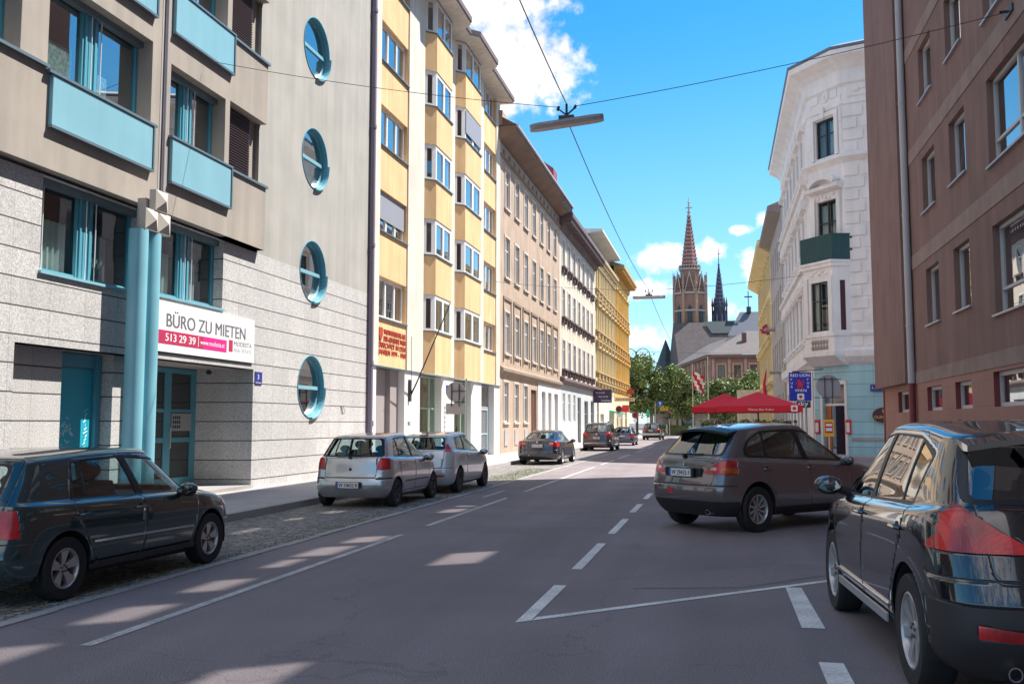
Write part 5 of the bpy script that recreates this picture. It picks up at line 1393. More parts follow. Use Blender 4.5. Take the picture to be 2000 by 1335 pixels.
# ground floor openings
m = MB(FL); m.box(30.0, 32.95, -.48, -.42, .12, 3.6); m.box(32.1, 32.95, -.42, -.25, .12, 3.6); m.build('gateway', mat('gateway_grey', (.32, .28, .28), .8, var=.05), B2)
for a, b in ((34.75, 37.68), (39.6, 42.45)):
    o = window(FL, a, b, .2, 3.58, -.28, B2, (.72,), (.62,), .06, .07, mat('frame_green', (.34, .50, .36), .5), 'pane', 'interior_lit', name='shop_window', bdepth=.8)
o = window(FL, 44.4, 47.06, 2.45, 3.58, -.28, B2, (), (), .07, .07, 'frame_grey', 'pane', 'interior')
o = window(FL, 44.4, 47.06, .14, 2.43, -.28, B2, (.12, .88), (.10, .45), .08, .07, mat('frame_paleblue', (.42, .55, .62), .5), 'pane_grey', name='entrance_door')
for i, t in enumerate(('WOHNHAUSANLAGE', 'DER GEMEINDE WIEN', 'ERRICHTET IN DEN', 'JAHREN 1979 - 1981')):
    text_mesh(t, .24, FL, 30.72 if i < 2 else 30.22, -.015, 4.76 - i * .235, .02, 'letter_red', B2, 'inscription', width=2.3 if i < 2 else 2.8, bold=.012)
m = MB(FL); m.prism([(30.2, 4.95), (30.56, 4.95), (30.56, 4.68), (30.38, 4.48), (30.2, 4.68)], -.018, .02, 'd'); m.build('shield', 'letter_red', B2)
for u in (29.35, 33.2):
    m = MB(FL); m.box(u, u + .55, .001, .012, 1.55, 1.85); o = m.build('notice', 'sign_white', B2)
    m = MB(FL); m.box(u + .10, u + .25, .012, .016, 1.62, 1.76); m.box(u + .32, u + .42, .012, .016, 1.60, 1.78); m.build('pictogram', 'sign_black', o)
m = MB(FL); m.box(38.3, 38.62, .001, .014, 2.95, 3.3); m.build('number_plate', 'sign_navy', B2)
m = MB(FL)
for i in range(6): m.box(38.1, 38.25, .001, .03, 1.3 + i * .2, 1.42 + i * .2)
m.build('doorbell', 'frame_grey', B2)
m = MB(FL); m.box(43.1, 43.3, .031, .05, 4.1, 4.5); m.build('lantern', 'metal_dark', B2)
fp = thing('flagpole', 'bare grey flagpole slanting up from its bracket on the yellow house', 'flagpole', (-11.15, 33.4, 2.8))
m = MB(); m.tube([(-11.17, 33.45, 2.65), (-10.95, 33.6, 3.2), (-9.6, 33.35, 6.1)], [.035, .03, .018], 8); m.build('pole', 'metal_dark', fp, smooth=True)
m = MB(); m.box(-11.2, -11.12, 33.36, 33.54, 2.5, 3.3); m.tube([(-11.1, 33.42, 3.3), (-11.1, 33.38, 4.9)], .01, 6); m.build('bracket', 'metal_dark', fp)
# ---------------------------------------------------------------- old houses
def grooves(f, u0, u1, z0, z1, d, step, mb, mi=0, depth=.03):
    pass
def old_window(f, u0, u1, z0, z1, d, parent, pane='pane_dark', frame_m='white_frame', split=.68, fw=.07):
    return window(f, u0, u1, z0, z1, d, parent, (.5,), (split,), fw, .06, frame_m, pane, None)
random.seed(11)
def dark_or_grey(): return 'pane_dark' if random.random() < .65 else 'pane_grey'

# B3 tan
M['trim_tan'] = mat('trim_tan', (.62, .55, .47), .9, var=.08)
B3 = thing('tenement_house', 'tan old tenement house with deep brown eaves and tall narrow windows', 'building', (-11.2, 58, 0))
cols = [49.5 + 2.58 * k for k in range(7)]
hs = []
for z0, z1 in ((13.4, 15.55), (9.6, 11.8), (5.45, 7.7)): hs += [(u, u + 1.18, z0, z1) for u in cols]
hs += [(u, u + 1.15, 1.75, 3.9) for u in (49.2, 51.9, 54.5)]
w = wall(FL, 48.28, 67.65, 4.45, 17.0, [h for h in hs if h[2] > 4.4], t=.16); w.build('wall', 'stucco_tan', B3, recalc=False)
w = wall(FL, 48.28, 59.0, .12, 4.45, [h for h in hs if h[2] < 4.4] + [(56.8, 58.6, .12, 3.75)], t=.16); w.build('ground_floor_wall', 'stucco_tan', B3, recalc=False)
shop = [(60.2, 61.6, .12, 3.75), (62.6, 63.9, .12, 3.75), (65.0, 66.6, .12, 3.75)]
w = wall(FL, 59.0, 67.65, .12, 4.45, shop, d=.03, t=.25); w.build('shopfront_wall', 'white_plaster', B3, recalc=False)
for h in shop:
    m = MB(FL); m.box(h[0], h[1], -.2, -.16, h[2], h[3]); o = m.build('shutter', 'frame_grey', B3)
m = MB(FL); m.box(56.8, 58.6, -.16, -.12, .12, 3.75); m.box(57.67, 57.73, -.12, -.10, .12, 3.7); m.build('entrance_door', mat('door_brown', (.13, .06, .05), .6), B3)
for h in hs:
    wo = old_window(FL, h[0] + .02, h[1] - .02, h[2], h[3], -.05, B3, dark_or_grey()); m = MB(FL)
    u0, u1, z0, z1 = h
    for a, b, c, e in ((u0 - .10, u0, z0, z1), (u1, u1 + .10, z0, z1), (u0 - .10, u1 + .10, z1, z1 + .12)): m.box(a, b, .0, .035, c, e)
    m.box(u0 - .15, u1 + .15, 0, .10, z0 - .10, z0)
    m.build('window_trim', M['trim_tan'], wo)
m = MB(FL)
for u in cols: m = MB(FL); m.box(u - .42, u - .30, .0, .05, 5.0, 8.35); m.box(u + 1.48, u + 1.6, .0, .05, 5.0, 8.35); m.box(u - .42, u + 1.6, 0, .07, 8.351, 8.5); m.build('window_recess_frame', 'stucco_tan_dark', B3)
m = MB(FL); m.prism([(0, 4.2), (.22, 4.45), (.22, 4.6), (0, 4.75)], 48.3, 67.65, 'u'); m.build('string_course', 'stucco_tan_dark', B3)
m = MB(FL)
for u in (49.4, 52.0, 54.7): m = MB(FL); m.box(u, u + .8, .0, .04, .5, 1.35); m.build('cellar_vent', 'frame_grey', B3)
m = MB(FL)
for k in range(14): m.box(49.1 + 1.35 * k, 49.4 + 1.35 * k, 0, .05, 16.1, 16.5)
m.prism([(0, 15.95), (.12, 16.02), (.12, 16.1), (0, 16.1)], 48.3, 67.65, 'u'); m.build('frieze', 'stucco_tan_dark', B3)
m = MB(FL); m.prism([(0, 16.75), (.95, 17.15), (.95, 17.45), (0, 17.45)], 48.0, 67.8, 'u'); m.build('eaves', mat('eaves_brown', (.24, .17, .13), .9, var=.2), B3)
m = MB(FL); m.box(48.0, 67.8, .96, 1.08, 17.36, 17.47); m.build('gutter', 'pipe_grey', B3)
m = MB(FL); m.prism([(1.0, 17.48), (-5.5, 21.2), (-5.5, 17.48)], 48.0, 67.8, 'u'); m.box(48.28, 67.65, -11, -.5, .12, 17.4); m.build('roof', 'roof_tile', B3)
m = MB(FL); m.box(47.95, 49.2, -2.8, .2, 17.5, 18.3); m.build('chimney', 'stucco_tan', B3)
# B4 cream with a heavy dark cornice
B4 = thing('tenement_house', 'cream old tenement house with heavy dark bracketed cornice and purple sign', 'building', (-11.2, 78, 0))
cols = [68.75 + 2.68 * k for k in range(7)]; hs = []
for z0, z1 in ((13.3, 15.35), (9.55, 11.65), (5.7, 7.85)): hs += [(u, u + 1.15, z0, z1) for u in cols]
gs = [(u, u + 1.1, 1.8, 3.9) for u in (68.8, 71.4, 74.0)] + [(76.3, 78.2, .12, 3.8), (80.2, 82.6, .12, 3.6), (84.4, 86.6, .12, 3.7)]
w = wall(FL, 67.65, 88.0, 4.8, 16.2, hs, t=.16); w.build('wall', 'stucco_pale', B4, recalc=False)
w = wall(FL, 67.65, 88.0, .12, 4.8, gs, t=.2); w.build('ground_floor_wall', mat('plaster_bluegrey', (.52, .55, .56), .9, var=.1), B4, recalc=False)
WO = {h: old_window(FL, h[0] + .02, h[1] - .02, h[2], h[3], -.05, B4, dark_or_grey() if h[0] > 72 else 'pane_grey') for h in hs + gs[:3]}
for h in gs[3:]: old_window(FL, h[0], h[1], h[2], h[3], -.15, B4, 'pane_dark', 'frame_grey')
for h in hs:
    u0, u1, z0, z1 = h; m = MB(FL)
    for a, b, c, e in ((u0 - .12, u0, z0, z1), (u1, u1 + .12, z0, z1), (u0 - .12, u1 + .12, z1, z1 + .12)): m.box(a, b, .0, .05, c, e)
    m.build('window_trim', 'white_plaster', WO[h])
for h in hs:
    m = MB(FL); m.box(h[0] - .25, h[1] + .25, .0, .28, h[2] - .12, h[2] - .001); m.box(h[0] - .1, h[0] + .12, .0, .2, h[2] - .5, h[2] - .13); m.box(h[1] - .12, h[1] + .1, .0, .2, h[2] - .5, h[2] - .13); m.build('sill', 'cornice_dark', WO[h])
m = MB(FL); m.prism([(0, 4.55), (.35, 4.8), (.35, 4.95), (0, 5.1)], 67.65, 88, 'u'); m.build('string_course', 'cornice_dark', B4)
m = MB(FL); m.prism([(0, 15.9), (.25, 16.05), (.35, 16.4), (1.0, 16.75), (1.0, 17.05), (0, 17.05)], 67.65, 88, 'u')
for k in range(34): m.box(67.9 + .6 * k, 68.15 + .6 * k, .2, .88, 16.35, 16.7)
m.build('cornice', 'cornice_dark', B4)
m = MB(FL); m.prism([(1.0, 17.06), (-2.2, 20.4), (-7, 20.6), (-7, 17.06)], 64, 88, 'u'); m.box(67.65, 88, -11, -.5, .12, 17); rf = m.build('roof', 'roof_slate', B4)
for u in (67.5,):
    m = MB(FL); m.prism([(-.4, 18.4), (-.4, 20.4), (-1.6, 21.3), (-2.8, 20.4), (-2.8, 18.4)], u, u + 1.6, 'u'); m.build('dormer', mat('dormer_red', (.32, .06, .07), .6), rf)
# B5 / B6 one long ornate block in two colours
def ornate(name, label, y0, y1, mw, md, ztop, ov=1.0):
    B = thing(name, label, 'building', (-11.2, (y0 + y1) / 2, 0))
    n = int((y1 - y0 - .6) / 2.55); st = (y1 - y0) / n; cols = [y0 + st * (k + .5) - .55 for k in range(n)]
    rows = [(14.1, 16.5), (10.6, 12.6), (6.6, 8.6)]; hs = [(u, u + 1.1, a, b) for a, b in rows for u in cols]
    w = wall(FL, y0, y1, 4.6, ztop - 1.0, hs, d=.02, t=.2); w.build('wall', mw, B, recalc=False)
    for h in hs:
        wo = old_window(FL, h[0], h[1], h[2], h[3], -.1, B, dark_or_grey()); m = MB(FL)
        u0, u1, z0, z1 = h
        m.box(u0 - .28, u0 - .06, .02, .16, z0 - .2, z1 + .1); m.box(u1 + .06, u1 + .28, .02, .16, z0 - .2, z1 + .1); m.prism([(.02, z1 + .1), (.32, z1 + .2), (.32, z1 + .32), (.02, z1 + .45)], u0 - .35, u1 + .35, 'u')
        m.build('window_trim', mw, wo)
    for zb in (13.2, 9.3, 5.4):
        m = MB(FL); m.prism([(.02, zb), (.30, zb + .12), (.30, zb + .24), (.02, zb + .24)], y0, y1, 'u'); m.prism([(.02, zb + .95), (.26, zb + 1.05), (.26, zb + 1.15), (.02, zb + 1.2)], y0, y1, 'u')
        for u in cols:
            for j in range(5): m.lathe([(.05, 0), (.10, .15), (.05, .4), (.06, .68)], (u + .05 + j * .25, .20, zb + .25), (0, 0, 1), 6)
            m.box(u - .62, u - .38, .02, .34, zb - .35, zb - .002); m.box(u + 1.48, u + 1.72, .02, .34, zb - .35, zb - .002)
        m.build('balustrade_band', md, B)
    m = MB(FL); m.prism([(.02, ztop - 1.3), (.25, ztop - 1.2), (.3, ztop - .6), (ov, ztop - .3), (ov, ztop), (.02, ztop)], y0, y1, 'u')
    for k in range(int((y1 - y0) / .7)): m.box(y0 + .2 + .7 * k, y0 + .45 + .7 * k, .25, ov - .12, ztop - .75, ztop - .36)
    m.build('cornice', md, B)
    m = MB(FL); m.prism([(ov, ztop + .001), (-6, ztop + 2.4), (-6, ztop + .001)], y0, y1, 'u'); m.box(y0, y1, -11, -.5, .12, ztop); m.build('roof', 'roof_grey', B)
    return B
B5 = ornate('ornate_house', 'pale cream ornate house with balustrade bands and glazed rooftop storey', 88, 104.4, 'stucco_vanilla', mat('trim_cream_dark', (.48, .36, .20), .9, var=.15), 17.6, .6)
g5 = [(88.6, 90.2, .12, 3.9), (91.4, 94.2, .12, 2.6)]
w = wall(FL, 88, 104.4, .12, 4.6, g5, t=.2); w.build('ground_floor_wall', 'stucco_cream', B5, recalc=False)
for h in g5: old_window(FL, *h, -.1, B5, 'pane_grey', 'white_frame')
m = MB(FL); m.box(88.1, 104.4, -.8, -.5, 17.7, 19.5); m.build('rooftop_storey', 'pane_grey', B5)
m = MB(FL)
for k in range(16): m.box(88.2 + k * 1.05, 88.35 + k * 1.05, -.5, -.42, 17.7, 19.5)
m.box(88.1, 104.4, -.5, -.42, 17.62, 17.75); m.build('mullions', 'white_frame', B5)
m = MB(FL); m.prism([(-1, 19.5), (.8, 19.7), (.8, 19.9), (-1, 20.0)], 87.6, 104.5, 'u'); m.build('rooftop_eaves', 'stucco_cream', B5)
B6 = ornate('corner_house', 'golden yellow ornate corner house with the pharmacy at street level', 104.4, 121, 'stucco_gold', 'stucco_gold_dark', 19.2, 1.2)
w = wall(FL, 104.4, 121, .12, 4.6, [(106, 108, .12, 3.4), (110, 113, .12, 3.4), (115.5, 118.5, .12, 3.4)], t=.2); w.build('ground_floor_wall', 'stucco_vanilla', B6, recalc=False)
for h in ((106, 108, .12, 3.4), (110, 113, .12, 3.4), (115.5, 118.5, .12, 3.4)): old_window(FL, *h, -.1, B6, 'pane_grey')
m = MB(FL); m.box(121, 121.12, -11, .02, .12, 18.4)
for k in range(4):
    for j in range(4): m.box(121.12, 121.16, -9.5 + k * 2.4, -8.3 + k * 2.4, 2 + j * 4.0, 4.3 + j * 4.0)
m.build('side_wall', 'stucco_gold', B6)
# signs on the left side
s = thing('hanging_sign', 'dark purple projecting shop sign with small white writing', 'sign', (-10.6, 86, 4.1))
FX = ((0, 86.0, 0), (1, 0), (0, -1))
m = MB(FX); m.box(-11.18, -9.5, -.1, .0, 3.55, 4.75); m.build('board', mat('sign_purple', (.06, .03, .09), .5), s)
for i, t in enumerate(('Kosmetik', 'Haarmode', 'Fußpflege')): text_mesh(t, .22, FX, -10.95 + i * .25, .005, 4.4 - i * .36, .003, 'sign_white', s, 'lettering', width=.85)
FX = ((0, 103.0, 0), (1, 0), (0, -1))
s = thing('pharmacy_sign', 'orange red APOTHEKE sign lettering on a pale board', 'sign', (-10.8, 103, 4.3))
m = MB(FX); m.box(-12.6 + 1.5, -8.9, -.1, 0, 4.05, 4.45); m.build('board', mat('sign_cream', (.75, .55, .40), .6), s); text_mesh('APOTHEKE', .36, FX, -11.0, .005, 4.12, .003, 'sign_red', s, 'lettering', width=1.95, bold=.01)
s = thing('maple_leaf_sign', 'small red leaf shaped emblem above the pharmacy sign', 'sign', (-9.3, 103, 5.0))
m = MB(FX); pts = [(0, -.35), (.12, -.1), (.45, -.2), (.35, .1), (.5, .3), (.2, .3), (0, .6), (-.2, .3), (-.5, .3), (-.35, .1), (-.45, -.2), (-.12, -.1)]
m.prism([(-9.35 + a, 5.0 + b) for a, b in pts], -.06, .0, 'd'); m.build('emblem', 'letter_red', s)

# ---------------------------------------------------------------- right: brown building
FR = frame(5.8, 0, 0, -1)
R1 = thing('brown_apartment_block', 'large brown rendered apartment block with pale bands and a grey downpipe', 'building', (5.8, 20, 0))
ST = 3.2; HT = 31.8
hs = []
for k in range(4):
    z = 4.45 + ST * k
    hs += [(23.7, 25.25, z, z + 1.58), (26.9, 28.5, z, z + 1.58), (16.6, 21.8, z - .45, z + 1.45), (8.5, 13.7, z - .45, z + 1.45), (1, 6, z - .45, z + 1.45), (-7, -2, z - .45, z + 1.45)]
w = wall(FR, -14, 30.55, 3.2, 16.2, hs, t=.26); w.box(30.55, 36.2, -.3, .28, 2.92, HT); w.build('wall', 'stucco_brown', R1, recalc=False)
for k in range(5):
    m = MB(FR)
    if k: m.box(-14, 30.3, .0, .02, 3.0 + ST * k - .0 + .1, 3.0 + ST * k + .52)
    else: m.box(-14, 30.5, .0, .02, 2.88, 3.22)
    m.build('band', 'band_brown', R1)
gh = [(27.1, 28.9, 2.05, 2.72), (24.0, 25.6, 2.05, 2.72), (19.2, 22.2, 2.05, 2.80), (12, 15, 2.05, 2.8), (5, 8, 2.05, 2.8)]
w = wall(FR, -14, 36.0, .12, 2.92, gh + [(31.6, 33.4, 2.05, 2.72)], t=.28); w.build('tiled_base', 'tile_pink', R1, recalc=False)
m = MB(FR); m.box(36.0, 36.2, -.3, .03, .12, 2.915); m.build('corner_strip', 'dark_red', R1)
for (a, b, z0, z1) in gh + [(31.6, 33.4, 2.05, 2.72)]: m = MB(FR); m.box(b - .012, b + .0, -.27, -.002, z0, z1); m.build('reveal', 'dark_red', R1); window(FR, a, b - .012, z0, z1, -.12, R1, (), (), .09, .06, 'frame_grey', 'pane_sky', 'curtain_dim')
random.seed(5)
for i, (a, b, z0, z1) in enumerate(hs):
    if b < 8: window(FR, a, b, z0, z1, -.14, R1, (.33, .66), (.28,), .08, .07, 'frame_grey', 'pane_dark'); continue
    big = b - a > 3
    tilt = (not big) and 4.0 < z0 < 15 and not (z0 < 5)
    o = window(FR, a, b, z0, z1, -.14, R1, (.33, .66) if big else (), (.28,) if big else (), .08, .07, 'frame_grey', 'pane_sky', 'interior' if random.random() < .6 else 'curtain_dim', sill='zinc', sill_out=.07)
    if tilt:
        m = MB(FR); m.prism([(-.20, z0 + .05), (-.16, z0 + .05), (-.36, z1 - .1), (-.40, z1 - .1)], a + .1, a + .2, 'u'); m.prism([(-.20, z0 + .05), (-.16, z0 + .05), (-.36, z1 - .1), (-.40, z1 - .1)], b - .2, b - .1, 'u'); m.build('tilted_sash', 'frame_grey', o)
m = MB(FR); m.tube([(30.42, .12, 2.9), (30.42, .12, HT - .2)], .105, 12); m.tube([(30.42, .12, .12), (30.42, .12, 2.9)], .10, 12, 1)
for z in (4.6, 8, 11.5, 15): m.tube([(30.42, .12, z), (30.42, .12, z + .06)], .12, 12)
m.build('downpipe', ['pipe_grey', 'dark_red'], R1, smooth=True)
m = MB(FR); m.box(-14, 30.55, -12, -.9, .12, 16.0); m.build('roof', 'roof_grey', R1)  # kept low so sunlight reaches the added openings above
m = MB(FR); m.box(-14, 36.3, -.35, .35, HT, HT + .25); m.build('coping', 'roof_grey', R1)
# added wall, out of view: its tinted openings throw the sun patches on the road
ahs = []
for (px0, px1, py0, py1) in ((-5.5, -4.98, 7.3, 8.2), (-5.45, -4.98, 8.85, 9.73), (-5.42, -5.07, 10.5, 11.3), (-5.47, -4.93, 11.5, 12.57), (-5.4, -4.86, 12.94, 13.78), (-3.55, -2.89, 11.2, 12.4),
                             (-3.5, -2.85, 5.3, 6.37), (-5.6, -5.0, 5.2, 6.5), (-4.6, -4.0, 21.8, 22.6), (-7.5, -7.2, 13.5, 14.5), (-7.6, -7.25, 15.6, 16.4), (-7.5, -7.1, 17.0, 17.6), (-2.97, -2.2, 22.8, 23.7), (-5.4, -4.9, 17.6, 18.5), (-5.4, -4.9, 18.9, 19.7)):
    def up(x, y): return (y + (5.8 - x) * sd.y / sd.x, (5.8 - x) * sd.z / sd.x)
    (ya, zb), (yb, zt) = up(px1, py0), up(px0, py1)
    ym = (5.8 - (px0 + px1) / 2) * sd.y / sd.x
    ahs.append((round(py0 + ym, 3), round(py1 + ym, 3), round(zb + .09, 3), round(zt - .02, 3)))
w = wall(FR, -14, 30.55, 16.2, HT, ahs, d=0, t=.08); w.build('sun_patch_screen', 'stucco_brown', R1, recalc=False)
M['sun_patch_tint'] = glass_mat('sun_patch_tint', (.58, .58, .57), base=.03)  # tint sets how bright the sun patches on the road are
for h in ahs:
    m = MB(FR); m.box(h[0], h[0] + .04, -.07, -.03, h[2], h[3]); m.box(h[1] - .04, h[1], -.07, -.03, h[2], h[3]); m.box(h[0], h[1], -.07, -.03, h[2] - .0, h[2] + .04); m.box(h[0], h[1], -.07, -.03, h[3] - .04, h[3]); o = m.build('sun_patch_opening', 'frame_grey', R1)
    m = MB(FR); m.face([(h[0], -.05, h[2]), (h[1], -.05, h[2]), (h[1], -.05, h[3]), (h[0], -.05, h[3])]); m.build('pane', 'sun_patch_tint', o)
m = MB(FR); m.box(30.6, 36.2, -8, -.301, .12, HT); m.build('end_wall', 'stucco_brown', R1)
m = MB(FR); m.box(19.6, 20.1, .02, .06, 9.75, 9.9); m.tube([(19.85, .05, 9.83), (19.85, .22, 9.83)], .03, 8); m.build('wire_anchor', 'metal_dark', R1)
m = MB(FR); m.box(24.7, 24.9, .0, .05, 2.35, 2.62); m.build('vent', 'dark_red', R1) if False else None

# ---------------------------------------------------------------- right: white corner house with the pub
A2, B2c = Vector((5.4, 42)), Vector((4.13, 43.7))
R2 = thing('corner_house', 'ornate white corner house with bay window, teal balcony and blue pub front', 'building', (4.8, 43, 0))
Ls = 17.3; Hc = 17.5
FS = frame(4.13, 43.7, 0, -1)                                     # street side
chl = (B2c - A2).length; cu = (B2c - A2) / chl
FC = ((A2.x, A2.y, 0), (cu.x, cu.y), (-cu.y * -1 * -1, cu.x * -1 * -1))   # placeholder, set below
FC = ((A2.x, A2.y, 0), (cu.x, cu.y), (-.8, -.6))                  # chamfer: u from A to B
FG = ((A2.x, A2.y, 0), (.948, -.32), (-.32, -.948))               # cross street side
st_cols = [1.6 + 2.3 * k for k in range(7)]
rows2 = [(5.6, 7.8), (9.6, 11.4), (13.2, 15.1)]
hs = [(u, u + 1.15, a, b) for u in st_cols for a, b in rows2]
w = wall(FS, 0, Ls, .12, Hc, hs + [(u, u + 1.3, .8, 3.4) for u in st_cols[1:]], t=.2)
w.build('street_wall', 'plaster_white', R2, recalc=False)
for h in [(u, u + 1.3, .8, 3.4) for u in st_cols[1:]]: old_window(FS, h[0], h[1], h[2], h[3], -.08, R2, 'pane_dark', 'frame_black')
for h in hs:
    u0, u1, z0, z1 = h; m = MB(FS); wo = old_window(FS, h[0], h[1], h[2], h[3], -.08, R2, 'pane_dark', 'frame_black')
    m.box(u0 - .2, u0 - .02, 0, .10, z0, z1); m.box(u1 + .02, u1 + .2, 0, .10, z0, z1); m.prism([(0, z1 + .1), (.25, z1 + .2), (.28, z1 + .32), (0, z1 + .5)], u0 - .3, u1 + .3, 'u'); m.prism([(0, z0 - .2), (.22, z0 - .1), (.22, z0), (0, z0)], u0 - .25, u1 + .25, 'u')
    m.build('window_trim', 'plaster_white', wo)
m = MB(FS)
for zb in (12.3, 8.6):
    m.prism([(0, zb), (.35, zb + .1), (.35, zb + .25), (0, zb + .3)], 0, Ls, 'u')
    for k in range(int(Ls / .5)):
        m.lathe([(.05, 0), (.09, .12), (.05, .3), (.06, .42)], (.2 + .5 * k, .2, zb - .45), (0, 0, 1), 6); m.box(.35 + .5 * k, .5 + .5 * k, 0, .22, zb - .75, zb - .48)
m.prism([(0, 4.2), (.3, 4.35), (.3, 4.6), (0, 4.7)], 0, Ls, 'u')
m.build('balustrade_band', 'plaster_white', R2)
def cornice_chain(z0, z1, prof, mname, name, lo=0, hi=None):
    """moulding following cross street side, chamfer and street side; prof list of (out, z)"""
    dirs = [Vector((-.32, -.948)), Vector((-.8, -.6)), Vector((-1, 0))]
    base = [A2 + Vector((.948, -.32)) * 14, A2, B2c, B2c + Vector((0, 1)) * Ls]
    mit = [dirs[0], (dirs[0] + dirs[1]).normalized() / max(.3, (dirs[0] + dirs[1]).normalized().dot(dirs[0])), (dirs[1] + dirs[2]).normalized() / (dirs[1] + dirs[2]).normalized().dot(dirs[1]), dirs[2]]
    m = MB(); rings = []
    for b, d in zip(base, mit):
        k = len(m.v); m.v += [Vector((b.x + d.x * o_, b.y + d.y * o_, z)) for o_, z in prof]; rings.append(k)
    n = len(prof)
    for a, b in zip(rings, rings[1:]):
        for i in range(n - 1): m.fc.append((a + i, a + i + 1, b + i + 1, b + i)); m.mi.append(0)
    return m.build(name, mname, R2, recalc=False)
cornice_chain(0, 0, [(0, 16.2), (.12, 16.3), (.12, 16.9), (.3, 17.1), (.75, 17.35), (.78, 17.6), (0, 17.75)], 'plaster_white', 'cornice')
cornice_chain(0, 0, [(0, 17.75), (.80, 17.62), (.84, 17.72), (0, 18.1)], 'roof_slate', 'roof_edge')
cornice_chain(0, 0, [(0, 12.85), (.12, 12.95), (.28, 13.05), (.28, 13.15), (0, 13.3)], 'plaster_white', 'string_course')
cornice_chain(0, 0, [(0, 15.35), (.07, 15.4), (.07, 15.6), (0, 15.65)], 'plaster_white', 'string_course')
cornice_chain(0, 0, [(0, 4.15), (.12, 4.25), (.3, 4.5), (.32, 4.75), (0, 4.9)], 'plaster_white', 'string_course')
cornice_chain(0, 0, [(0, 5.35), (.1, 5.4), (.14, 5.5), (0, 5.6)], 'plaster_white', 'string_course')
# chamfer wall
c0 = chl / 2
ch_h = [(c0 - .62, c0 + .58, 9.0, 11.4), (c0 - .6, c0 + .55, 13.35, 15.05)]
w = wall(FC, 0, chl, 4.15, Hc, ch_h, t=.22); wall(FG, 0, 14, 4.15, Hc, [(3.2, 4.3, 5.6, 7.8), (3.2, 4.3, 9.4, 11.4), (3.2, 4.3, 13.35, 15.1)], t=.2, mb=w); w.build('corner_wall', 'plaster_white', R2, recalc=False)
for (a, b, z0, z1) in ch_h:
    o = window(FC, a, b, z0, z1, -.08, R2, (.5,), (.6,), .06, .07, 'frame_black', 'pane', 'interior', curtain=[(0, .45, .95), (.55, 1, .95)], bdepth=.5)
for z0, z1 in ((5.6, 7.8), (9.4, 11.4), (13.35, 15.1)): old_window(FG, 3.2, 4.3, z0, z1, -.1, R2, 'pane_dark', 'white_frame')
# arched head, surround and keystone of the top window; segmental pediment below
m = MB(FC)
def arch(mb, uc, z, r, r2, d0, d1, a0=0, a1=math.pi, n=16, sx=1):
    for k in range(n):
        a, b = a0 + (a1 - a0) * k / n, a0 + (a1 - a0) * (k + 1) / n
        q = [(uc + sx * r * math.cos(a), z + r * math.sin(a)), (uc + sx * r2 * math.cos(a), z + r2 * math.sin(a)), (uc + sx * r2 * math.cos(b), z + r2 * math.sin(b)), (uc + sx * r * math.cos(b), z + r * math.sin(b))]
        mb.prism(q, d0, d1, 'd')
m.box(c0 - .85, c0 - .66, 0, .10, 13.3, 15.1); m.box(c0 + .60, c0 + .78, 0, .10, 13.3, 15.1); m.box(c0 - .85, c0 + .78, 0, .10, 15.1, 15.3); m.box(c0 - .12, c0 + .08, .1, .18, 15.05, 15.55)
m.box(c0 - .88, c0 - .68, 0, .12, 9.0, 11.6); m.box(c0 + .64, c0 + .84, 0, .12, 9.0, 11.6); m.prism([(0, 11.75), (.35, 11.85), (.38, 12.0), (0, 12.1)], c0 - 1.0, c0 + .95, 'u')
arch(m, c0, 11.25, 1.05, 1.28, 0, .38, R(48), R(132))
m.box(c0 - .9, c0 + .85, .0, .05, 11.42, 11.74)
for k in range(7): m.ball((c0 - .7 + .23 * k, .08, 11.57 + .05 * math.sin(k * 2)), (.09, .04, .08), 5)
m.lathe([(.30, 0), (.30, .05), (.22, .09), (.22, .03), (.1, .03), (.08, .1), (0, .12)], (c0 - .05, .0, 16.05), (0, 1, 0), 20)
m.box(c0 - .8, c0 - .42, 0, .05, 15.85, 16.2); m.box(c0 + .32, c0 + .8, 0, .05, 15.85, 16.2)
m.build('window_surround', 'plaster_white', R2)
m = MB(FG)
for k in range(5): m.ball((.6 + .28 * k, .06, 15.95 + .12 * math.cos((k - 2) * .8)), (.16, .05, .10), 6)
m.box(.2, 2.1, 0, .04, 15.7, 16.25); m.build('festoon', 'plaster_white', R2, smooth=False)
# quoins on the cross street side and grooves
m = MB(FG)
z = 4.95; k = 0
while z < 15.3:
    if not (12.75 < z + .4 < 13.4 and z < 13.3):
        m.box(0.02, .85 if k % 2 else .60, 0, .055, z, z + .42)
        m.box(1.0 if k % 2 else .75, 2.6, 0, .03, z, z + .44)
    z += .52; k += 1
m.build('quoins', 'plaster_white', R2, bevel=.02)
for ra, rb_ in ((.02, c0 - .87), (c0 + .8, chl - .02)):
    m = MB(FC); m.box(ra, rb_, .0, .008, 13.5, 15.86)
    for z in [13.5 + .3 * k for k in range(8)]: m.box(ra, rb_, .008, .028, z, z + .26)
    m.build('rustication', 'plaster_white', R2)
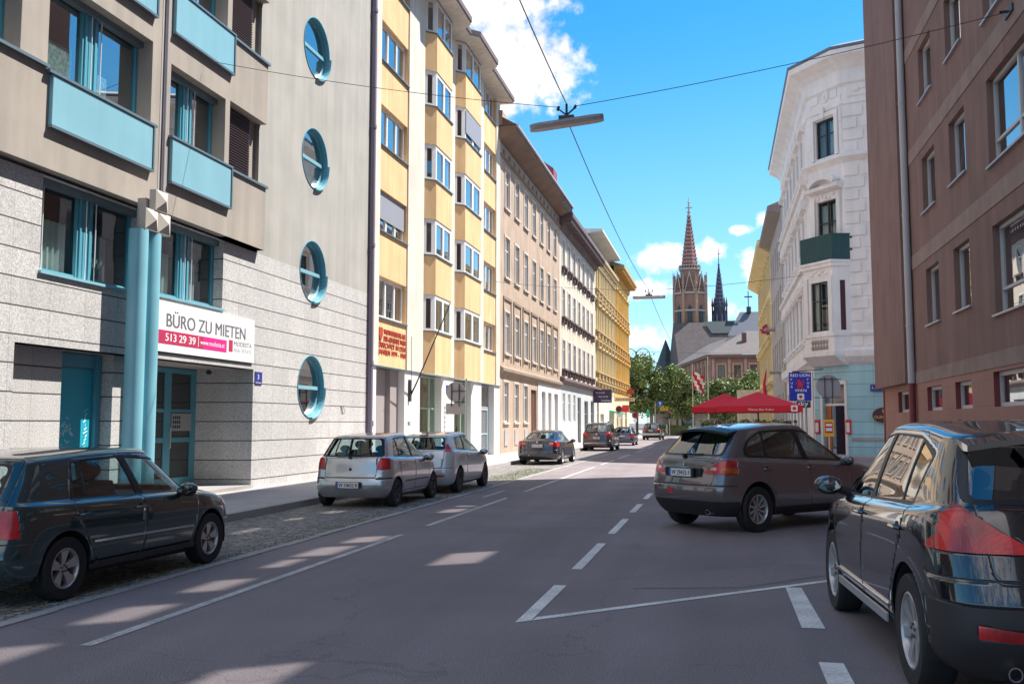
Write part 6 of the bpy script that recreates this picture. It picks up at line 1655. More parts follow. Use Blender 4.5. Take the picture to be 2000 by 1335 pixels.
# oriel bay
oq = .18; op = .62
Q2, Q1 = A2 + cu * oq + Vector((-.8, -.6)) * op, B2c - cu * oq + Vector((-.8, -.6)) * op
def bay_plan(grow=0.0, shrink=1.0):
    a = A2 + Vector((.948, -.32)) * (.25 * shrink); b = B2c + Vector((0, 1)) * (.25 * shrink)
    n = Vector((-.8, -.6)); q2 = A2 + cu * (oq * shrink - grow * .6) + n * (op * shrink + grow); q1 = B2c - cu * (oq * shrink - grow * .6) + n * (op * shrink + grow)
    inn = (A2 + B2c) / 2 - n * .3
    return [(a.x, a.y), (q2.x, q2.y), (q1.x, q1.y), (b.x, b.y), (inn.x, inn.y)]
m = MB()
for z0, z1, g_ in ((7.95, 8.35, .0), (8.351, 8.52, .10), (8.521, 8.62, .16)): m.prism(bay_plan(g_), z0, z1, 'z')
m.build('bay_cornice', 'plaster_white', R2, recalc=False); m = MB()
for z0, z1, g_ in ((4.55, 4.72, .10), (4.72, 5.38, .0), (5.38, 5.52, .07)): m.prism(bay_plan(g_), z0, z1, 'z')
pl0, pl1 = bay_plan(0, .25), bay_plan(.1)
for i in range(4):
    m.face([(pl0[i][0], pl0[i][1], 4.16), (pl0[i + 1][0], pl0[i + 1][1], 4.16), (pl1[i + 1][0], pl1[i + 1][1], 4.56), (pl1[i][0], pl1[i][1], 4.56)])
m.build('bay_base', 'plaster_white', R2, recalc=False)
FB = ((Q2.x, Q2.y, 0), (cu.x, cu.y), (-.8, -.6)); bl = (Q1 - Q2).length
pa = A2 + Vector((.948, -.32)) * .25; sv = (Q2 - pa); sl = sv.length; FBs = ((pa.x, pa.y, 0), (sv.x / sl, sv.y / sl), (sv.y / sl * 1.0, -sv.x / sl * 1.0))
if (FBs[2][0] * -.5 + FBs[2][1] * -.8) < 0: FBs = (FBs[0], FBs[1], (-FBs[2][0], -FBs[2][1]))
w = wall(FB, 0, bl, 5.5, 7.96, [(.30, bl - .45, 5.62, 7.75)], t=.14); wall(FBs, 0, sl, 5.5, 7.96, [(.32, .55, 5.62, 7.75)], t=.12, mb=w)
pb = B2c + Vector((0, 1)) * .25; sv = (pb - Q1); FBt = ((Q1.x, Q1.y, 0), (sv.x / sv.length, sv.y / sv.length), (sv.y / sv.length, -sv.x / sv.length)); wall(FBt, 0, sv.length, 5.5, 7.96, [], mb=w)
w.build('bay_wall', 'plaster_white', R2, recalc=False)
window(FB, .30, bl - .45, 5.62, 7.75, -.06, R2, (.55,), (.62,), .06, .07, 'frame_black', 'pane', 'interior', curtain=[(0, .42, .98), (.6, 1, .98)], bdepth=.4)
m = MB(FBs); m.box(.32, .55, -.12, -.06, 5.62, 7.75); m.build('window', 'sign_maroon', R2)
m = MB(FB)
for k in range(6): m.lathe([(.04, 0), (.085, .1), (.03, .22), (.085, .34), (.04, .44)], (.42 + k * .17, .01, 4.82), (0, 0, 1), 8)
m.build('balustrade', 'stone_pale', R2, smooth=True)
m = MB(FB); m.box(.02, .2, .0, .07, 5.5, 7.95); m.box(bl - .3, bl - .05, .0, .07, 5.5, 7.95)
for k in range(5): m.ball((.35 + k * .22, .02, 8.15 - .06 * math.cos(k * math.pi)), (.12, .04, .06), 5)
m.build('pilaster', 'plaster_white', R2)
# balcony railing
bp = bay_plan(.08); m = MB()
for i in range(3):
    p, q = Vector(bp[i]), Vector(bp[i + 1]); L_ = (q - p).length; n_ = int(L_ / .11)
    m.tube([(p.x, p.y, 9.72), (q.x, q.y, 9.72)], .03, 6); m.face([(p.x, p.y, 8.64), (q.x, q.y, 8.64), (q.x, q.y, 9.7), (p.x, p.y, 9.7)])
    for k in range(n_ + 1):
        t = p.lerp(q, k / n_); m.tube([(t.x, t.y, 8.62), (t.x, t.y, 9.72)], .022, 4)
m.build('balcony_railing', 'balcony_teal', R2, recalc=False)
# pub front
w = wall(FC, 0, chl, .12, 4.15, [(.30, 1.62, .12, 3.35)], d=.0, t=.35)
wall(FG, 0, 2.15, .12, 4.15, [], mb=w); w.build('pub_front', 'pub_panel', R2, recalc=False)
w = wall(FG, 2.15, 14, .12, 4.15, [], t=.2); w.build('ground_floor_wall', 'plaster_white', R2, recalc=False)
m = MB(FC); m.box(.18, .30, -.02, .05, .12, 3.5); m.box(1.62, 1.74, -.02, .05, .12, 3.5); m.box(.18, 1.74, -.02, .06, 3.35, 3.5); m.box(.30, 1.62, -.2, -.14, 2.45, 2.55); m.build('door_frame', 'plaster_white', R2)
m = MB(FC); m.box(.30, 1.62, -.75, -.70, .12, 3.3); m.build('doorway', 'sign_maroon', R2)
m = MB(FC); m.box(1.30, 1.60, -.2, -.14, .14, 2.44); m.build('door', 'orange_wood', R2)
m = MB(FC); m.box(.30, 1.62, -.18, -.16, 2.56, 3.34); m.build('pane', 'pane_grey', R2)
m = MB(FC); m.box(-.02, chl, .0, .04, 1.02, 1.14); m.build('dado', 'stone_pale', R2) if False else None
m = MB(FG); m.box(.02, 2.13, .0, .05, .98, 1.10); m.build('dado', 'stone_pale', R2)
m = MB(); pts = [A2 + Vector((.948, -.32)) * 14, A2, B2c, B2c + Vector((0, Ls))]; pts[3] = Vector((B2c.x, B2c.y + Ls)); inn = [(18, 61), (18.6, 38)]
m.prism([(p.x, p.y) for p in pts] + [(18, 61), (20, 40)], 17.76, 17.9, 'z'); m.build('roof', 'roof_grey', R2)
m = MB(); m.box(5.5, 18, 60.9, 61.0, .12, 17.7); m.build('party_wall', 'stucco_dimgrey', R2)
# pub signs
FT = ((0, 40.9, 0), (1, 0), (0, -1))
s = thing('pub_sign', 'blue projecting pub sign with white letters and a red lion emblem', 'sign', (3.2, 41.3, 3.3))
m = MB(FT); m.box(2.86, 3.74, -.14, 0, 2.62, 3.80); m.build('board', mat('sign_blue_bright', (.02, .03, .42), .4), s)
text_mesh('RED LION', .17, FT, 2.92, .003, 3.62, .002, 'sign_white', s, 'lettering', width=.76, bold=.008); text_mesh('WIEN', .15, FT, 3.08, .003, 3.00, .002, 'sign_white', s, 'lettering', width=.46, bold=.008)
for i, c in enumerate('PUB'):
    for x in (2.93, 3.58): text_mesh(c, .13, FT, x, .003, 3.46 - i * .15, .002, 'sign_white', s, 'lettering', bold=.006)
m = MB(FT); m.ball((3.3, .01, 3.30), (.10, .015, .13), 8); m.ball((3.24, .012, 3.43), (.06, .015, .06), 6); m.tube([(3.38, .01, 3.22), (3.45, .01, 3.38), (3.4, .01, 3.48)], .02, 6); m.tube([(3.22, .01, 3.3), (3.13, .01, 3.35)], .025, 6); m.tube([(3.24, .01, 3.2), (3.18, .01, 3.1)], .03, 6); m.tube([(3.36, .01, 3.2), (3.4, .01, 3.1)], .03, 6)
m.build('lion_emblem', 'sign_red', s)
m = MB(FT); m.prism(rounded([(3.17, 2.66), (3.45, 2.66), (3.45, 2.92), (3.17, 2.92)], .05), .001, .008, 'd'); m.build('crest_plate', 'sign_white', s)
m = MB(FT); m.lathe([(.07, 0), (.07, .006), (0, .006)], (3.31, .008, 2.79), (0, 1, 0), 12); m.build('crest', 'sign_red', s)
m = MB(FT); m.box(3.0, 3.3, -.1, -.05, 3.80, 3.86); m.tube([(3.3, -.07, 3.85), (4.3, -.6, 3.95)], .02, 6); m.build('bracket', 'metal_dark', s)
s = thing('tv_sports_sign', 'small black sign with white lower-case letters directly below the blue pub sign', 'sign', (3.3, 41.3, 2.5))
m = MB(FT); m.box(3.14, 3.70, -.12, -.02, 2.34, 2.60); m.build('board', 'sign_black', s); text_mesh('sky', .26, FT, 3.2, -.018, 2.42, .002, 'sign_white', s, 'lettering', width=.40, bold=.004)
s = thing('street_name_sign', 'dark street name plate on the blue pub wall reading 3., Göllnergasse', 'sign', (6.3, 41.6, 3.1))
FGt = FG
m = MB(FG); m.box(.82, 1.78, .062, .08, 3.02, 3.30); m.build('plate', 'sign_navy', s); text_mesh('3., Göllnergasse', .14, FG, .88, .081, 3.12, .001, 'sign_white', s, 'lettering', width=.84)
s = thing('beer_sign', 'oval dark maroon beer sign with a gold harp and gold lettering on the blue wall', 'sign', (6.4, 41.6, 2))
m = MB(FG)
m.prism([(1.34 + .48 * math.cos(t), 2.03 + .34 * math.sin(t)) for t in [2 * math.pi * k / 32 for k in range(32)]], .05, .12, 'd'); m.build('rim', 'stone_pale', s)
m = MB(FG); m.prism([(1.34 + .455 * math.cos(t), 2.03 + .315 * math.sin(t)) for t in [2 * math.pi * k / 32 for k in range(32)]], .12, .135, 'd'); m.build('board', 'sign_maroon', s)
text_mesh('GUINNESS', .16, FG, .96, .136, 1.90, .002, 'gold', s, 'lettering', width=.76, bold=.006)
m = MB(FG); m.prism([(1.27, 2.26), (1.42, 2.28), (1.42, 2.16), (1.36, 2.08), (1.29, 2.13)], .136, .142, 'd'); m.build('harp', 'gold', s)
for i, (fr, u) in enumerate(((FC, -.02), (FC, 1.83))):
    s = thing('menu_case', 'red framed menu case ' + ('right' if i == 0 else 'left') + ' of the pub doorway', 'menu board', (5.3 - i, 42 + i, 1.6), group='menu cases')
    m = MB(fr); m.box(u - .0, u + .28, .0, .06, 1.25, 1.85); m.build('case', 'sign_red', s); m = MB(fr); m.box(u + .05, u + .23, .061, .068, 1.32, 1.72); m.build('menu_sheet', 'sign_white', s)
s = thing('advertising_board', 'yellow and red price board standing beside the pub door', 'sign', (4.3, 41.0, .12))
m = MB(); m.box(4.22, 4.62, 41.2, 41.26, 1.15, 1.85, 0); m.box(4.27, 4.57, 41.19, 41.199, 1.30, 1.75, 1); m.box(4.3, 4.54, 41.18, 41.189, 1.38, 1.50, 2); m.box(4.3, 4.54, 41.18, 41.189, 1.58, 1.68, 2); m.build('board', ['sign_yellow', 'sign_red', 'sign_white'], s)
m = MB(); m.tube([(4.42, 41.23, .12), (4.42, 41.23, 1.15)], .025, 8); m.build('post', 'metal_light', s)

RSIGNS = [o['label'] for o in C.objects if o.parent is None and 'label' in o and o.location.y > 40.5 and 3.1 < o.location.x < 6.6 and o.location.y < 44.5 and o.get('category') != 'building']
# ---------------------------------------------------------------- right: further houses
R3 = thing('grey_tenement_house', 'plain grey tenement house behind the white corner house', 'building', (4.0, 68, 0))
F3 = frame(4.0, 0, 0, -1)
hs = [(u, u + 1.1, z, z + 2.0) for u in (62.2, 64.6, 67, 69.4, 71.8) for z in (1.6, 5.2, 8.5, 11.8)]
w = wall(F3, 61.0, 74, .12, 15.2, hs, t=.2); w.face([(61, 0, 15.2), (61, -9, 15.2), (61, -9, .1), (61, 0, .1)]); w.build('wall', 'stucco_dimgrey', R3, recalc=False)
for h in hs: old_window(F3, *h, -.08, R3, 'pane_dark')
m = MB(F3); m.prism([(0, 14.9), (.8, 15.1), (.8, 15.35), (0, 15.35)], 61.0, 74, 'u'); m.prism([(.8, 15.36), (-6, 18), (-6, 15.36)], 61, 74, 'u'); m.build('roof', 'roof_grey', R3)
for (u, z) in ((64.4, 5.0), (69.2, 8.3)):
    m = MB(F3); m.box(u, u + 1.5, .0, .7, z, z + .12); m.build('balcony_slab', 'stucco_dimgrey', R3)
R4 = thing('pale_yellow_house', 'pale yellow ornate house at the far right end of the street', 'building', (4.0, 86, 0))
hs = [(u, u + 1.1, z, z + 2.1) for u in [75 + 2.3 * k for k in range(9)] for z in (1.4, 5.4, 8.8, 12.0)]
w = wall(F3, 74, 97, .12, 15.2, hs, t=.2); w.box(97, 97.1, -12, 0, .12, 15.2); w.build('wall', 'stucco_paleyellow', R4, recalc=False)
for h in hs: m = MB(F3); wo = old_window(F3, *h, -.08, R4, 'pane_dark'); m.prism([(0, h[3] + .1), (.25, h[3] + .2), (.25, h[3] + .35), (0, h[3] + .4)], h[0] - .25, h[1] + .25, 'u'); m.box(h[0] - .2, h[0] - .02, 0, .1, h[2], h[3]); m.box(h[1] + .02, h[1] + .2, 0, .1, h[2], h[3]); m.build('window_trim', 'stucco_paleyellow', wo)
for zb in (4.6, 8.1): m = MB(F3); m.prism([(0, zb), (.3, zb + .1), (.3, zb + .25), (0, zb + .3)], 74, 97.2, 'u'); [m.box(74.4 + .75 * k, 74.6 + .75 * k, 0, .25, zb - .3, zb - .002) for k in range(30)]; m.build('string_course', 'stucco_paleyellow', R4)
m = MB(F3); m.prism([(0, 14.6), (.3, 14.8), (.95, 15.2), (.95, 15.6), (0, 15.6)], 74, 97.9, 'u'); m.build('cornice', 'stucco_paleyellow', R4)
m = MB(F3); m.prism([(.95, 15.61), (-6, 18.2), (-6, 15.61)], 74, 97.9, 'u'); m.build('roof', 'roof_grey', R4)
m = MB(F3); m.box(97.2, 99.5, -4, 2.2, .12, 5.0); m.build('annex', 'stucco_cream', R4)
RSIGNS.append('small red flower box hanging on the pale yellow facade')
fl = thing('flower_box', 'small red flower box hanging on the pale yellow facade', 'flower box', (3.8, 80, 8.7))
m = MB()
for _ in range(60): c = (3.7 + random.gauss(0, .12), 77 + random.gauss(0, .4), 9.0 + random.gauss(0, .15)); m.ball(c, .09, 4)
m.build('flowers', 'sign_crimson', fl)

KR = 1.18
for o in list(C.objects):
    if o.parent is None and o.type == 'EMPTY' and (o in (R2, R3, R4) or o.get('label') in RSIGNS):
        o.location = (o.location.x * KR, o.location.y * KR, o.location.z * KR - .306); o.scale = (KR, KR, KR)
# ---------------------------------------------------------------- church and school
CH = thing('church', 'tall brick gothic church with a patterned spire and slender dark ridge turret', 'church', (-7, 262, 0))
TX, TY = -7.2, 262
def poly8(cx, cy, r, n=8, rot=22.5): return [(cx + r * math.cos(R(rot) + 2 * math.pi * k / n), cy + r * math.sin(R(rot) + 2 * math.pi * k / n)) for k in range(n)]
m = MB(); m.prism(poly8(TX, TY, 4.45), 0, 37.0, 'z'); m.build('tower', 'brick', CH)
m = MB()
for k in range(8):
    a = R(22.5 + 45 * k); c = (TX + 4.5 * math.cos(a), TY + 4.5 * math.sin(a)); m.prism(poly8(c[0], c[1], .5, 4, 45 * k), 0, 37.2, 'z')
m.build('buttress', 'brick_light', CH)
m = MB()
for z in (19.3, 31.8, 36.6): m.prism(poly8(TX, TY, 4.85), z, z + .45, 'z')
m.build('string_course', 'stone_pale', CH)
for k in range(8):
    a = 45 * k; d = Vector((math.cos(R(a)), math.sin(R(a)))); p = Vector((TX, TY)) + d * 4.25; u = Vector((-d.y, d.x))
    fr = ((p.x, p.y, 0), (u.x, u.y), (d.x, d.y))
    m = MB(fr); pts = [(-.65, 22), (.65, 22), (.65, 31.5), (.45, 32.8), (0, 33.6), (-.45, 32.8), (-.65, 31.5)]; m.prism(pts, -.1, .05, 'd'); m.build('belfry_window', 'frame_black', CH)
    m = MB(fr); m.prism([(-1.25, 36.8), (1.25, 36.8), (0, 42.0)], -.4, .2, 'd'); m.prism([(-1.45, 36.8), (-1.25, 36.8), (0, 41.8), (0, 42.8)], .2, .4, 'd', 1); m.prism([(1.45, 36.8), (1.25, 36.8), (0, 41.8), (0, 42.8)], .2, .4, 'd', 1); m.build('gable', ['brick_dark', 'stone_pale'], CH)
for k in range(8):
    a = R(22.5 + 45 * k); c = (TX + 4.5 * math.cos(a), TY + 4.5 * math.sin(a))
    m = MB(); m.prism(poly8(c[0], c[1], .42, 4, 45), 37.2, 39.2, 'z'); m.lathe([(.55, 0), (.35, .5), (0, 3.6)], (c[0], c[1], 39.2), (0, 0, 1), 6); m.build('pinnacle', 'brick_light', CH)
m = MB(); m.prism(poly8(TX, TY, 2.75), 36, 43.4, 'z'); m.prism(poly8(TX, TY, 3.1), 43.4, 43.8, 'z', 1); m.prism(poly8(TX, TY, 3.05), 44.5, 44.75, 'z', 1)
for k in range(24):
    a = 2 * math.pi * k / 24; m.tube([(TX + 2.9 * math.cos(a), TY + 2.9 * math.sin(a), 43.7), (TX + 2.9 * math.cos(a), TY + 2.9 * math.sin(a), 44.6)], .10, 4, 1)
m.build('upper_tower', ['brick', 'stone_pale'], CH)
m = MB(); zb, zt, rb = 43.6, 58.5, 2.45; nb = 14
for j in range(nb):
    z0, z1 = lerp(zb, zt, j / nb), lerp(zb, zt, (j + 1) / nb); r0, r1 = lerp(rb, .42, j / nb), lerp(rb, .42, (j + 1) / nb); zm = lerp(z0, z1, .80); rm = lerp(r0, r1, .80)
    P0, P1, P2 = poly8(TX, TY, r0), poly8(TX, TY, rm), poly8(TX, TY, r1)
    for i in range(8):
        k = (i + 1) % 8
        m.face([(*P0[i], z0), (*P0[k], z0), (*P1[k], zm), (*P1[i], zm)], 0); m.face([(*P1[i], zm), (*P1[k], zm), (*P2[k], z1), (*P2[i], z1)], 1)
        m.box(P2[i][0] - .16, P2[i][0] + .16, P2[i][1] - .16, P2[i][1] + .16, z1 - .18, z1 + .12, 1)
m.build('spire', [mat('spire_brick', (.24, .085, .075), .9, var=.15), 'stone_pale'], CH, recalc=False)
m = MB(); m.lathe([(.35, 63), (.5, 63.6), (.25, 64.2), (.6, 64.6), (.2, 65.0), (.25, 67)], (TX, TY, 0), (0, 0, 1), 8); m.box(TX - .9, TX + .9, TY - .15, TY + .15, 65.8, 66.1); m.tube([(TX, TY, 67), (TX, TY, 69.2)], .08, 4); m.ball((TX, TY, 67.6), .35, 5)
for v in m.v: v.z = 58.3 + (v.z - 63) * .88
m.build('finial', 'stone_pale', CH)
m = MB(); m.prism([(-16, 0), (-16, 20.5), (-11.5, 20.5), (-11.5, 0)], 255, 300, 'd') if False else m.box(-14.5, 3.5, 268, 320, 0, 19.5)
m.build('nave', 'brick', CH)
m = MB(); m.box(-14.8, 5, 262, 264, 0, 19.3); m.build('transept_wall', 'brick', CH)
m = MB(); m.prism([(-13.5, 19.4), (-12.2, 27.5), (12.5, 27.5), (13.5, 19.4)], 258, 259, 'd') if False else None
m.face([(-10.0, 247, 17.0), (6.0, 247, 17.0), (6.0, 256, 28.4), (-11.6, 256, 28.4)]); m.face([(-11.6, 256, 28.4), (6, 256, 28.4), (6, 257, 10), (-11.8, 257, 10)]); m.face([(-10.0, 247, 17.0), (-11.6, 256, 28.4), (-13.2, 262, 17)])
m.build('roof', mat('church_roof', (.10, .08, .078), .85, var=.2), CH, recalc=False)
m = MB(); m.lathe([(3.4, 15.5), (.1, 24.5)], (-14.0, 262, 0), (0, 0, 1), 8); m.lathe([(3.9, 12.5), (3.3, 15.5)], (-14.0, 262, 0), (0, 0, 1), 8); m.build('turret_roof', 'copper_dark', CH)
m = MB(); m.lathe([(3.4, 0), (3.4, 12.5)], (-14.0, 262, 0), (0, 0, 1), 8); m.build('stair_turret', 'brick', CH)
for x in (-17.6, -16.2):
    m = MB(); m.lathe([(.55, 0), (.55, 12), (.8, 12), (0, 16.5)], (x, 255, 0), (0, 0, 1), 6); m.build('pinnacle', 'brick_light', CH)
m = MB(); m.prism([(1.5, 257), (6, 257), (6, 255), (2.5, 255)], 24, 28.6, 'z'); m.face([(-3.5, 255.6, 28.6), (6, 255.6, 28.6), (6, 253, 25.2), (-1.5, 253, 25.2)]); m.build('roof_ridge', 'copper_dark', CH, recalc=False)
# slender ridge turret
X, Y = .6, 262
m = MB(); m.lathe([(1.75, 23), (1.75, 32.2)], (X, Y, 0), (0, 0, 1), 8, 0)
for k in range(8):
    a = R(45 * k); c = (X + 1.9 * math.cos(a), Y + 1.9 * math.sin(a)); m.tube([(c[0], c[1], 23), (c[0], c[1], 33.4)], .22, 4); m.lathe([(.36, 33.4), (0, 36)], (c[0], c[1], 0), (0, 0, 1), 4)
    m.box(c[0] - .12, c[0] + .12, c[1] - .12, c[1] + .12, 30, 30.6)
m.lathe([(1.5, 32.2), (.75, 40), (.2, 44.5), (.32, 44.8), (.1, 45.2), (.08, 49.2)], (X, Y, 0), (0, 0, 1), 8)
m.box(X - .6, X + .6, Y - .06, Y + .06, 47.6, 47.75); m.build('ridge_turret', mat('turret_slate', (.045, .05, .085), .6, var=.2), CH)
m = MB()
for k in range(9):
    z = 33.2 + k * 1.1; m.lathe([(lerp(1.45, .5, k / 9) + .05, z), (lerp(1.45, .5, k / 9) + .08, z + .2)], (X, Y, 0), (0, 0, 1), 8)
for k in range(8):
    a = R(22.5 + 45 * k); m.box(X + 1.75 * math.cos(a) - .15, X + 1.75 * math.cos(a) + .15, Y + 1.75 * math.sin(a) - .15, Y + 1.75 * math.sin(a) + .15, 24, 31)
m.build('tracery', mat('turret_trim', (.22, .20, .28), .7), CH)
# school in front of the church
SC = thing('brick_school', 'brick school building with hipped grey slate roof and arched windows', 'building', (3, 186, 0))
SX, SY = -1.45, 185
m = MB(); fr = ((SX, SY, 0), (1, 0), (0, -1))
cols = [2.0 + 3.0 * k for k in range(7)]
hs = [(u - .62, u + .62, z, z + 2.35) for u in cols for z in (10.4, 5.6, 1.2)]
w = wall(fr, 0, 22, .1, 14.2, hs, t=.4); w.build('front_wall', mat('brick_shade', (.25, .115, .09), .9, var=.12, fine=.1, fscale=9), SC, recalc=False)
for h in hs: window(fr, *h, -.2, SC, (.5,), (.66,), .12, .1, 'brick_dark', 'pane_dark', None)
m = MB(fr)
for u in [cols[0] - 1.5 + 3.0 * k for k in range(8)]: m.box(u - .25, u + .25, 0, .15, .1, 14.2)
m.box(0, 22, 0, .2, 8.8, 9.2); m.box(0, 22, 0, .16, 4.2, 4.5)
for h in hs: m.box(h[0] - .35, h[0] - .05, 0, .1, h[2] - .4, h[3] + .3); m.box(h[1] + .05, h[1] + .35, 0, .1, h[2] - .4, h[3] + .3); m.box(h[0] - .35, h[1] + .35, 0, .12, h[3] + .02, h[3] + .4)
m.build('pilaster', 'brick_light', SC)
m = MB(fr); m.box(-.1, 22, 0, .5, 14.2, 14.7)
for k in range(40): m.box(.1 + .55 * k, .35 + .55 * k, .1, .45, 13.8, 14.19)
m.build('cornice', 'brick_dark', SC)
fs = ((SX, SY, 0), (-.20, .98), (-.98, -.20))
cols2 = [2.2 + 3.9 * k for k in range(11)]; hs2 = [(u - .8, u + .8, z, z + 2.6) for u in cols2 for z in (10.2, 5.4)]
w = wall(fs, 0, 45, .1, 14.2, hs2, t=.5); w.build('side_wall', 'brick', SC, recalc=False)
for h in hs2: window(fs, *h, -.3, SC, (.5,), (.66,), .12, .1, 'brick_dark', 'pane_dark', None)
m = MB(fs); [m.box(u + 1.45, u + 2.2, 0, .25, .1, 14.0) for u in cols2]; m.box(0, 45, 0, .3, 9.0, 9.4); m.build('pilaster', 'brick_light', SC)
m = MB(fs); m.box(-.4, 45, .0, .7, 14.2, 14.75); m.build('eaves', 'brick_dark', SC)
m = MB(); e = .6; c1, c2, c3 = (SX - .8, SY - .6), (SX + 22, SY - .6), (SX - 9.8, SY + 44.5); r1, r2 = (SX + 7.0, SY + 12), (SX - 1, SY + 45)
m.face([(*c1, 14.75), (*c2, 14.75), (SX + 17, SY + 12, 20.3), (*r1, 20.3)]); m.face([(*c1, 14.75), (*r1, 20.3), (*r2, 20.3), (*c3, 14.75)]); m.face([(*r1, 20.3), (SX + 17, SY + 12, 20.3), (SX + 17, SY + 45, 20.3), (*r2, 20.3)]); m.face([(*c2, 14.75), (SX + 22, SY + 45, 14.75), (SX + 17, SY + 45, 20.3), (SX + 17, SY + 12, 20.3)])
m.build('roof', mat('roof_school', (.115, .098, .095), .8, var=.15, streak=.1), SC, recalc=False)
m = MB(); m.face([(2.0, 199, 19.6), (12.5, 199, 19.6), (9.0, 204, 25.0), (4.6, 204, 25.0)]); m.face([(2, 199, 19.6), (4.6, 204, 25), (4.6, 210, 25), (2, 216, 19.6)])
for v in m.v: v.z -= 0
m.build('pavilion_roof', mat('pavilion_slate', (.085, .10, .135), .75), SC, recalc=False)
m = MB(); m.box(6.0, 6.9, 203, 204, 24.8, 26); m.tube([(6.4, 203.5, 26), (6.4, 203.5, 29.3)], .10, 5); m.box(5.6, 7.2, 203.4, 203.6, 28.0, 28.25); m.build('cross', 'metal_dark', SC)
m = MB(); m.box(4.6, 5.5, 190.5, 191.5, 16, 19.4); m.build('chimney', 'brick_dark', SC)

# ---------------------------------------------------------------- trees
def tree(name, label, loc, H, crown_r, crown_z, nleaf, seed, group=None, mats=('leaf_a', 'leaf_b', 'leaf_c'), ls=.16, trunk_r=.16):
    rnd = random.Random(seed); root = thing(name, label, 'tree', loc, 0, group); x0, y0, z0 = loc
    m = MB(); top = (x0 + rnd.uniform(-.3, .3), y0, z0 + H * .72)
    m.tube([(x0, y0, z0), (x0 + .05, y0, z0 + H * .25), top], [trunk_r, trunk_r * .75, trunk_r * .3], 8)
    ends = []
    for k in range(12):
        a = rnd.uniform(0, 6.28); zz = z0 + H * rnd.uniform(.28, .6); l = crown_r * rnd.uniform(.5, .9)
        e = (x0 + l * math.cos(a), y0 + l * math.sin(a), zz + l * rnd.uniform(.4, 1.0)); m.tube([(x0, y0, zz), ((x0 + e[0]) / 2, (y0 + e[1]) / 2, (zz + e[2]) / 2 + .2), e], [trunk_r * .4, trunk_r * .25, .03], 5); ends.append(e)
    m.build('trunk', 'bark', root, smooth=True)
    cl = []
    for k in range(46):
        a = rnd.uniform(0, 6.28); ph = math.acos(rnd.uniform(-.8, 1)); rr = crown_r * rnd.uniform(.45, .95)
        cl.append((x0 + rr * math.sin(ph) * math.cos(a), y0 + rr * math.sin(ph) * math.sin(a), z0 + crown_z + (H - crown_z) * .95 * math.cos(ph) * rnd.uniform(.7, 1), crown_r * rnd.uniform(.20, .38), rnd.choice((0, 0, 1, 1, 2))))
    m = MB(); per = nleaf // len(cl)
    for (cx, cy, cz, r, mi) in cl:
        for _ in range(per):
            g = Vector((rnd.gauss(0, .5), rnd.gauss(0, .5), rnd.gauss(0, .42))) * r
            p = Vector((cx, cy, cz)) + g; s = ls * rnd.uniform(.6, 1.3)
            n = Vector((rnd.gauss(0, 1), rnd.gauss(0, 1), rnd.gauss(.4, 1))).normalized(); a = n.orthogonal().normalized() * s; b = n.cross(a).normalized() * s * .7
            k = len(m.v); m.v += [p - a, p + b, p + a, p - b]; m.fc.append((k, k + 1, k + 2, k + 3)); m.mi.append(mi if rnd.random() < .75 else rnd.randrange(3))
    m.build('crown', list(mats), root, recalc=False)
    return root
tree('street_tree', 'tall leafy tree at the left corner of the square beyond the golden house', (-11.0, 131, 0), 11.2, 3.3, 6.6, 15000, 1, 'trees on the square', ls=.17)
tree('street_tree', 'leafy tree second from the left in front of the brick school', (-5.7, 133, 0), 9.4, 3.1, 5.6, 13000, 2, 'trees on the square', ls=.17)
tree('street_tree', 'bright green tree right of the flag pole behind the red parasols', (.4, 136, 0), 8.0, 3.0, 4.9, 11000, 3, 'trees on the square', ls=.17)
tree('street_tree', 'tree partly hidden behind the pale yellow house on the right', (4.6, 135, 0), 8.6, 3.0, 5.0, 9000, 4, 'trees on the square', ls=.17)
tree('street_tree', 'smaller yellowish tree low between the two taller trees on the square', (-8.4, 150, 0), 8.4, 3.0, 5.0, 8000, 5, 'trees on the square', ls=.18)
tree('street_tree', 'leftmost tree of the square peeking past the golden corner house', (-15.5, 140, 0), 11.2, 3.6, 6.6, 8000, 6, 'trees on the square', ls=.2)
def hedge(name, label, b, n, seed, mats=('leaf_a', 'leaf_c', 'leaf_b')):
    rnd = random.Random(seed); m = MB()
    x0, x1, y0, y1, z0, z1 = b
    for _ in range(n):
        p = Vector((rnd.uniform(x0, x1), rnd.uniform(y0, y1), z0 + (z1 - z0) * rnd.random() ** .7 * (1 - .15 * rnd.random()))); s = rnd.uniform(.03, .08)
        nn = Vector((rnd.gauss(0, 1), rnd.gauss(0, 1), rnd.gauss(0, 1))).normalized(); a = nn.orthogonal().normalized() * s; b_ = nn.cross(a).normalized() * s
        k = len(m.v); m.v += [p - a, p + b_, p + a, p - b_]; m.fc.append((k, k + 1, k + 2, k + 3)); m.mi.append(rnd.randrange(3))
    m.box(x0 + .1, x1 - .1, y0 + .1, y1 - .1, z0, z0 + (z1 - z0) * .75, 1)
    root = thing(name, label, 'hedge', ((x0 + x1) / 2, (y0 + y1) / 2, z0)); m.build('foliage', list(mats), root, recalc=False); return root
hedge('hedge', 'low clipped hedge at the far edge of the crossing', (-7.8, -3.2, 131.5, 132.6, 0, 1.5), 4500, 8)
hedge('hedge', 'dark hedge fencing the pub terrace below the red parasols', (-.9, 3.4, 47.2, 47.9, .12, 1.9), 5000, 9)

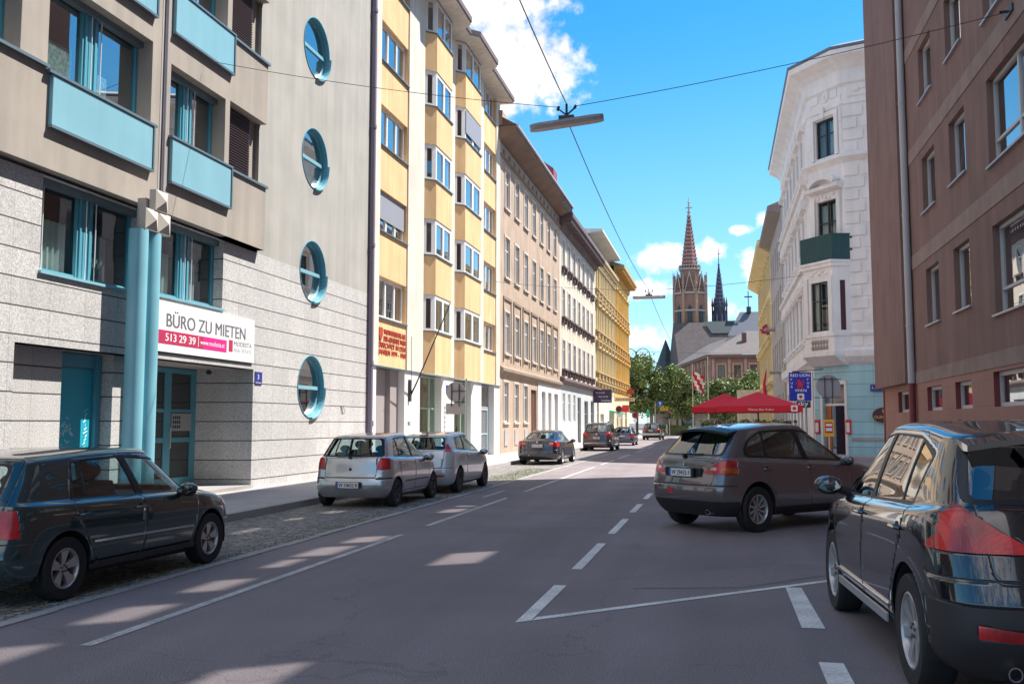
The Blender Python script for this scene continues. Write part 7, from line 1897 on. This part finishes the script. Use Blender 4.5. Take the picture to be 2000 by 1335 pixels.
# ---------------------------------------------------------------- parasols on the terrace
def parasol(label, cx, cy, w, zl, zt, txt, rot=0):
    r = thing('parasol', label, 'parasol', (cx, cy, .12), 0, 'red parasols of the pub terrace')
    m = MB(); h = w / 2; cs = [(cx - h, cy - h), (cx + h, cy - h), (cx + h, cy + h), (cx - h, cy + h)]; n = 8
    for i in range(4):
        p, q = Vector(cs[i]), Vector(cs[(i + 1) % 4])
        for k in range(n):
            a, b = p.lerp(q, k / n), p.lerp(q, (k + 1) / n); sa, sb = .05 * math.sin(math.pi * k / n), .05 * math.sin(math.pi * (k + 1) / n)
            m.face([(a.x, a.y, zl + 0), (b.x, b.y, zl + 0), (cx, cy, zt)]); m.face([(a.x, a.y, zl), (b.x, b.y, zl), (b.x, b.y, zl - .26 - .02 * (k % 2)), (a.x, a.y, zl - .26 - .02 * ((k + 1) % 2))])
    m.build('canopy', 'canopy_red', r, recalc=False)
    m = MB(); m.tube([(cx, cy, .12), (cx, cy, zt - .03)], .035, 8)
    for c in cs: m.tube([(cx, cy, zt - .5), (lerp(cx, c[0], .97), lerp(cy, c[1], .97), zl - .01)], .014, 5)
    m.build('pole', 'metal_dark', r); m = MB(); m.box(cx - .35, cx + .35, cy - .35, cy + .35, .12, .20); m.build('base', 'metal_dark', r)
    if txt:
        fr = ((cx, cy - h - .012, 0), (1, 0), (0, -1)); text_mesh(txt, .13, fr, -.5, .0, zl - .20, .001, 'sign_white', r, 'lettering', width=1.1)
        m = MB(fr); m.prism(rounded([(h - .5, zl - .25), (h - .22, zl - .25), (h - .22, zl + .02), (h - .5, zl + .02)], .05), 0, .006, 'd'); o = m.build('logo', 'sign_white', r)
        m = MB(fr); m.lathe([(.08, 0), (.08, .004), (0, .004)], (h - .36, .006, zl - .115), (0, 1, 0), 12); m.build('crest', 'sign_red', o)
    return r
parasol('large red parasol in front on the pub terrace, with small white lettering', 1.72, 44.3, 3.6, 2.45, 3.12, 'Wiener Bier Kultur')
parasol('red parasol behind and left of the front parasol', .30, 50.5, 3.3, 2.50, 3.25, None)
# ---------------------------------------------------------------- flags and poles
f = thing('flagpole', 'white flagpole with a red and white flag at the square', 'flagpole', (-2.9, 112, 0))
m = MB(); m.tube([(-2.95, 112, 0), (-2.95, 112, 8.6)], [.06, .04], 8); m.build('pole', 'metal_light', f)
m = MB()
for i in range(8):
    for j in range(6):
        def pt(i, j): return (-2.9 + i * .17 - j * .02 * i * .3, 112 + .12 * math.sin(i * 1.1), 7.8 - j * .33 - i * .10)
        m.face([pt(i, j), pt(i + 1, j), pt(i + 1, j + 1), pt(i, j + 1)], 0 if (j - i * .5) % 4 < 2 else 1)
m.build('flag', ['flag_red', 'sign_white'], f, recalc=False)
f = thing('mast', 'plain white mast right of the flag', 'pole', (-1.2, 112, 0)); m = MB(); m.tube([(-1.2, 112, 0), (-1.2, 112, 9.4)], [.08, .05], 8); m.build('pole', 'metal_light', f)
f = thing('rolled_flag', 'rolled red flag on a short pole before the pale yellow house', 'flag', (3.2, 74, 3)); m = MB(); m.tube([(2.9, 60.5, 3.2), (2.95, 60.6, 5.6)], .025, 6); m.build('pole', 'metal_light', f)
m = MB(); m.tube([(2.8, 60.5, 3.4), (2.75, 60.5, 4.1), (2.9, 60.6, 5.0)], [.11, .09, .03], 8); m.build('flag', 'flag_red', f, smooth=True)
# ---------------------------------------------------------------- street lamps on wires
def hang_lamp(label, c, l, tilt, rotz=0.):
    r = thing('street_lamp', label, 'street lamp', (c[0], c[1], c[2]), 0, 'street lamps hung on wires')
    m = MB(); dx, dz = l / 2 * math.cos(R(tilt)), l / 2 * math.sin(R(tilt)); dy = l / 2 * math.sin(R(rotz))
    A, B = Vector((-dx, dy, -dz)) + Vector(c), Vector((dx, -dy, dz)) + Vector(c); u = (B - A).normalized(); v = Vector((0, 0, 1)); s = u.cross(v).normalized(); up = s.cross(u)
    def loop(t, w, z): return A.lerp(B, t) + s * w + up * z
    st = [(0, .06, .0), (.04, .13, .0), (.12, .17, .0), (.88, .17, .0), (.96, .13, .0), (1, .06, .0)]
    rows = []
    for t, w, _ in st: rows.append([loop(t, -w, 0), loop(t, -w * .8, .07), loop(t, 0, .10), loop(t, w * .8, .07), loop(t, w, 0)])
    for a, b in zip(rows, rows[1:]):
        for i in range(4): m.face([a[i], a[i + 1], b[i + 1], b[i]])
    m.build('housing', mat('lamp_housing', (.30, .26, .29), .5), r, recalc=False)
    m = MB(); rows = []
    for t, w, _ in st: rows.append([loop(t, -w * .95, 0), loop(t, -w * .6, -.055), loop(t, w * .6, -.055), loop(t, w * .95, 0)])
    for a, b in zip(rows, rows[1:]):
        for i in range(3): m.face([a[i], a[i + 1], b[i + 1], b[i]])
    m.build('lamp_cover', mat('lamp_cover', (.52, .44, .40), .35), r, recalc=False)
    m = MB(); cc = Vector(c); m.box(cc.x - .16, cc.x + .16, cc.y - .08, cc.y + .08, cc.z + .09, cc.z + .16); m.tube([cc + Vector((0, 0, .12)), cc + Vector((0, 0, .42))], .025, 8)
    m.tube([cc + Vector((0, 0, .18)), cc + Vector((-.18, 0, .33))], .018, 6); m.tube([cc + Vector((0, 0, .18)), cc + Vector((.18, 0, .33))], .018, 6); m.tube([cc + Vector((-.19, 0, .29)), cc + Vector((-.16, 0, .38))], .03, 6); m.tube([cc + Vector((.16, 0, .31)), cc + Vector((.2, 0, .38))], .03, 6)
    m.build('hanger', 'metal_dark', r)
    return r
L1 = (-3.0, 19.1, 7.92); L2 = (-3.3, 47.0, 7.9)
hang_lamp('long grey street lamp hanging on wires near the camera', L1, 1.55, 5)
hang_lamp('long street lamp on wires farther down the street', L2, 1.6, 0)
def wire(label, pts, r=.010, sag=0):
    o = thing('wire', label, 'wire', pts[0], 0, 'overhead lamp wires'); P_ = []
    for a, b in zip(pts, pts[1:]):
        for k in range(12):
            t = k / 12; P_.append(tuple(lerp(a[i], b[i], t) - (sag * 4 * t * (1 - t) if i == 2 else 0) for i in range(3)))
    P_.append(pts[-1]); m = MB(); m.tube(P_, r, 5); m.build('cable', 'metal_dark', o); return o
wire('wire from the grey office wall to the nearer lamp', [(-10.85, 18.5, 9.68), (L1[0] - .18, L1[1], L1[2] + .36)], .007, .1)
wire('wire from the nearer lamp to the brown block', [(L1[0] + .18, L1[1], L1[2] + .36), (5.78, 19.85, 9.83)], .008, .1)
wire('cable running overhead along the street to the nearer lamp', [(-3.0, 5.0, 9.3), (L1[0], L1[1], L1[2] + .42)], .011, .25)
wire('cable running from the nearer lamp to the farther lamp', [(L1[0], L1[1], L1[2] + .1), (L2[0], L2[1], L2[2] + .4)], .011, .35)
wire('cable running on beyond the farther lamp', [(L2[0], L2[1], L2[2] + .3), (-3.4, 82, 8.1)], .012, .4)
wire('wire from the cream house to the farther lamp', [(-11.2, 47.4, 9.0), (L2[0] - .2, L2[1], L2[2] + .38)], .009, .1)
wire('wire from the farther lamp to the brown building front', [(L2[0] + .2, L2[1], L2[2] + .38), (4.85, 52.2, 9.6)], .012, .1)
for i, (z, yy) in enumerate(((11.6, 128), (10.2, 128))): wire('pale tram wire crossing the far square, ' + ('upper' if i == 0 else 'lower') + ' one', [(-26, yy, z + .6), (12, yy, z - .9)], .02, .3)
# double arm lamp far off
f = thing('candelabra_lamp', 'tall lamp post with two curved arms behind the trees', 'street lamp', (-11.3, 137, 0)); m = MB(); bx, by = -11.3, 134
m.tube([(bx, by, 0), (bx, by, 11.8)], [.16, .07], 8)
for s_ in (-1, 1):
    m.tube([(bx, by, 11.2)] + [(bx + s_ * (.95 - .95 * math.cos(t)), by, 11.2 + 1.0 * math.sin(t)) for t in [math.pi * k / 8 for k in range(1, 9)]], .06, 6)
m.build('post', 'metal_dark', f)
for s_ in (-1, 1): m = MB(); m.lathe([(.05, .5), (.3, .2), (.42, 0), (0, -.1)], (bx + s_ * 1.9, by, 10.6), (0, 0, 1), 10); m.build('lamp_shade', 'metal_dark', f)
# ---------------------------------------------------------------- traffic signs
def sign_post(label, x, y, h, r=.03, m_='metal_light', name='traffic_sign', cat='traffic sign'):
    o = thing(name, label, cat, (x, y, .12)); m = MB(); m.tube([(x, y, .12), (x, y, h)], r, 8); m.build('post', m_, o); return o
def back_disc(o, c, r, ax_u, th=.02, m_='sign_back', name='disc'):
    """disc facing +n with frame rails seen from behind"""
    m = MB(); n = Vector((-ax_u.y, ax_u.x, 0)); m.lathe([(0, 0), (r, 0), (r, th), (0, th)], c, n, 28); m.build(name, m_, o, smooth=False)
for (lab, x, y, z, rr, gx) in (('round traffic sign seen from behind with a frame of bars, before the yellow house', -8.62, 30.6, 2.75, .33, .0), ('round grey back of a traffic sign with a frame of bars at the pub corner', 3.95, 36.6, 3.05, .43, 0.)):
    o = thing('traffic_sign', lab, 'traffic sign', (x, y, .12)); px = x + .38 if x < 0 else x - .55
    m = MB(); m.tube([(px, y, .12), (px, y, z + rr + .1)], .03, 8); m.build('post', 'metal_light', o)
    m = MB(); m.lathe([(0, 0), (rr, 0), (rr, .02), (0, .02)], (x, y + .03, z), (0, 1, 0), 32); m.build('disc', 'sign_back' if x < 0 else mat('sign_back_cool', (.36, .37, .42), .6), o)
    m = MB()
    for dx in (-.13, .13): m.box(x + dx - .012, x + dx + .012, y - .01, y + .025, z - rr * 1.5, z + rr * .8)
    if x > 0: m.box(px - .01, px + .01, y - .01, y + .02, z - rr * 1.5, z + rr * .8); 
    for zz in (z + rr * .05, z - rr * 1.05) if x < 0 else (z + rr * .62, z - rr * .95): m.box(min(px, x - .15), max(px, x + .15 + (.3 if x > 0 else 0)), y - .02, y + .012, zz - .012, zz + .012)
    m.build('frame', 'metal_dark', o)
    if x < 0: m = MB(); m.box(x - .33, x + .3, y + .03, y + .045, z - rr - .42, z - rr - .06); m.build('panel', 'sign_back', o)
o = sign_post('blue square turning sign on a post at the crossing', -7.3, 112, 4.2); m = MB(); m.box(-7.05, -6.45, 111.9, 111.95, 3.6, 4.3); m.build('panel', mat('sign_blue', (.02, .10, .45), .4), o); m = MB(); m.prism([(-6.75, 3.72), (-6.68, 3.72), (-6.68, 4.0), (-6.58, 4.0), (-6.72, 4.2), (-6.86, 4.0), (-6.75, 4.0)], 111.88, 111.9, 'd'); m.build('arrow', 'sign_white', o)
o = sign_post('red banded warning beacon post at the crossing', -5.67, 112, 3.2); m = MB(); m.box(-5.8, -5.5, 111.9, 111.96, 2.2, 3.2); m.build('panel', 'sign_black', o); m = MB(); m.lathe([(.14, 0), (.14, .05), (0, .05)], (-5.65, 111.9, 3.0), (0, -1, 0), 12); m.build('lamp_red', 'lamp_red', o)
for (lab, x, y, z, r) in (('round red and blue no stopping sign before the pharmacy', -9.05, 88, 3.0, .32), ('round red sign beside the red lit box at the far corner', -9.3, 108, 2.6, .36)):
    o = sign_post(lab, x, y, z + .3); m = MB(); m.lathe([(0, 0), (r, 0), (r, .02), (0, .02)], (x, y - .05, z), (0, -1, 0), 24); m.build('disc', 'sign_crimson', o); m = MB(); m.lathe([(0, 0), (r * .68, 0), (r * .68, .008), (0, .008)], (x, y - .072, z), (0, -1, 0), 24); m.build('face', 'sign_maroon', o)
    m = MB(); m.box(x - .2, x + .2, y - .06, y - .04, z - .75, z - .42); m.build('panel', 'sign_white', o)
o = thing('red_sign_box', 'bright red square sign box at the pharmacy corner', 'sign', (-10.2, 108, 3)); m = MB(); m.box(-10.75, -10.0, 107.9, 108.2, 2.95, 3.75); m.build('box', 'sign_red', o)
o = thing('green_awning', 'small green awning under the red sign box', 'awning', (-10.8, 105, 2.7)); m = MB(); m.prism([(.02, 3.0), (1.0, 2.75), (1.0, 2.6), (.02, 2.9)], 104.5, 106.5, 'u'); 
m = MB(FL); m.prism([(.02, 3.05), (1.1, 2.8), (1.1, 2.65), (.02, 2.9)], 99, 104, 'u'); m.build('cloth', 'sign_green', o)
o = sign_post('thin post with a green traffic light at the far left corner', -8.6, 118, 3.4, .05); m = MB(); m.box(-8.75, -8.4, 117.8, 118.0, 2.4, 3.3); m.build('signal_head', 'sign_green', o)
# kiosk under the trees
k_ = thing('kiosk', 'grey flat roofed kiosk with a yellow and red sign band beneath the trees', 'kiosk', (-6, 143, .1)); m = MB(); m.box(-9, -1.5, 143, 147, .1, 3.1); m.build('wall', 'stone_pale', k_); m = MB(); m.box(-9.6, -1.0, 142.2, 147.6, 3.1, 3.45); m.build('roof', 'metal_dark', k_); m = MB(); m.box(-8.6, -4.5, 142.4, 142.5, 3.46, 4.3); m.build('sign_band', 'sign_yellow', k_); m = MB(); m.box(-8.2, -7, 142.9, 142.98, .2, 2.6); m.box(-5.5, -3.5, 142.9, 142.98, 1.0, 2.6); m.build('window', 'pane_dark', k_)
# poster pillar at the terrace
# ---------------------------------------------------------------- people, far
def person(label, x, y, top, legs, h=1.72, z=.12, walk=.12, face=0):
    r = thing('person', label, 'person', (x, y, z), R(face)); 
    bm = bmesh.new(); k = h / 1.75
    J = {'pel': (0, 0, .95, .13, .10), 'chest': (0, 0, 1.30, .155, .10), 'neck': (0, 0, 1.50, .055, .055), 'head': (0, .02, 1.62, .085, .10), 'top': (0, .01, 1.72, .06, .07),
         'hipL': (-.09, 0, .92, .085, .085), 'kneeL': (-.10, walk, .50, .055, .055), 'ankL': (-.10, walk * .4, .08, .04, .04), 'toeL': (-.10, walk * .4 + .14, .04, .035, .03),
         'hipR': (.09, 0, .92, .085, .085), 'kneeR': (.10, -walk * .3, .50, .055, .055), 'ankR': (.10, -walk * 1.4, .10, .04, .04), 'toeR': (.10, -walk * 1.4 + .14, .04, .035, .03),
         'shL': (-.18, 0, 1.42, .055, .055), 'elL': (-.24, -walk * .6, 1.13, .04, .04), 'haL': (-.24, .06, .88, .03, .03), 'fiL': (-.235, .09, .78, .022, .03), 'shR': (.18, 0, 1.42, .055, .055), 'elR': (.24, walk * .2, 1.13, .04, .04), 'haR': (.24, walk + .05, .88, .03, .03), 'fiR': (.235, walk + .08, .78, .022, .03)}
    E_ = [('pel', 'chest'), ('chest', 'neck'), ('neck', 'head'), ('head', 'top'), ('pel', 'hipL'), ('hipL', 'kneeL'), ('kneeL', 'ankL'), ('ankL', 'toeL'), ('pel', 'hipR'), ('hipR', 'kneeR'), ('kneeR', 'ankR'), ('ankR', 'toeR'), ('chest', 'shL'), ('shL', 'elL'), ('elL', 'haL'), ('haL', 'fiL'), ('chest', 'shR'), ('shR', 'elR'), ('elR', 'haR'), ('haR', 'fiR')]
    vs = {n: bm.verts.new((p[0] * k, p[1] * k, p[2] * k)) for n, p in J.items()}
    for a, b in E_: bm.edges.new((vs[a], vs[b]))
    names = list(J); me = bpy.data.meshes.new('body'); bm.to_mesh(me); bm.free()
    o = bpy.data.objects.new('body', me); C.objects.link(o); sk = o.modifiers.new('skin', 'SKIN'); sk.use_smooth_shade = True; sb = o.modifiers.new('sub', 'SUBSURF'); sb.levels = 1; sb.render_levels = 1
    for i, n in enumerate(names):
        d = me.skin_vertices[0].data[i]; d.radius = (J[n][3] * k, J[n][4] * k); d.use_root = (n == 'pel')
    dg = bpy.context.evaluated_depsgraph_get(); m2 = bpy.data.meshes.new_from_object(o.evaluated_get(dg)); bpy.data.objects.remove(o, do_unlink=True)
    m2.materials.clear(); [m2.materials.append(M[q]) for q in ('skin', top, legs, 'cloth_dark')]
    for p in m2.polygons:
        zz = p.center.z / k; xx = abs(p.center.x / k); p.use_smooth = True
        p.material_index = 3 if zz < .10 else 2 if (zz < .95 and xx < .2) else 1 if (zz < 1.47 and not (xx > .2 and zz < 1.2)) else 0
    b = bpy.data.objects.new('body', m2); C.objects.link(b); b.parent = r
    m = MB(); m.ball((0, -.005 * k, 1.685 * k), (.092 * k, .10 * k, .085 * k), 8); hb = m.build('hair', 'hair', None, smooth=True); hb.parent = r
    return r
person('person in dark clothes walking on the far left pavement', -9.6, 84, 'cloth_dark', 'cloth_dark', face=180)
person('person in a pale top crossing at the far corner', -8.4, 121, 'cloth_light', 'cloth_dark', face=90, z=0)
person('person in a light shirt crossing behind the dark off-roader', -6.9, 129, 'cloth_light', 'cloth_light', face=90, z=0)
person('person in dark top waiting beside the crossing signs', -4.4, 133, 'cloth_dark', 'cloth_light', face=0, z=0)
person('person in dark clothes standing beside the pub entrance', 3.7, 49.2, 'cloth_dark', 'cloth_dark', face=200)
# ---------------------------------------------------------------- vehicles
car(P_green, 'parked_car', 'dark green five-door hatchback with five-spoke wheels, parked at the left edge', (-7.0, 9.46, 0), 2.0, 3)
car(P_silver, 'parked_car', 'silver small hatchback with plate W 10632 R, parked on the cobbles', (-7.28, 19.9, 0), 1.0, 2)
car(P_pale, 'parked_car', 'pale blue-silver three-door hatchback parked just ahead of the silver hatchback', (-7.10, 24.05, 0), 0.5, 2)
car(P_sedan, 'parked_car', 'dark saloon car parked half in the sun beyond the two hatchbacks', (-7.25, 40.6, 0), 1, 2)
car(P_van, 'parked_van', 'dark purple people carrier parked before the cream house', (-7.35, 60.5, 0), .5, 2, 'van')
car(P_navy, 'parked_car', 'small dark blue hatchback parked in front of the pharmacy house', (-7.2, 74.5, 0), .5, 2)
car(P_pickup, 'off_road_car', 'dark boxy off-roader with a metal rear bumper, driving at the far crossing', (-6.7, 100, 0), 3, 2)
car(P_suv, 'turning_car', 'grey compact off-road car with plate W 29435 F, turning right at the junction', (.86, 17.05, 0), 43, 3)
car(P_black, 'parked_car', 'glossy black crossover parked close at the right edge of the photo', (1.985, 8.05, 0), -4.0, 3)
